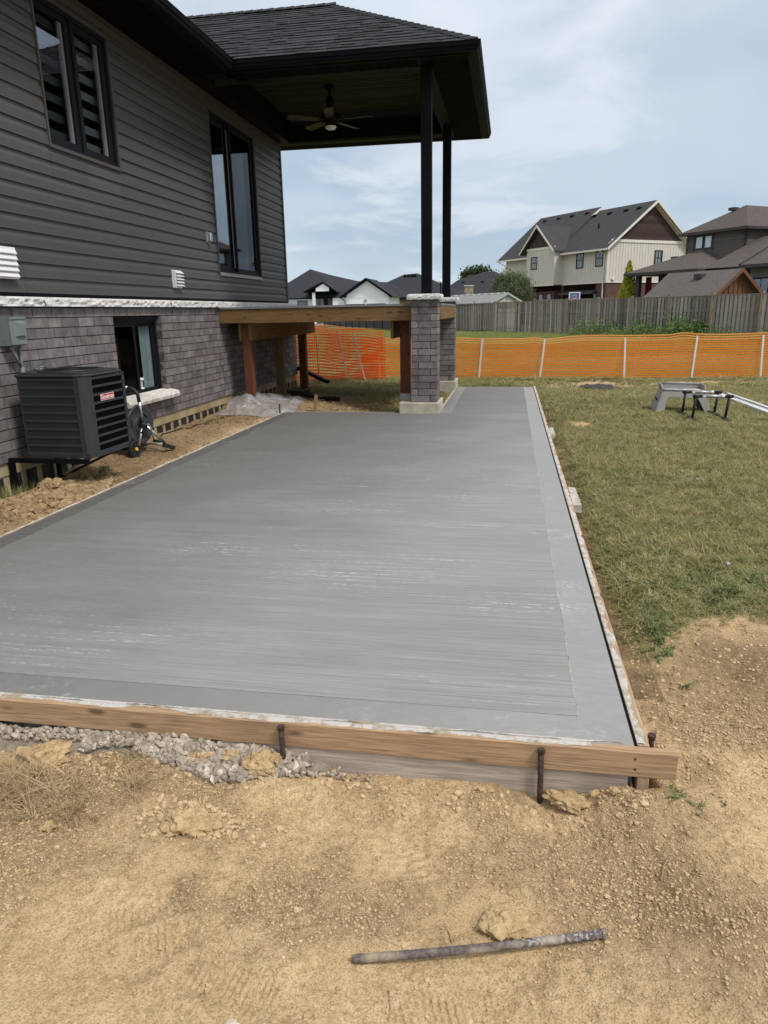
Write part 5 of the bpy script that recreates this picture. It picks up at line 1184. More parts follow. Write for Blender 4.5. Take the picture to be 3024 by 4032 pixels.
# cream house with brown gables
B = thing('house', 'two storey cream board house with brown gable ends above the fence', 'house', (7.26, 60, 0), rad(36)); pt = local(B)
pt('brick_storey', MB().box(.05, 8.6, .05, 1.15, -.2, 3.26).box(1.6, 8.6, 1.15, 9.2, -.2, 3.26).box(.05, 8.6, 9.2, 13.2, -.2, 3.26), M_redbrick)
pt('brick_storey', MB().box(-.4, 1.6, 5.75, 8.5, -.2, 2.75), M_redbrick)
pt('upper_storey', MB().box(0, 8.7, 0, 13.3, 3.26, 5.95), M_cream)
pt('bay_upper_storey', MB().box(-.9, 0, 5.2, 9.0, 3.26, 5.95), M_cream)
pt('skirt_trim', MB().box(-.03, 0, .0, 5.19, 3.2, 3.32).box(0, 8.72, -.03, 0, 3.2, 3.32).box(-.93, -.9, 5.2, 9.0, 3.2, 3.32), M_creamtrim)
for k in range(1, 17): pt('batten', MB().box(-.022, -.001, k*.30+.02, k*.30+.06, 3.32, 5.7), M_cream)
for k in range(13): pt('batten', MB().box(-.922, -.901, 5.2+k*.30, 5.24+k*.30, 3.32, 5.9), M_cream)
for k in range(14): pt('batten', MB().box(-.022, -.001, 9.1+k*.30, 9.14+k*.30, 3.32, 5.7), M_cream)
for k in range(1, 29): pt('batten', MB().box(k*.30, k*.30+.04, -.022, -.001, 3.32, 6.2), M_cream)
for k in range(2): pt('batten', MB().box(-.85+k*.4, -.81+k*.4, 5.178, 5.199, 3.32, 5.7), M_cream)
pt('corner_board', MB().box(-.03, .0, -.03, .10, 3.3, 5.75).box(0, .12, -.03, 0, 3.3, 5.75), M_creamtrim)
AP, ZR, ZE = 4.35, 9.33, 5.72; slp = (ZR-ZE)/(AP+.4)
m = MB(); m.prism([(.0, 5.95), (8.7, 5.95), (8.7, 6.1), (AP, ZR-.25), (0, 6.1)], .0, .04, 'y'); pt('gable_wall', m, M_cream)
m = MB()
for k in range(14):
    z_ = 6.42+k*.2; hw = (ZR-.12-z_)/slp-.25
    if hw > .1: pt('shake_course', MB().prism([(AP-hw, z_), (AP+hw, z_), (AP+max(hw-.2/slp, .03), z_+.19), (AP-max(hw-.2/slp, .03), z_+.19)], -.035-.0, -.001, 'y', random.random()), M_brown)
pt('frieze_board', MB().box(.25, 8.5, -.06, -.001, 6.2, 6.41), M_creamtrim)
def roof_prism(x0, xr, x1, ze, zr, y0_, y1_, th=.16):
    return MB().prism([(x0, ze), (xr, zr), (x1, ze), (x1, ze-th*.6), (xr, zr-th), (x0, ze-th*.6)], y0_, y1_, 'y')
pt('roof', roof_prism(-.45, AP, 9.15, ZE, ZR, -.45, 6.0), M_roofB)
pt('roof', roof_prism(-.45, AP+.1, 9.2, ZE, ZR+.30, 6.0, 14.1), M_roofB)
for s_, xa, xb in ((0, -.47, AP), (1, 9.17, AP)):
    z0_, z1_ = ZE, ZR; sg = -1 if s_ else 1
    m = MB().prism([(xa, z0_-.16), (xa, z0_+.02), (xb, z1_+.03), (xb, z1_-.19)], -.49, -.45, 'y'); pt('barge_board', m, M_creamtrim)
m = MB().prism([(AP+.1-1.0, ZR-.45), (AP+.1, ZR+.24), (AP+1.1, ZR-.45)], 5.96, 5.99, 'y'); pt('ridge_gable', m, M_creamtrim)
pt('soffit', MB().add([(-.40, -.44, ZE-.17), (AP, -.44, ZR-.24), (AP, -.001, ZR-.24), (-.40, -.001, ZE-.17)], [(0, 1, 2, 3)]).add([(9.1, -.44, ZE-.17), (AP, -.44, ZR-.24), (AP, -.001, ZR-.24), (9.1, -.001, ZE-.17)], [(3, 2, 1, 0)]), M_creamtrim)
m = MB().box(-.57, -.45, -.4, 5.0, ZE-.15, ZE-.01).box(-.57, -.45, 9.2, 14.1, ZE-.15, ZE-.01); pt('gutter', m, M_creamtrim)
m = MB().tube([(-.5, .35, ZE-.1), (-.5, .33, ZE-.22), (-.07, .3, ZE-.42), (-.07, .3, 3.3), (-.07, .25, .2)], .045, 8); pt('downspout', m, M_creamtrim)
m = MB().tube([(-.5, 13.9, ZE-.1), (-.07, 13.35, ZE-.5), (-.07, 13.35, 3)], .045, 8); pt('downspout', m, M_creamtrim)
# bay gable
gy, gz = 7.25, 8.10; ge = 5.95
m = MB().prism([(4.95, ge), (gy, gz), (9.55, ge), (9.55, ge-.09), (gy, gz-.12), (4.95, ge-.09)], -1.3, 2.6, 'x'); pt('bay_roof', m, M_roofB)
m = MB().prism([(5.2, 5.95), (9.0, 5.95), (gy, gz-.25)], -.9, -.86, 'x'); pt('bay_gable_wall', m, M_cream)
for k in range(8):
    z_ = 6.35+k*.2; hw = (gz-.2-z_)/(2.15/2.3)-.12
    if hw > .06: pt('shake_course', MB().prism([(gy-hw, z_), (gy+hw, z_), (gy+max(hw-.2, .02), z_+.19), (gy-max(hw-.2, .02), z_+.19)], -.935, -.901, 'x', random.random()), M_brown)
pt('frieze_board', MB().box(-.95, -.901, 5.2, 9.0, 6.12, 6.33), M_creamtrim)
for (ya, yb) in ((4.93, gy), (9.57, gy)): pt('barge_board', MB().prism([(ya, ge-.13), (ya, ge+.03), (yb, gz+.03), (yb, gz-.17)], -1.34, -1.30, 'x'), M_creamtrim)
for (ya, yb, za, zb, x_) in ((2.70, 3.55, 4.43, 5.69, -.001), (.48, 1.32, 4.45, 5.68, -.001), (7.5, 8.35, 4.6, 5.63, -.901)): window(pt, x_, ya, yb, za, zb)
window(pt, -.001, 4.88, 5.76, 4.5, 5.68, face='y')
for (ya, yb) in ((6.0, 6.75), (7.1, 7.85)): window(pt, -.401, ya, yb, 1.9, 2.6, bars=False); pt('window_sill', MB().box(-.46, -.401, ya-.08, yb+.08, 1.80, 1.89), M_creamtrim)
for (ya, yb) in ((1.3, 2.3), (2.5, 3.5), (3.7, 4.6)): window(pt, 1.599, ya, yb, .3, 2.7)
pt('porch_post', MB().box(-.1, .1, 4.95, 5.15, -.2, 3.2), M_greytrim)
m = MB().add([(1.55, 1.0, 2.95), (1.55, 4.9, 2.95), (-.6, 4.9, 2.55), (-.6, 1.0, 2.55), (1.55, 1.0, 2.85), (1.55, 4.9, 2.85), (-.6, 4.9, 2.40), (-.6, 1.0, 2.40)], [(0, 1, 2, 3), (7, 6, 5, 4), (3, 2, 6, 7), (0, 3, 7, 4), (1, 5, 6, 2)]); pt('awning', m, M_greytrim)
for s_, z_ in ((12.75, 9.6), (10.78, 9.6), (8.96, 9.6), (7.03, 9.6), (5.82, 9.28), (4.01, 9.24), (2.16, 9.24), (.76, 9.24)):
    xx = AP-.55-(0 if s_ < 6 else -.25); zz = z_-.45; pt('roof_vent', MB().box(xx-.25, xx+.15, s_-.2, s_+.2, zz-.05, zz+.12), M_black)
pt('plumbing_vent', MB().tube([(2.0, 3.4, 7.3), (2.0, 3.4, 7.95)], .06, 8), M_black)
pt('security_light', MB().box(.5, .75, -.15, 0, 3.42, 3.55), M_white)

# brown grey house on the right
C2 = thing('house', 'grey sided house with brown grey hipped roofs at the right edge', 'house', (10.17, 44, 0), rad(36)); pt = local(C2)
def hip(x0, x1, y0_, y1_, ze, zr, rx0, rx1, ry0, ry1, drop=.14):
    m = MB(); v = [(x0, y0_, ze), (x1, y0_, ze), (x1, y1_, ze), (x0, y1_, ze), (rx0, ry0, zr), (rx1, ry0, zr), (rx1, ry1, zr), (rx0, ry1, zr)]
    m.add(v, [(0, 1, 5, 4), (1, 2, 6, 5), (2, 3, 7, 6), (3, 0, 4, 7), (4, 5, 6, 7)]); return m
# low wing with the porch
pt('low_roof', hip(0, 9, 0, 5.5, 3.36, 4.72, 4.15, 6, 3.2, 3.3), M_roofC)
pt('low_fascia', MB().box(-.06, .0, -.02, 5.52, 3.20, 3.35).box(0, 9, -.06, 0, 3.20, 3.35).box(0, 9, 5.5, 5.56, 3.2, 3.35).box(0, 9, 0, 5.5, 3.22, 3.26), M_greytrim)
pt('low_wall', MB().box(.5, 9, .3, 1.9, -.2, 3.2).box(2.4, 9, 1.9, 5.0, -.2, 3.2), M_greyside)
pt('porch_post', MB().box(.45, .72, 4.7, 4.98, -.2, 3.2), M_greytrim)
pt('porch_shade_sheet', MB().box(2.36, 2.39, 1.95, 4.9, .0, 3.0), M_darkcavity)  # near-black sheet that paints the shade of the porch recess
m = MB(); vs = []
for i in range(13): vs += [(.62+.05*math.sin(i*1.7), 4.3-.05*i, .3), (.62+.05*math.sin(i*1.7), 4.3-.035*i, 3.1)]
m.add(vs, [(2*i, 2*i+1, 2*i+3, 2*i+2) for i in range(12)]); pt('red_curtain', m, pm('red_cloth', (.10, .012, .018), None, 4, .9, .1))
# upper block
pt('upper_wall', MB().box(4.15, 14, .33, 4.55, 3.4, 5.66), M_greyside)
for k in range(11):
    z_ = 3.6+k*.185
    for (ya, yb) in ((.45, 2.50), (4.05, 4.45)): pt('siding_board', MB().box(4.128, 4.149, ya, yb, z_, z_+.172, random.random()), M_greyside)
    pt('siding_board', MB().box(4.28, 14, .308, .329, z_, z_+.172, random.random()), M_greyside)
pt('corner_board', MB().box(4.11, 4.15, .29, .44, 3.5, 5.66).box(4.15, 4.27, .29, .33, 3.5, 5.66).box(4.11, 4.15, 4.44, 4.58, 3.5, 5.66).box(4.115, 4.15, 2.50, 2.62, 4.6, 5.66).box(4.115, 4.15, 3.95, 4.05, 4.6, 5.66), M_greytrim)
pt('upper_roof', hip(3.75, 15, 0, 4.85, 5.72, 7.22, 6.5, 12, 2.42, 2.44), M_roofC)
pt('upper_fascia', MB().box(3.69, 3.75, -.02, 4.87, 5.56, 5.71).box(3.75, 15, -.06, 0, 5.56, 5.71).box(3.75, 15, 0, 4.85, 5.57, 5.61), M_greytrim)
for (ya, yb) in ((2.64, 3.26), (3.30, 3.93)): window(pt, 4.149, ya, yb, 4.72, 5.5, bars=False, fr=M_greytrim, back=M_white)
pt('downspout', MB().tube([(3.70, .6, 5.6), (4.05, .38, 5.3), (4.05, .38, 3.9)], .045, 8), M_greytrim)
for (x_, y_, z_) in ((6.0, 2.9, 6.95), (2.9, 4.2, 4.15)): pt('roof_vent', MB().box(x_-.2, x_+.2, y_-.22, y_+.22, z_, z_+.17), M_greytrim)
# right wing in front
pt('wing_roof', MB().add([(-.2, -2.9, 3.36), (-.2, -12, 3.36), (6.2, -12, 6.2), (6.2, -2.9, 6.2), (-.2, -2.9, 3.2), (6.2, -2.9, 6.05), (12, -2.9, 3.36), (12, -12, 3.36)], [(3, 2, 1, 0), (0, 4, 5, 3), (3, 6, 7, 2)]), M_roofC)
pt('wing_rake_trim', MB().beam((-.2, -2.86, 3.34), (6.2, -2.86, 6.18), .08, .16), M_greytrim)
pt('wing_fascia', MB().box(-.27, -.2, -12, -2.9, 3.2, 3.36), M_greytrim)
pt('wing_wall', MB().box(.25, 11, -12, -3.2, -.2, 3.22).prism([(.25, 3.2), (11, 3.2), (6.1, 5.9)], -3.24, -3.2, 'y'), M_greyside)
pt('valley_roof', MB().add([(.6, .2, 3.34), (.6, -2.9, 3.34), (5.5, -2.9, 5.2), (5.5, .3, 5.2)], [(3, 2, 1, 0)]), M_roofC)
for ya in (-4.4, -5.7, -7.0): window(pt, .249, ya, ya+1.0, .6, 2.7)
pt('back_roof', hip(9, 16, -8, 1, 6.1, 8.0, 11, 14, -5, -2), M_roofC)

# timber shed behind the fence
S_ = thing('garden_shed', 'brown board shed with a shingled gable roof just behind the fence', 'shed', (10.29, 36, 0), rad(36)); pt = local(S_)
m = MB().prism([(-2.35, 1.28), (0, 2.95), (2.05, 1.48), (2.05, 1.40), (0, 2.86), (-2.35, 1.2)], -.0, 4.25, 'y'); pt('roof', m, M_roofS)
m = MB().prism([(-1.75, -.1), (1.7, -.1), (1.7, 1.66), (0, 2.84), (-1.75, 1.62)], .24, 4.1, 'y'); pt('wall', m, M_shedwall)
for k in range(12):
    x_ = -1.72+k*.31; zt = 2.84-abs(x_+.02)*.70-.06
    if zt > .5: pt('batten', MB().box(x_-.022, x_+.022, .205, .238, -.1, zt), M_shedwall)
for sg, xa, za in ((1, -2.37, 1.26), (-1, 2.07, 1.46)): pt('barge_board', MB().prism([(xa, za-.14), (xa, za+.05), (0, 2.98), (0, 2.80)], -.05, -.001, 'y'), M_shedwall)
pt('roof_vent', MB().box(-.62, -.25, 1.75, 2.15, 2.58, 2.80), M_greytrim)

# grey resin shed
S_ = thing('garden_shed', 'low pale resin shed with ribbed grey roof behind the left part of the fence', 'shed', (-.22, 49, 0), rad(36)); pt = local(S_)
pt('roof', MB().prism([(-1.28, 1.78), (0, 2.39), (1.28, 1.78), (1.28, 1.72), (0, 2.32), (-1.28, 1.72)], 0, 7.0, 'y'), M_resinroof)
for k in range(9): pt('ridge_tile', MB().box(-.10, .10, .3+k*.75, .75+k*.75, 2.36, 2.42), M_white)
pt('wall', MB().prism([(-1.1, -.05), (1.1, -.05), (1.1, 1.8), (0, 2.31), (-1.1, 1.8)], .10, 6.8, 'y'), M_resin)
pt('round_vent', MB().lathe([(0, .01), (.11, .01), (.13, 0)], (0, .095, 2.05), (0, -1, 0), 16), M_galv)
pt('door_arch', MB().add([(.75*math.cos(k*math.pi/12), .092, 1.38+.42*math.sin(k*math.pi/12)) for k in range(13)], [tuple(range(13))]), M_dfence)
for s_ in (-1, 1): pt('barge_board', MB().prism([(s_*1.30, 1.66), (s_*1.30, 1.80), (0, 2.42), (0, 2.29)], -.03, -.001, 'y'), M_resin)

# white modern house
A2 = thing('house', 'white modern bungalow with black hipped roof and double garage', 'house', (-20, 90, 0)); g0 = 0
pA = lambda nm, mb, mat, **k: part(nm, mb, mat, A2, **k)
pA('wall', MB().box(-29.2, -24.55, 91, 99, -.2, 3.1), M_whitewall); pA('wall', MB().box(-22.2, -20.4, 90.5, 99, -.2, 3.1).box(-24.55, -22.2, 93.5, 99, -.2, 3.1), M_whitewall)
pA('wall', MB().box(-20.4, -14.95, 90, 99, -.2, 3.12), M_whitewall)
pA('gable_wall', MB().prism([(-20.24, 3.12), (-14.97, 3.12), (-14.97, 3.4), (-17.6, 5.05), (-20.24, 3.4)], 90.0, 90.12, 'y'), M_whitewall)
for k in range(17): pA('batten', MB().box(-20.15+k*.31, -20.12+k*.31, 89.965, 89.999, 3.1, 4.95-abs(-17.6-(-20.13+k*.31))*.60), M_whitewall)
pA('trim_band', MB().box(-20.4, -14.95, 89.96, 90.0, 3.02, 3.14), M_white)
m = MB().prism([(-22.3, 3.02), (-20.3, 3.02), (-17.6, 4.98), (-15.0, 3.10), (-14.4, 3.02), (-14.4, 3.16), (-17.7, 5.36), (-20.9, 3.26), (-22.3, 3.16)], 89.4, 89.5, 'y')
m = MB().beam((-21.0, 89.5, 3.05), (-17.65, 89.5, 5.24), .25, .22, (0, 1, 0)).beam((-14.4, 89.5, 3.05), (-17.65, 89.5, 5.24), .25, .22, (0, 1, 0)); pA('barge_board', m, M_black)
pA('roof', MB().add([(-21.1, 89.4, 3.1), (-17.65, 89.4, 5.36), (-17.65, 97, 5.36), (-21.1, 97, 3.1)], [(0, 1, 2, 3)]).add([(-14.3, 89.4, 3.1), (-17.65, 89.4, 5.36), (-17.65, 97, 5.36), (-14.3, 97, 3.1)], [(3, 2, 1, 0)]), M_roofD)
m = MB(); v = [(-31.5, 90.3, 3.15), (-20.2, 90.3, 3.15), (-14.0, 97, 3.15), (-14, 103, 3.15), (-31.5, 103, 3.15), (-26.3, 95.5, 6.9), (-24.6, 95.5, 6.35), (-20.2, 97, 5.3), (-16, 98.5, 5.1)]
m.add(v, [(0, 1, 7, 6, 5), (1, 2, 8, 7), (4, 0, 5), (3, 4, 5, 6), (2, 3, 8), (6, 7, 8, 3)]); pA('roof', m, M_roofD)
pA('fascia', MB().box(-31.5, -22.1, 90.2, 90.32, 3.02, 3.17), M_black)
pA('portico_roof', MB().prism([(-25.5, 3.86), (-23.05, 5.02), (-21.4, 3.86), (-21.4, 3.78), (-23.05, 4.86), (-25.5, 3.78)], 89.2, 95, 'y'), M_roofD)
pA('portico_edge', MB().beam((-25.5, 89.15, 3.86), (-23.05, 89.15, 4.98), .1, .2, (0, 1, 0)).beam((-21.4, 89.15, 3.86), (-23.05, 89.15, 4.98), .1, .2, (0, 1, 0)).box(-25.5, -24.0, 89.2, 91, 3.76, 3.86), M_black)
pA('portico_gable', MB().prism([(-24.0, 3.9), (-22.3, 3.9), (-22.3, 4.3), (-23.05, 4.78), (-24.0, 4.25)], 89.25, 89.3, 'y'), M_whitewall)
pA('portico_column', MB().box(-24.48, -24.15, 89.3, 89.6, -.2, 3.8), M_white); pA('entry_shadow', MB().box(-24.1, -22.25, 93.4, 93.48, .1, 3.6), M_dfence); pA('entry_stone', MB().box(-23.5, -22.9, 93.3, 93.39, -.1, 3.6), M_chstone)
def wnd(o_, x0, x1, y_, z0_, z1_):
    W_ = part('window', MB().box(x0, x1, y_-.05, y_, z0_, z1_), M_blackfr, o_); part('glass_pane', MB().box(x0+.08, x1-.08, y_-.06, y_-.051, z0_+.08, z1_-.08), M_glass, W_)
wnd(A2, -26.95, -25.6, 91, 1.5, 2.85)
for x0 in (-20.35, -17.75): pA('garage_door', MB().box(x0, x0+2.4, 89.95, 90.0, 0, 2.3), M_blackfr)
pA('wall_plate', MB().box(-18.04, -17.7, 89.92, 89.96, 2.52, 2.80), M_galv)
pA('downspout', MB().tube([(-20.9, 89.6, 3.05), (-20.45, 89.93, 2.7), (-20.45, 89.93, 0)], .05, 8), M_black)
# dark roofed houses farther away
Dh = thing('house', 'charcoal hip roofed house with tan brick between the white house and the porch posts', 'house', (-14, 122, 0)); pD = lambda nm, mb, mat, **k: part(nm, mb, mat, Dh, **k)
m = MB(); v = [(-26.5, 120, 3.4), (-7.5, 120, 3.4), (-4, 134, 3.4), (-26.5, 134, 3.4), (-18.2, 126, 7.35), (-15.9, 126, 7.5), (-10.5, 127, 5.2)]
m.add(v, [(0, 1, 6, 5, 4), (1, 2, 6), (3, 0, 4), (2, 3, 4, 5, 6)]); pD('roof', m, M_roofD)
pD('wall', MB().box(-25.8, -8, 120.6, 133, -.2, 3.35), M_tanstone); pD('fascia', MB().box(-26.5, -7.5, 119.9, 120.0, 3.2, 3.4), M_black)
m = MB()
for x_ in (-17.9, -17.3, -16.7, -16.2): pD('roof_vent', MB().box(x_-.2, x_+.2, 125.2, 125.7, 6.95-.1*abs(x_+17), 7.3-.05*abs(x_+17)), M_black)
Eh = thing('house', 'charcoal hip roofed house with a stone chimney beyond the resin shed', 'house', (-4, 132, 0)); pE = lambda nm, mb, mat, **k: part(nm, mb, mat, Eh, **k)
m = MB(); v = [(-13.5, 130, 3.6), (4.5, 130, 3.6), (4.5, 146, 3.6), (-13.5, 146, 3.6), (-5.0, 137.5, 8.0), (-3.0, 137.5, 8.0), (-9.6, 135, 6.6)]
m.add(v, [(0, 1, 5, 4, 6), (1, 2, 5), (2, 3, 6, 4, 5), (3, 0, 6)]); pE('roof', m, M_roofD)
m = MB(); v = [(-14.5, 124, 3.3), (-5.6, 124, 3.3), (-5.6, 131, 3.3), (-14.5, 131, 3.3), (-10.6, 127.5, 5.3)]
m.add(v, [(0, 1, 4), (1, 2, 4), (2, 3, 4), (3, 0, 4)]); pE('porch_roof', m, M_roofD)
pE('wall', MB().box(-13, 4, 131, 145, -.2, 3.6).box(-14, -6, 124.6, 131, -.2, 3.3), M_tanstone)
pE('chimney', MB().box(-7.6, -6.25, 122.3, 123.6, -.2, 5.1), M_chstone); pE('chimney_cap', MB().box(-7.7, -6.15, 122.2, 123.7, 5.1, 5.22), M_creamtrim)
for x_ in (-5.2, -8.6): pE('roof_vent', MB().box(x_-.25, x_+.25, 134, 134.6, 5.9, 6.25), M_black)
Gh = thing('house', 'low charcoal roofed house mostly hidden behind the far porch post', 'house', (0, 160, 0))
m = MB(); v = [(-2, 150, 3.4), (14, 150, 3.4), (14, 165, 3.4), (-2, 165, 3.4), (6, 157, 6.8)]; m.add(v, [(0, 1, 4), (1, 2, 4), (2, 3, 4), (3, 0, 4)]); part('roof', m, M_roofD, Gh); part('wall', MB().box(-1.5, 13.5, 150.6, 164, -.2, 3.4), M_tanstone, Gh)
o = solo('driveway', MB().box(-30, -13, 80, 90, -.06, -.02), pm('light_concrete', (.5, .5, .5), None, 2, .8, .2), 'pale concrete driveway before the white house', None, kind='structure')

Lm = thing('street_lamp', 'black street lamp with a white globe between the two porch posts', 'street lamp', (-5.66, 60, 0))
part('pole', MB().tube([(-5.66, 60, -.1), (-5.66, 60, 3.4)], .05, 10), M_black, Lm); part('collar', MB().lathe([(.05, 0), (.10, .03), (.10, .08), (.06, .12)], (-5.66, 60, 3.36), n=14), M_black, Lm)
part('globe', MB().lathe([(.05, -.12), (.12, -.08), (.15, 0), (.12, .09), (.05, .13), (.04, .17), (0, .20)], (-5.66, 60, 3.60), n=18), M_globe, Lm, smooth=True)
Bk = thing('basketball_hoop', 'small basketball hoop with blue backboard in a white frame behind the fence', 'basketball hoop', (3.86, 47, 0))
m = MB().box(3.52, 4.2, 46.98, 47.02, 1.80, 1.86).box(3.52, 4.2, 46.98, 47.02, 2.24, 2.30).box(3.52, 3.58, 46.98, 47.02, 1.86, 2.24).box(4.14, 4.2, 46.98, 47.02, 1.86, 2.24); part('frame', m, M_white, Bk)
part('backboard', MB().box(3.58, 4.14, 46.99, 47.01, 1.86, 2.24), M_blueglass, Bk); part('target_square', MB().box(3.76, 3.96, 46.975, 46.988, 1.92, 1.94).box(3.76, 3.96, 46.975, 46.988, 2.10, 2.12).box(3.76, 3.78, 46.975, 46.988, 1.94, 2.10).box(3.94, 3.96, 46.975, 46.988, 1.94, 2.10), M_white, Bk)
part('pole', MB().tube([(3.86, 47.1, -.05), (3.86, 47.1, 2.0)], .05, 8), M_black, Bk); part('rim', MB().tube([(3.86+.2*math.cos(k*math.pi/8), 46.75+.2*math.sin(k*math.pi/8), 1.9) for k in range(17)], .012, 5, False), M_netred, Bk)

# ------------------------------------------------------------------ trees and shrubs
def leaves(n, shape, size, slender, seed):
    r = np.random.default_rng(seed); m = MB(); pts = shape(r, n)
    d = r.normal(size=(n, 3)); d /= np.linalg.norm(d, axis=1)[:, None]; e = r.normal(size=(n, 3)); e = np.cross(d, e); e /= np.linalg.norm(e, axis=1)[:, None]
    sz = size*r.uniform(.6, 1.3, n); tn = r.uniform(0, 1, n)
    for i in range(n):
        p = pts[i]; a = d[i]*sz[i]; b_ = e[i]*sz[i]*slender; m.add([tuple(p-a*.5), tuple(p+b_*.5), tuple(p+a*.5), tuple(p-b_*.5)], [(0, 1, 2, 3)], tn[i])
    return m
def clumps(cx, cy, cz, rx, ry, rz, k, seed, spread=.33, power=.6, up=0):
    r0 = np.random.default_rng(seed); th = r0.uniform(0, 2*np.pi, k); ph = np.arccos(r0.uniform(-.75, 1, k)); rr = r0.uniform(.45, .95, k)**power
    cen = np.column_stack([rr*np.sin(ph)*np.cos(th)*rx, rr*np.sin(ph)*np.sin(th)*ry, rr*np.cos(ph)*rz]); cs_ = r0.uniform(.7, 1.3, k)
    def f(r, n):
        i = r.integers(0, k, n); q = r.normal(size=(n, 3))*spread*np.array([rx, ry, rz])*.55*cs_[i][:, None]; p = cen[i]+q
        return p+np.array([cx, cy, cz])
    return f
def tree(name, lab, cat, x, y, z, rx, rz, n, size, slender, mat, seed, k=40, trunk=.12, zc=None, limbs=6):
    T_ = thing(name, lab, cat, (x, y, z)); zc = zc or z+rz
    part('crown', leaves(n, clumps(x, y, zc, rx, rx, rz, k, seed), size, slender, seed), mat, T_)
    m = MB().tube([(x, y, z-.1), (x+.03, y, (z+zc)/2), (x-.02, y, zc)], [trunk, trunk*.7, trunk*.4], 8); rnd = random.Random(seed)
    for i in range(limbs):
        a_ = rnd.uniform(0, 6.28); h = z+(zc-z)*rnd.uniform(.3, .9); m.tube([(x, y, h), (x+rx*.4*math.cos(a_), y+rx*.4*math.sin(a_), h+rz*.3), (x+rx*.75*math.cos(a_), y+rx*.75*math.sin(a_), h+rz*.6)], [trunk*.5, trunk*.3, trunk*.12], 6)
    part('trunk', m, M_bark, T_); return T_
tree('willow_shrub', 'rounded grey green willow shrub in front of the cream house', 'shrub', -.05, 54.5, -.05, 1.45, 1.25, 15000, .20, .22, M_bush, 5, 46, .10, 2.55)
def cone(r, n):
    t_ = r.uniform(0, 1, n)**1.25; a_ = r.uniform(0, 6.28, n); rr = (.86*(1-t_)**.8+.03)*np.sqrt(r.uniform(.25, 1, n))*(1+.25*np.sin(a_*5+t_*20)); return np.column_stack([7.3+rr*np.cos(a_), 49+rr*np.sin(a_), .0+t_*4.15])
T_ = thing('cedar_shrub', 'narrow yellow green cedar standing beside the cream house', 'shrub', (7.3, 49, -.05)); part('crown', leaves(9000, cone, .16, .4, 8), M_cedar, T_); part('trunk', MB().tube([(7.3, 49, -.1), (7.3, 49, 3.6)], [.08, .02], 8), M_bark, T_)
tree('leafy_tree', 'distant dark tree top over the charcoal roofs', 'tree', -7.6, 168, -.2, 3.6, 2.2, 2600, .7, .5, M_treeleaf, 12, 30, .3, 8.2)
tree('leafy_bush', 'dark broad leaved weed bush against the fence at a post', 'bush', 8.2, 34.1, -.06, .30, .32, 900, .10, .5, M_weed, 15, 16, .02, .35)

# ------------------------------------------------------------------ things on the lawn
ST = thing('work_step', 'grey moulded plastic step stool with a rimmed open top on the lawn', 'step stool', (2.37, 10.45, -.05))
# shell: arched side walls, rim and inner tray
x0, x1_, y0_, y1_, zt, zl, zb = 2.075, 2.66, 10.28, 10.62, .325, .255, -.06
def arch_wall(xa, xb, xta, xtb, yy, yt, th):
    """side wall facing -y/+y with an arch cut out"""
    o_ = [(xa, zb), (xa+.125, zb), (xa+.150, .10), (xa+.185, .165), (xb-.185, .150), (xb-.150, .09), (xb-.075, zb), (xb, zb), (xtb+.012, .17), (xtb, zl), (xta, zl), (xta-.012, .17)]
    m = MB(); n = len(o_); f = lambda z_: yy+(yt-yy)*(z_-zb)/(zl-zb)
    vs = [(x, f(z_), z_) for x, z_ in o_]+[(x, f(z_)+th, z_) for x, z_ in o_]
    Q = [(0, 1, 2, 11), (11, 2, 3, 10), (10, 3, 4, 9), (9, 4, 5, 8), (8, 5, 6, 7)]
    m.add(vs, Q+[tuple(n+i for i in q[::-1]) for q in Q]+[(i, n+i, n+(i+1) % n, (i+1) % n) for i in range(n)]); return m
part('front_wall', arch_wall(1.995, 2.735, 2.095, 2.645, 10.235, 10.30, .012), M_stool, ST, bevel=.004)
part('back_wall', arch_wall(1.995, 2.735, 2.095, 2.645, 10.665, 10.60, -.012), M_stool, ST, bevel=.004)
for (xb, xt) in ((1.995, 2.095), (2.735, 2.645)):
    th = .012 if xb < 2.3 else -.012
    m = MB(); m.add([(xb, 10.235, zb), (xb, 10.665, zb), (xt, 10.60, zl), (xt, 10.30, zl), (xb+th, 10.235, zb), (xb+th, 10.665, zb), (xt+th, 10.60, zl), (xt+th, 10.30, zl)], [(0, 3, 2, 1), (4, 5, 6, 7), (0, 1, 5, 4), (3, 7, 6, 2), (0, 4, 7, 3), (1, 2, 6, 5)]); part('end_wall', m, M_stool, ST, bevel=.004)
m = MB()
for (zr, ya, yb) in ((.33, 10.60, 10.60), (.262, 10.30, 10.30)): m.tube([(2.10, ya, zr), (2.64, yb, zr-.012)], .011, 8)
m.tube([(2.095, 10.30, .262), (2.085, 10.40, .325), (2.09, 10.60, .33)], .011, 8).tube([(2.645, 10.30, .255), (2.66, 10.40, .305), (2.65, 10.60, .318)], .011, 8); part('rim', m, M_stool, ST, smooth=True)
part('tray_wall', MB().add([(2.095, 10.60, .255), (2.645, 10.60, .25), (2.64, 10.60, .32), (2.10, 10.60, .33)], [(0, 1, 2, 3)]).add([(2.095, 10.30, .25), (2.095, 10.60, .25), (2.09, 10.60, .33), (2.087, 10.40, .32)], [(0, 1, 2, 3)]).add([(2.645, 10.30, .25), (2.645, 10.60, .25), (2.65, 10.60, .32), (2.658, 10.40, .305)], [(0, 1, 2, 3)]), M_stool, ST)
part('step_plate', MB().box(2.10, 2.64, 10.31, 10.59, .236, .248), M_stool, ST)
m = MB()
for xc in (2.24, 2.50): m.lathe([(.075, .001), (.105, .004), (.112, .002)], (xc, 10.45, .248), n=24)
part('raised_ring', m, M_white, ST, smooth=True)
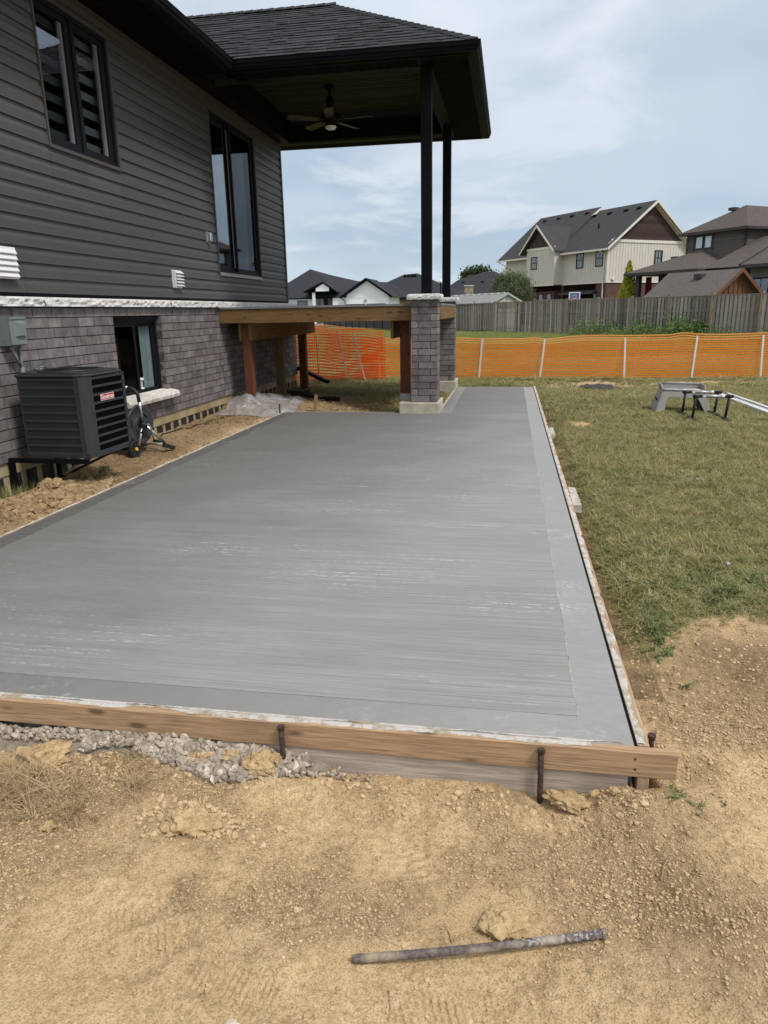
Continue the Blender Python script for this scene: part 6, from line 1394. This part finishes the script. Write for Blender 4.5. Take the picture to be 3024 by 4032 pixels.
part('hand_hole', MB().tube([(2.045, 10.44, .13), (2.035, 10.44, .127)], .03, 14), M_darkcavity, ST)
m = MB()
def dipbar(y_, lab, x0, x1_):
    Dp = thing('dip_bar', lab, 'exercise bar', (2.53, y_, -.05), group='black low exercise bars on the lawn'); z_ = .262
    part('bar', MB().tube([(x0-.035, y_, z_+.004), (x1_+.035, y_, z_-.004)], .019, 14), M_rubber, Dp, smooth=True)
    part('grip_tape', MB().tube([(x0+.075, y_, z_+.003), (x1_-.07, y_, z_-.003)], .0205, 14), M_galv, Dp, smooth=True)
    for q in (x0+.075, x1_-.10): part('tape_band', MB().tube([(q, y_, z_+.0), (q+.04, y_, z_-.0)], .0215, 14), M_white, Dp, smooth=True)
    for q, l in ((x0, -.012), (x1_, -.02)):
        part('upright', MB().tube([(q+l, y_+.02, -.035), (q, y_, z_)], .0165, 12), M_rubber, Dp, smooth=True); part('tee_joint', MB().tube([(q-.03, y_, z_), (q+.045, y_, z_)], .0215, 12), M_rubber, Dp, smooth=True)
        part('foot', MB().box(q+l-.028, q+l+.028, y_-.21, y_+.22, -.06, -.004, j=.002), M_rubber, Dp, bevel=.005)
    return Dp
dipbar(9.55, 'nearer black exercise bar with taped grip in front of the step stool', 2.345, 2.745)
dipbar(10.02, 'farther black exercise bar between the step stool and its twin', 2.325, 2.735)
TR = thing('vinyl_track', 'long white vinyl channel lying in the grass at the right edge', 'vinyl channel', (3.9, 10.9, -.05))
p, q = Vector((3.40, 12.2, -.012)), Vector((3.50, 8.6, -.010)); dd = (q-p).normalized(); sd_ = Vector((dd.y, -dd.x, 0))
for off, w_, h_, z_, mt in ((-.075, .05, .05, 0, M_track), (.075, .06, .04, 0, M_track), (0, .14, .012, -.018, M_pvc), (.015, .03, .03, .0, M_track)): part('channel_rail', MB().beam(p+sd_*off+Vector((0, 0, z_)), q+sd_*off+Vector((0, 0, z_)), w_, h_), mt, TR, bevel=.003)
m = MB(); rnd = random.Random(4)
for i in range(70):
    a_ = rnd.uniform(0, 6.28); r_ = rnd.uniform(0, 1)**.6; x, y = 1.62+.34*r_*math.cos(a_), 13.45+.42*r_*math.sin(a_); rk = rock_mb(rnd.uniform(.03, .075), i, .6, 1, .5)
    m.join(MB().add([(v[0]+x, v[1]+y, v[2]-.045+.035*(1-r_)) for v in rk.v], rk.f, rnd.random()))
solo('rubble_patch', m, M_mud, 'small patch of dark rubble on the lawn before the mesh fence', 'rubble', kind='stuff', origin=(1.62, 13.45, -.05))

# ------------------------------------------------------------------ foreground clods, stones, pipe
def place_rock(name, x, y, r, lab, mat, seed, squash=.6, grp=None, dz=0, sub_=4, jag=.5, sx=1, rz=0):
    rk = rock_mb(r, seed, squash, sub_, jag); z_ = zat(x, y)+r*squash*.25+dz; c, s_ = math.cos(rz), math.sin(rz)
    vs = [(x+(v[0]*sx*c-v[1]*s_), y+(v[0]*sx*s_+v[1]*c), z_+v[2]) for v in rk.v]; return solo(name, MB().add(vs, rk.f), mat, lab, name.replace('_', ' ').replace('soil ', ''), grp, smooth=False)
G1, G2 = 'soil clods in front of the slab', 'loose stones on the soil'
place_rock('soil_clod', -.815, 2.015, .048, 'big craggy soil clod resting on the gravel beside the steel stake', M_clod, 3, .8, G1, .012)
place_rock('soil_clod', -1.045, 2.035, .040, 'craggy soil clod in the middle of the gravel', M_clod, 4, .8, G1, .008)
place_rock('soil_clod', -.925, 2.045, .028, 'small brown clod tucked under the form board above the gravel', M_clod, 5, .7, G1, .035)
place_rock('soil_clod', -.765, 2.04, .022, 'knobbly little clod next to the big clod by the stake', M_clod, 6, 1.0, G1, .03)
place_rock('soil_clod', -1.62, 1.98, .075, 'wide soil clod at the left of the gravel behind the dead grass', M_clod, 7, .5, G1, .0)
place_rock('soil_clod', -.955, 1.715, .050, 'cracked soil clod alone on the bare ground, left piece', M_clod, 8, .62, G1, .0)
place_rock('soil_clod', -.885, 1.725, .034, 'cracked soil clod alone on the bare ground, right piece', M_clod, 9, .6, G1, .0)
place_rock('stone', .035, 1.512, .050, 'flat tan stone just above the steel pipe', M_clod, 10, .45, G2, .002, sx=1.0)
place_rock('stone', -1.375, 1.64, .021, 'smooth flat stone below the dead grass', M_clod, 11, .5, G2, .002)
place_rock('stone', .235, 2.02, .045, 'broken slab of stone leaning at the end of the grey board', M_clod, 12, .45, G2, .012, sx=1.3, rz=-.5)
place_rock('stone', .315, 2.035, .014, 'small round stone beside the end block of the form', M_clod, 13, .9, G2, .004, 3)
place_rock('stone', .37, 2.0, .013, 'small tan stone under the overhanging board end', M_clod, 14, .9, G2, .004, 3)
place_rock('stone', -.57, 1.13, .016, 'pale round pebble near the bottom edge of the ground', M_rock, 16, .6, G2, .002, 3)
place_rock('soil_clod', -3.02, 5.43, .125, 'large brown clod by the white form edge near the air conditioner', M_clodd, 17, .75, G1, -.02)
place_rock('soil_clod', -3.45, 4.78, .07, 'rounded clod on the soil heap below the air conditioner', M_clodd, 18, .7, G1, .0)
place_rock('soil_clod', -3.62, 5.02, .09, 'craggy clod crowning the soil heap below the air conditioner', M_clodd, 19, .6, G1, .0)
PP = thing('steel_pipe', 'rusty steel stake smeared with cement lying on the soil in front', 'steel stake', (-.03, 1.42, -.17))
def pz(x, y): return zat(x, y)+.0105
a, b_ = (-.332, 1.345), (.273, 1.497); za, zb2 = zat(*a)+.012, zat(*b_)+.014; pts = []
for k in range(13):
    f = k/12; pts.append((a[0]+(b_[0]-a[0])*f, a[1]+(b_[1]-a[1])*f-.006*math.sin(math.pi*f), za+(zb2-za)*f))
def pipe_mat():
    m, t, b, o = base_mat('cement_smeared_pipe'); v = tex_coord(t); n1 = noise(t, v, 9, 5, .6); n2 = noise(t, v, 95, 6, .75); sp = N(t, 'ShaderNodeSeparateXYZ'); L(t, v, sp.inputs[0])
    c = mix(t, ramp(t, n2, [(.4, 0.), (.6, 1.)]), (.075, .055, .052), (.15, .125, .12)); c = mix(t, ramp(t, n1, [(.45, 0.), (.6, .9)]), c, (.33, .27, .19))
    wm = mth(t, 'MULTIPLY', ramp(t, sp.outputs[0], [(.05, 0.), (.14, .75)]), ramp(t, n2, [(.50, 0.), (.60, 1.)])); c = mix(t, wm, c, (.42, .41, .40)); L(t, c, b.inputs['Base Color']); b.inputs['Roughness'].default_value = .8; bump(t, b, n2, .8, .003); return m
M_pipe = pipe_mat()
part('shaft', MB().tube([(pts[0][0]-.010, pts[0][1]-.002, pts[0][2]), (pts[0][0]-.007, pts[0][1]-.002, pts[0][2])]+pts, [.004, .0085, .0105]+[.0106]*12, 16), M_pipe, PP, smooth=True); part('mushroomed_end', MB().tube([pts[-1], (pts[-1][0]+.008, pts[-1][1]+.002, pts[-1][2])], [.0122, .0130], 14), M_pipe, PP)

# ------------------------------------------------------------------ scatters
crumbd = [source('shaded_crumb_source', rock_mb(.010, 150+i, .65, 1, .5), M_crumbd) for i in range(5)]
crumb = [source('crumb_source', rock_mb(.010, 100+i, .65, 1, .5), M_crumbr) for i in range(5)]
r = np.random.default_rng(11); P = []
def add_soil(n):
    y = r.uniform(.85, 2.6, n); x = -.75+(-.62*y)+(1.04*y+1.2)*r.random(n); cr_ = crumbly(x, y)
    k = ((y < 2.04) | (x > .60)) & (r.random(n) < (.16+1.0*cr_**2)); x, y = x[k], y[k]; m = len(x); sc = .07+.40*r.random(m)**4+.5*(r.random(m) < .012)*r.random(m)
    return [tuple(q) for q in np.column_stack([x, y, 0*x, sc, r.uniform(0, 6.28, m), r.uniform(-.6, .6, m), r.integers(0, 5, m)])]
def add_pts(n, f, smin, smax, k, pw=1.0, tilt=.6):
    for _ in range(n):
        q = f()
        if q is None: continue
        P.append((q[0], q[1], q[2], smin+(smax-smin)*r.random()**pw, r.uniform(0, 6.28), r.uniform(-tilt, tilt), r.integers(0, k)))
def zfill(P, dz=0):
    a_ = np.array(P); a_[:, 2] = terrain(a_[:, 0], a_[:, 1])+dz; return a_
P += add_soil(190000)
add_pts(9000, lambda: (lambda y: (r.uniform(.56, .45*y+.6), y, 0))(r.uniform(2.0, 3.3)), .08, .8, 5, 6)
add_pts(500, lambda: (-.92+r.normal()*.10, 1.75+r.normal()*.05, 0), .3, 1.3, 5, 2)
add_pts(900, lambda: (r.uniform(-1.9, .45), 1.98+r.normal()*.05, 0), .2, 1.3, 5, 3)
P = [p for p in P if not (p[0] > -3.26 and p[0] < .49 and p[1] > 2.055 and p[1] < 9.82)]
scatter('soil_crumbs', zfill(P, .001), crumb, 'loose crumbs and small clods of tan soil')
P = []
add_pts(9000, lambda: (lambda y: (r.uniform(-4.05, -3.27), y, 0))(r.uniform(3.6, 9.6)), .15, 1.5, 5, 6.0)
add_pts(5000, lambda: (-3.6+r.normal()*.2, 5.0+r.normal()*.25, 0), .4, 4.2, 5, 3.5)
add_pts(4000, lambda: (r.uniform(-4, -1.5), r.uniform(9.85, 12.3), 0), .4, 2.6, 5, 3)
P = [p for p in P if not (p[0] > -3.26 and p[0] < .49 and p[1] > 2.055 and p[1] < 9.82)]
scatter('shaded_brown_crumbs', zfill(P, .001), crumbd, 'brown crumbs and clods of soil darkened for the shade along the house wall and under the deck')
gs = [source('gravel_source', rock_mb(.0105, 200+i, .75, 1, .55), M_gravelr) for i in range(7)]
P = []
def gpt():
    x = r.uniform(-1.50, -.66); y = r.uniform(1.90, 2.13)
    lim = 1.955+.025*math.sin(x*9)+.05*max(0, (x+.95)/.3)+.07*ss(np.array([-x]), 1.2, 1.35)[0]
    if y < lim+r.uniform(0, .03): return None
    return (x, y, 0)
add_pts(4200, gpt, .6, 1.75, 7, 1.5, 2.5)
add_pts(2500, lambda: (r.uniform(-2.6, -1.3), r.uniform(2.04, 2.13), 0), .4, 1.3, 7, 2.0, 2.5)
add_pts(60, lambda: (r.uniform(-.75, -.42), 2.03+r.normal()*.012, 0), .4, .9, 7, 1.5, 2.5)
a_ = zfill(P); heap = .035*ss(-a_[:, 0], 1.3, 1.6)*ss(a_[:, 1], 1.97, 2.08)+.05*gauss(a_[:, 0], a_[:, 1], -1.05, 2.12, .42, .09)+.03*ss(a_[:, 1], 2.0, 2.1); a_[:, 2] += r.random(len(a_))*.014+heap*.9-.002
# heap body under the gravel
gx = np.linspace(-3.8, -.45, 150); gyv = np.linspace(1.93, 2.16, 26); GX, GY = np.meshgrid(gx, gyv); gz_ = terrain(GX.ravel(), np.minimum(GY.ravel(), 2.05))*1.0
gz_ = gz_-.010+.035*ss(-GX.ravel(), 1.3, 1.6)*ss(GY.ravel(), 1.97, 2.08)+.05*gauss(GX.ravel(), GY.ravel(), -1.05, 2.12, .42, .09)+.03*ss(GY.ravel(), 2.0, 2.1)-.02*(1-ss(GY.ravel(), 1.93, 1.97))-.06*ss(GX.ravel(), -.62, -.47)
solo('gravel_bed', MB().add(list(zip(GX.ravel(), GY.ravel(), gz_)), [(j*150+i, j*150+i+1, (j+1)*150+i+1, (j+1)*150+i) for j in range(25) for i in range(149)]), pm('gravel_dust', (.33, .28, .215), (.22, .185, .14), 30, .95, .1, bmp=1, bscale=120), 'grey gravel dust bank under the front form board', None, kind='stuff', origin=(-1.1, 2.1, -.2))
scatter('gravel', a_, gs, 'crushed grey gravel spilling out under the front form board')
# dead grass by the left edge and wisps on the soil
ds = [source('straw_source', tuft_mb(16, .10, .03, .0035, 300+i, 1.6, 3), M_straw) for i in range(5)]
P = []
add_pts(150, lambda: (-1.63+r.normal()*.13, 1.80+r.normal()*.07, 0), .35, .85, 5, 1.5, .7)
add_pts(36, lambda: (-1.40+r.normal()*.06, 1.72+r.normal()*.05, 0), .4, .8, 5, 1.5, .8)
add_pts(40, lambda: (-1.25+r.normal()*.07, 1.98+r.normal()*.03, 0), .3, .6, 5, 1.5, .8)
add_pts(10, lambda: (-1.18+r.normal()*.02, 1.86+r.normal()*.02, 0), .4, .7, 5, 1.5, .8)
add_pts(7, lambda: (-.87+r.normal()*.02, 1.50+r.normal()*.01, 0), .2, .35, 5, 1.5, .8)
for x, y in ((-.60, 1.95), (.12, 2.0), (.55, 2.05), (.40, 1.62), (.24, 1.40), (-1.2, 1.12), (.62, 2.2), (.18, 1.95)): P.append((x, y, 0, .28, r.uniform(0, 6), .9, 0))
scatter('dead_grass', zfill(P, -.004), ds, 'dry straw coloured grass roots and tufts on the soil')
m = MB(); rnd = random.Random(9)
for (x, y, l, a_0) in ((.46, 1.71, .09, 1.3), (-.24, 1.285, .075, -1.1), (.40, 1.66, .05, .4), (-.86, 1.56, .05, -1.0), (-.19, 1.98, .06, 1.2), (.50, 2.18, .10, -.8), (-.52, 1.40, .10, .35), (-1.22, 1.13, .05, .9), (.36, 1.47, .06, .2), (.30, 1.99, .12, -.3), (.05, 1.7, .08, .5), (-.1, 1.45, .06, 2.0)):
    pts = []; an = a_0
    for k in range(7): pts.append((x, y, zat(x, y)+.003+.006*math.sin(k*1.1)**2)); x += math.cos(an)*l/6; y += math.sin(an)*l/6; an += rnd.uniform(-.35, .35)
    m.tube(pts, [.0016, .0016, .0014, .0013, .0012, .001, .0006], 5)
solo('dry_roots', m, M_straw, 'thin dry roots and straws scattered on the bare soil', None, kind='stuff', origin=(0, 1.6, -.18))

gA = [source('lawn_source', tuft_mb(12, .062, .038, .0052, 400+i, 1.4, 2), (M_grassA, M_grassB, M_grassA, M_grassB, M_grassC, M_grassB)[i]) for i in range(6)]
P = []; n = 0
Yr = 2.7+(15.3-2.7)*r.random(240000)**.75; Xr = r.uniform(-.05, 1, 240000)*(.47*Yr+.6)
keep = (Xr > .50) & (r.random(240000) < turf_mask(Xr, Yr)**1.3*.85*np.clip(1.2-.045*Yr, .4, 1)); Xr, Yr = Xr[keep], Yr[keep]
X2 = r.uniform(-4.2, .5, 26000); Y2 = r.uniform(11.2, 15.3, 26000); k2 = ((Y2 > 13.45) | (X2 < -1.1)) & (r.random(26000) < turf_mask(X2, Y2)); Xr = np.append(Xr, X2[k2]); Yr = np.append(Yr, Y2[k2])
pn = fbm(Xr, Yr, .8, 3, 61)*.5+.5
idx = np.where(r.random(len(Xr)) < .20+.32*pn, r.choice([1, 3, 5, 4], len(Xr)), r.choice([0, 2, 1], len(Xr)))
scl = r.uniform(.40, 1.0, len(Xr))*(.70+.5*pn)*np.clip(.62+.065*Yr, .75, 1.5)
A_ = np.column_stack([Xr, Yr, terrain(Xr, Yr)-.004, scl, r.uniform(0, 6.28, len(Xr)), r.uniform(-.5, .5, len(Xr)), idx]); print('lawn tufts', len(A_))
scatter('lawn_grass', A_, gA, 'short worn lawn grass mixed with dry blades')
# leafy edge of the turf and weeds
cs2 = [source('clover_source', MB().join(rock_mb(.011, 500+i, .9, 1, .3)), M_clover) for i in range(2)]
cx = r.uniform(.6, 6.2, 3000); cy = r.uniform(3.6, 15.2, 3000); kp = (cx < .45*cy+.4) & (r.random(3000) < np.clip(.03+1.0*ss(fbm(cx, cy, .55, 2, 91), .15, .5)+1.2*gauss(cx, cy, 4.6, 12.6, 1.6, 1.1), 0, .8)); cx, cy = cx[kp], cy[kp]
scatter('clover_flowers', np.column_stack([cx, cy, terrain(cx, cy)+.028, r.uniform(.5, 1.1, len(cx)), 0*cx, 0*cx, r.integers(0, 2, len(cx))]), cs2, 'small white clover heads dotted over the lawn')
wl = [source('broad_leaf_source', tuft_mb(9, .085, .03, .016, 600+i, 1.3, 2), M_cloverleaf) for i in range(3)]
P = []
add_pts(40, lambda: (.66+abs(r.normal())*.06, 3.15+r.normal()*.16, 0), .4, .8, 3)
add_pts(40, lambda: (1.18+r.normal()*.13, 3.75+r.normal()*.16, 0), .5, 1.1, 3)
add_pts(90, lambda: (r.uniform(.7, 2.2), 3.45+r.normal()*.2+.2, 0), .35, .9, 3)
add_pts(160, lambda: (lambda y: (r.uniform(.6, .45*y+.3), y, 0))(r.uniform(3.3, 10)), .3, .8, 3)
add_pts(5, lambda: (.56+r.normal()*.015, 2.04+r.normal()*.02, 0), .3, .5, 3)
add_pts(6, lambda: (.62+r.normal()*.03, 1.98+r.normal()*.02, 0), .2, .35, 3)
add_pts(4, lambda: (-3.75, 6.0, 0), .8, 1.2, 3)
scatter('broad_leaf_weeds', zfill(P, -.003), wl, 'broad leaved weeds growing in the lawn and its edge')
tg = [source('tall_grass_source', tuft_mb(12, .17, .04, .005, 700+i, .5, 3), (M_grassA, M_grassC, M_grassA)[i]) for i in range(3)]
P = []
add_pts(60, lambda: (-4.0+r.normal()*.08, 5.05+r.normal()*.25, 0), .5, 1.0, 3); add_pts(26, lambda: (-3.72+r.normal()*.12, 5.75+r.normal()*.1, 0), .4, .8, 3)
add_pts(50, lambda: (-3.85+r.normal()*.2, 8.75+r.normal()*.22, 0), .25, .45, 3); add_pts(40, lambda: (-3.55+r.normal()*.15, 9.2+r.normal()*.2, 0), .2, .4, 3)
add_pts(14, lambda: (-1.05+r.normal()*.03, 11.6+r.normal()*.5, 0), .5, .9, 3); add_pts(60, lambda: (r.uniform(-4.05, -1.2), 12.1+r.normal()*.4, 0), .3, .6, 3)
scatter('wall_grass', zfill(P, -.003), tg, 'tufts of grass along the house wall and deck')
# meadow behind the mesh fence
mg = [source('meadow_source', tuft_mb(14, .20, .16, .012, 800+i, .7, 2), (M_meadow, M_grassB, M_meadow, M_grassA)[i]) for i in range(4)]
Y3 = 15.7+(60-15.7)*r.random(90000)**1.5; X3 = r.uniform(-.52, .40, 90000)*Y3; fl = (50-Y3)*12.4/18-2.4; k3 = (X3 < fl+.3); X3, Y3, fl = X3[k3], Y3[k3], fl[k3]
ht = np.where(Y3 < 22, .55, .8)*(.7+.5*ss(Y3, 18, 34))*(1+.9*gauss(X3-fl, Y3*0, -.4, 0, .9)*(X3 > 3.5))
ht = ht*(.72+.4*(fbm(X3, Y3, .3, 2, 95)))
scatter('meadow_grass', np.column_stack([X3, Y3, terrain(X3, Y3)-.01, np.clip(ht, .25, 2.2), r.uniform(0, 6.28, len(X3)), r.uniform(-.2, .2, len(X3)), r.integers(0, 4, len(X3))]), mg, 'longer green grass between the mesh fence and the wooden fence')
wg = [source('weed_source', leaves(70, lambda q, n: np.column_stack([q.normal(size=n)*.14, q.normal(size=n)*.14, np.abs(q.normal(size=n))*.20]), .07, .5, 900+i), M_weed) for i in range(3)]
P = []
def weedp():
    t_ = r.uniform(-.5, 12.5)*1.0; q = Vector((4.2, 40.4, 0))+u_*t_; off = -.35-abs(r.normal())*.5
    return (q.x+off*.82, q.y+off*.57, 0)
add_pts(230, weedp, .5, 1.5, 3, 1.8, .2)
for cx_, cy_, k_ in ((7.5, 34.8, 34), (6.0, 36.9, 14), (4.6, 39.0, 10)): add_pts(k_, lambda: (cx_+r.normal()*.5, cy_-.4+r.normal()*.4, 0), 1.2, 2.6, 3)
scatter('fence_weeds', zfill(P), wg, 'green weeds growing along the foot of the wooden fence')
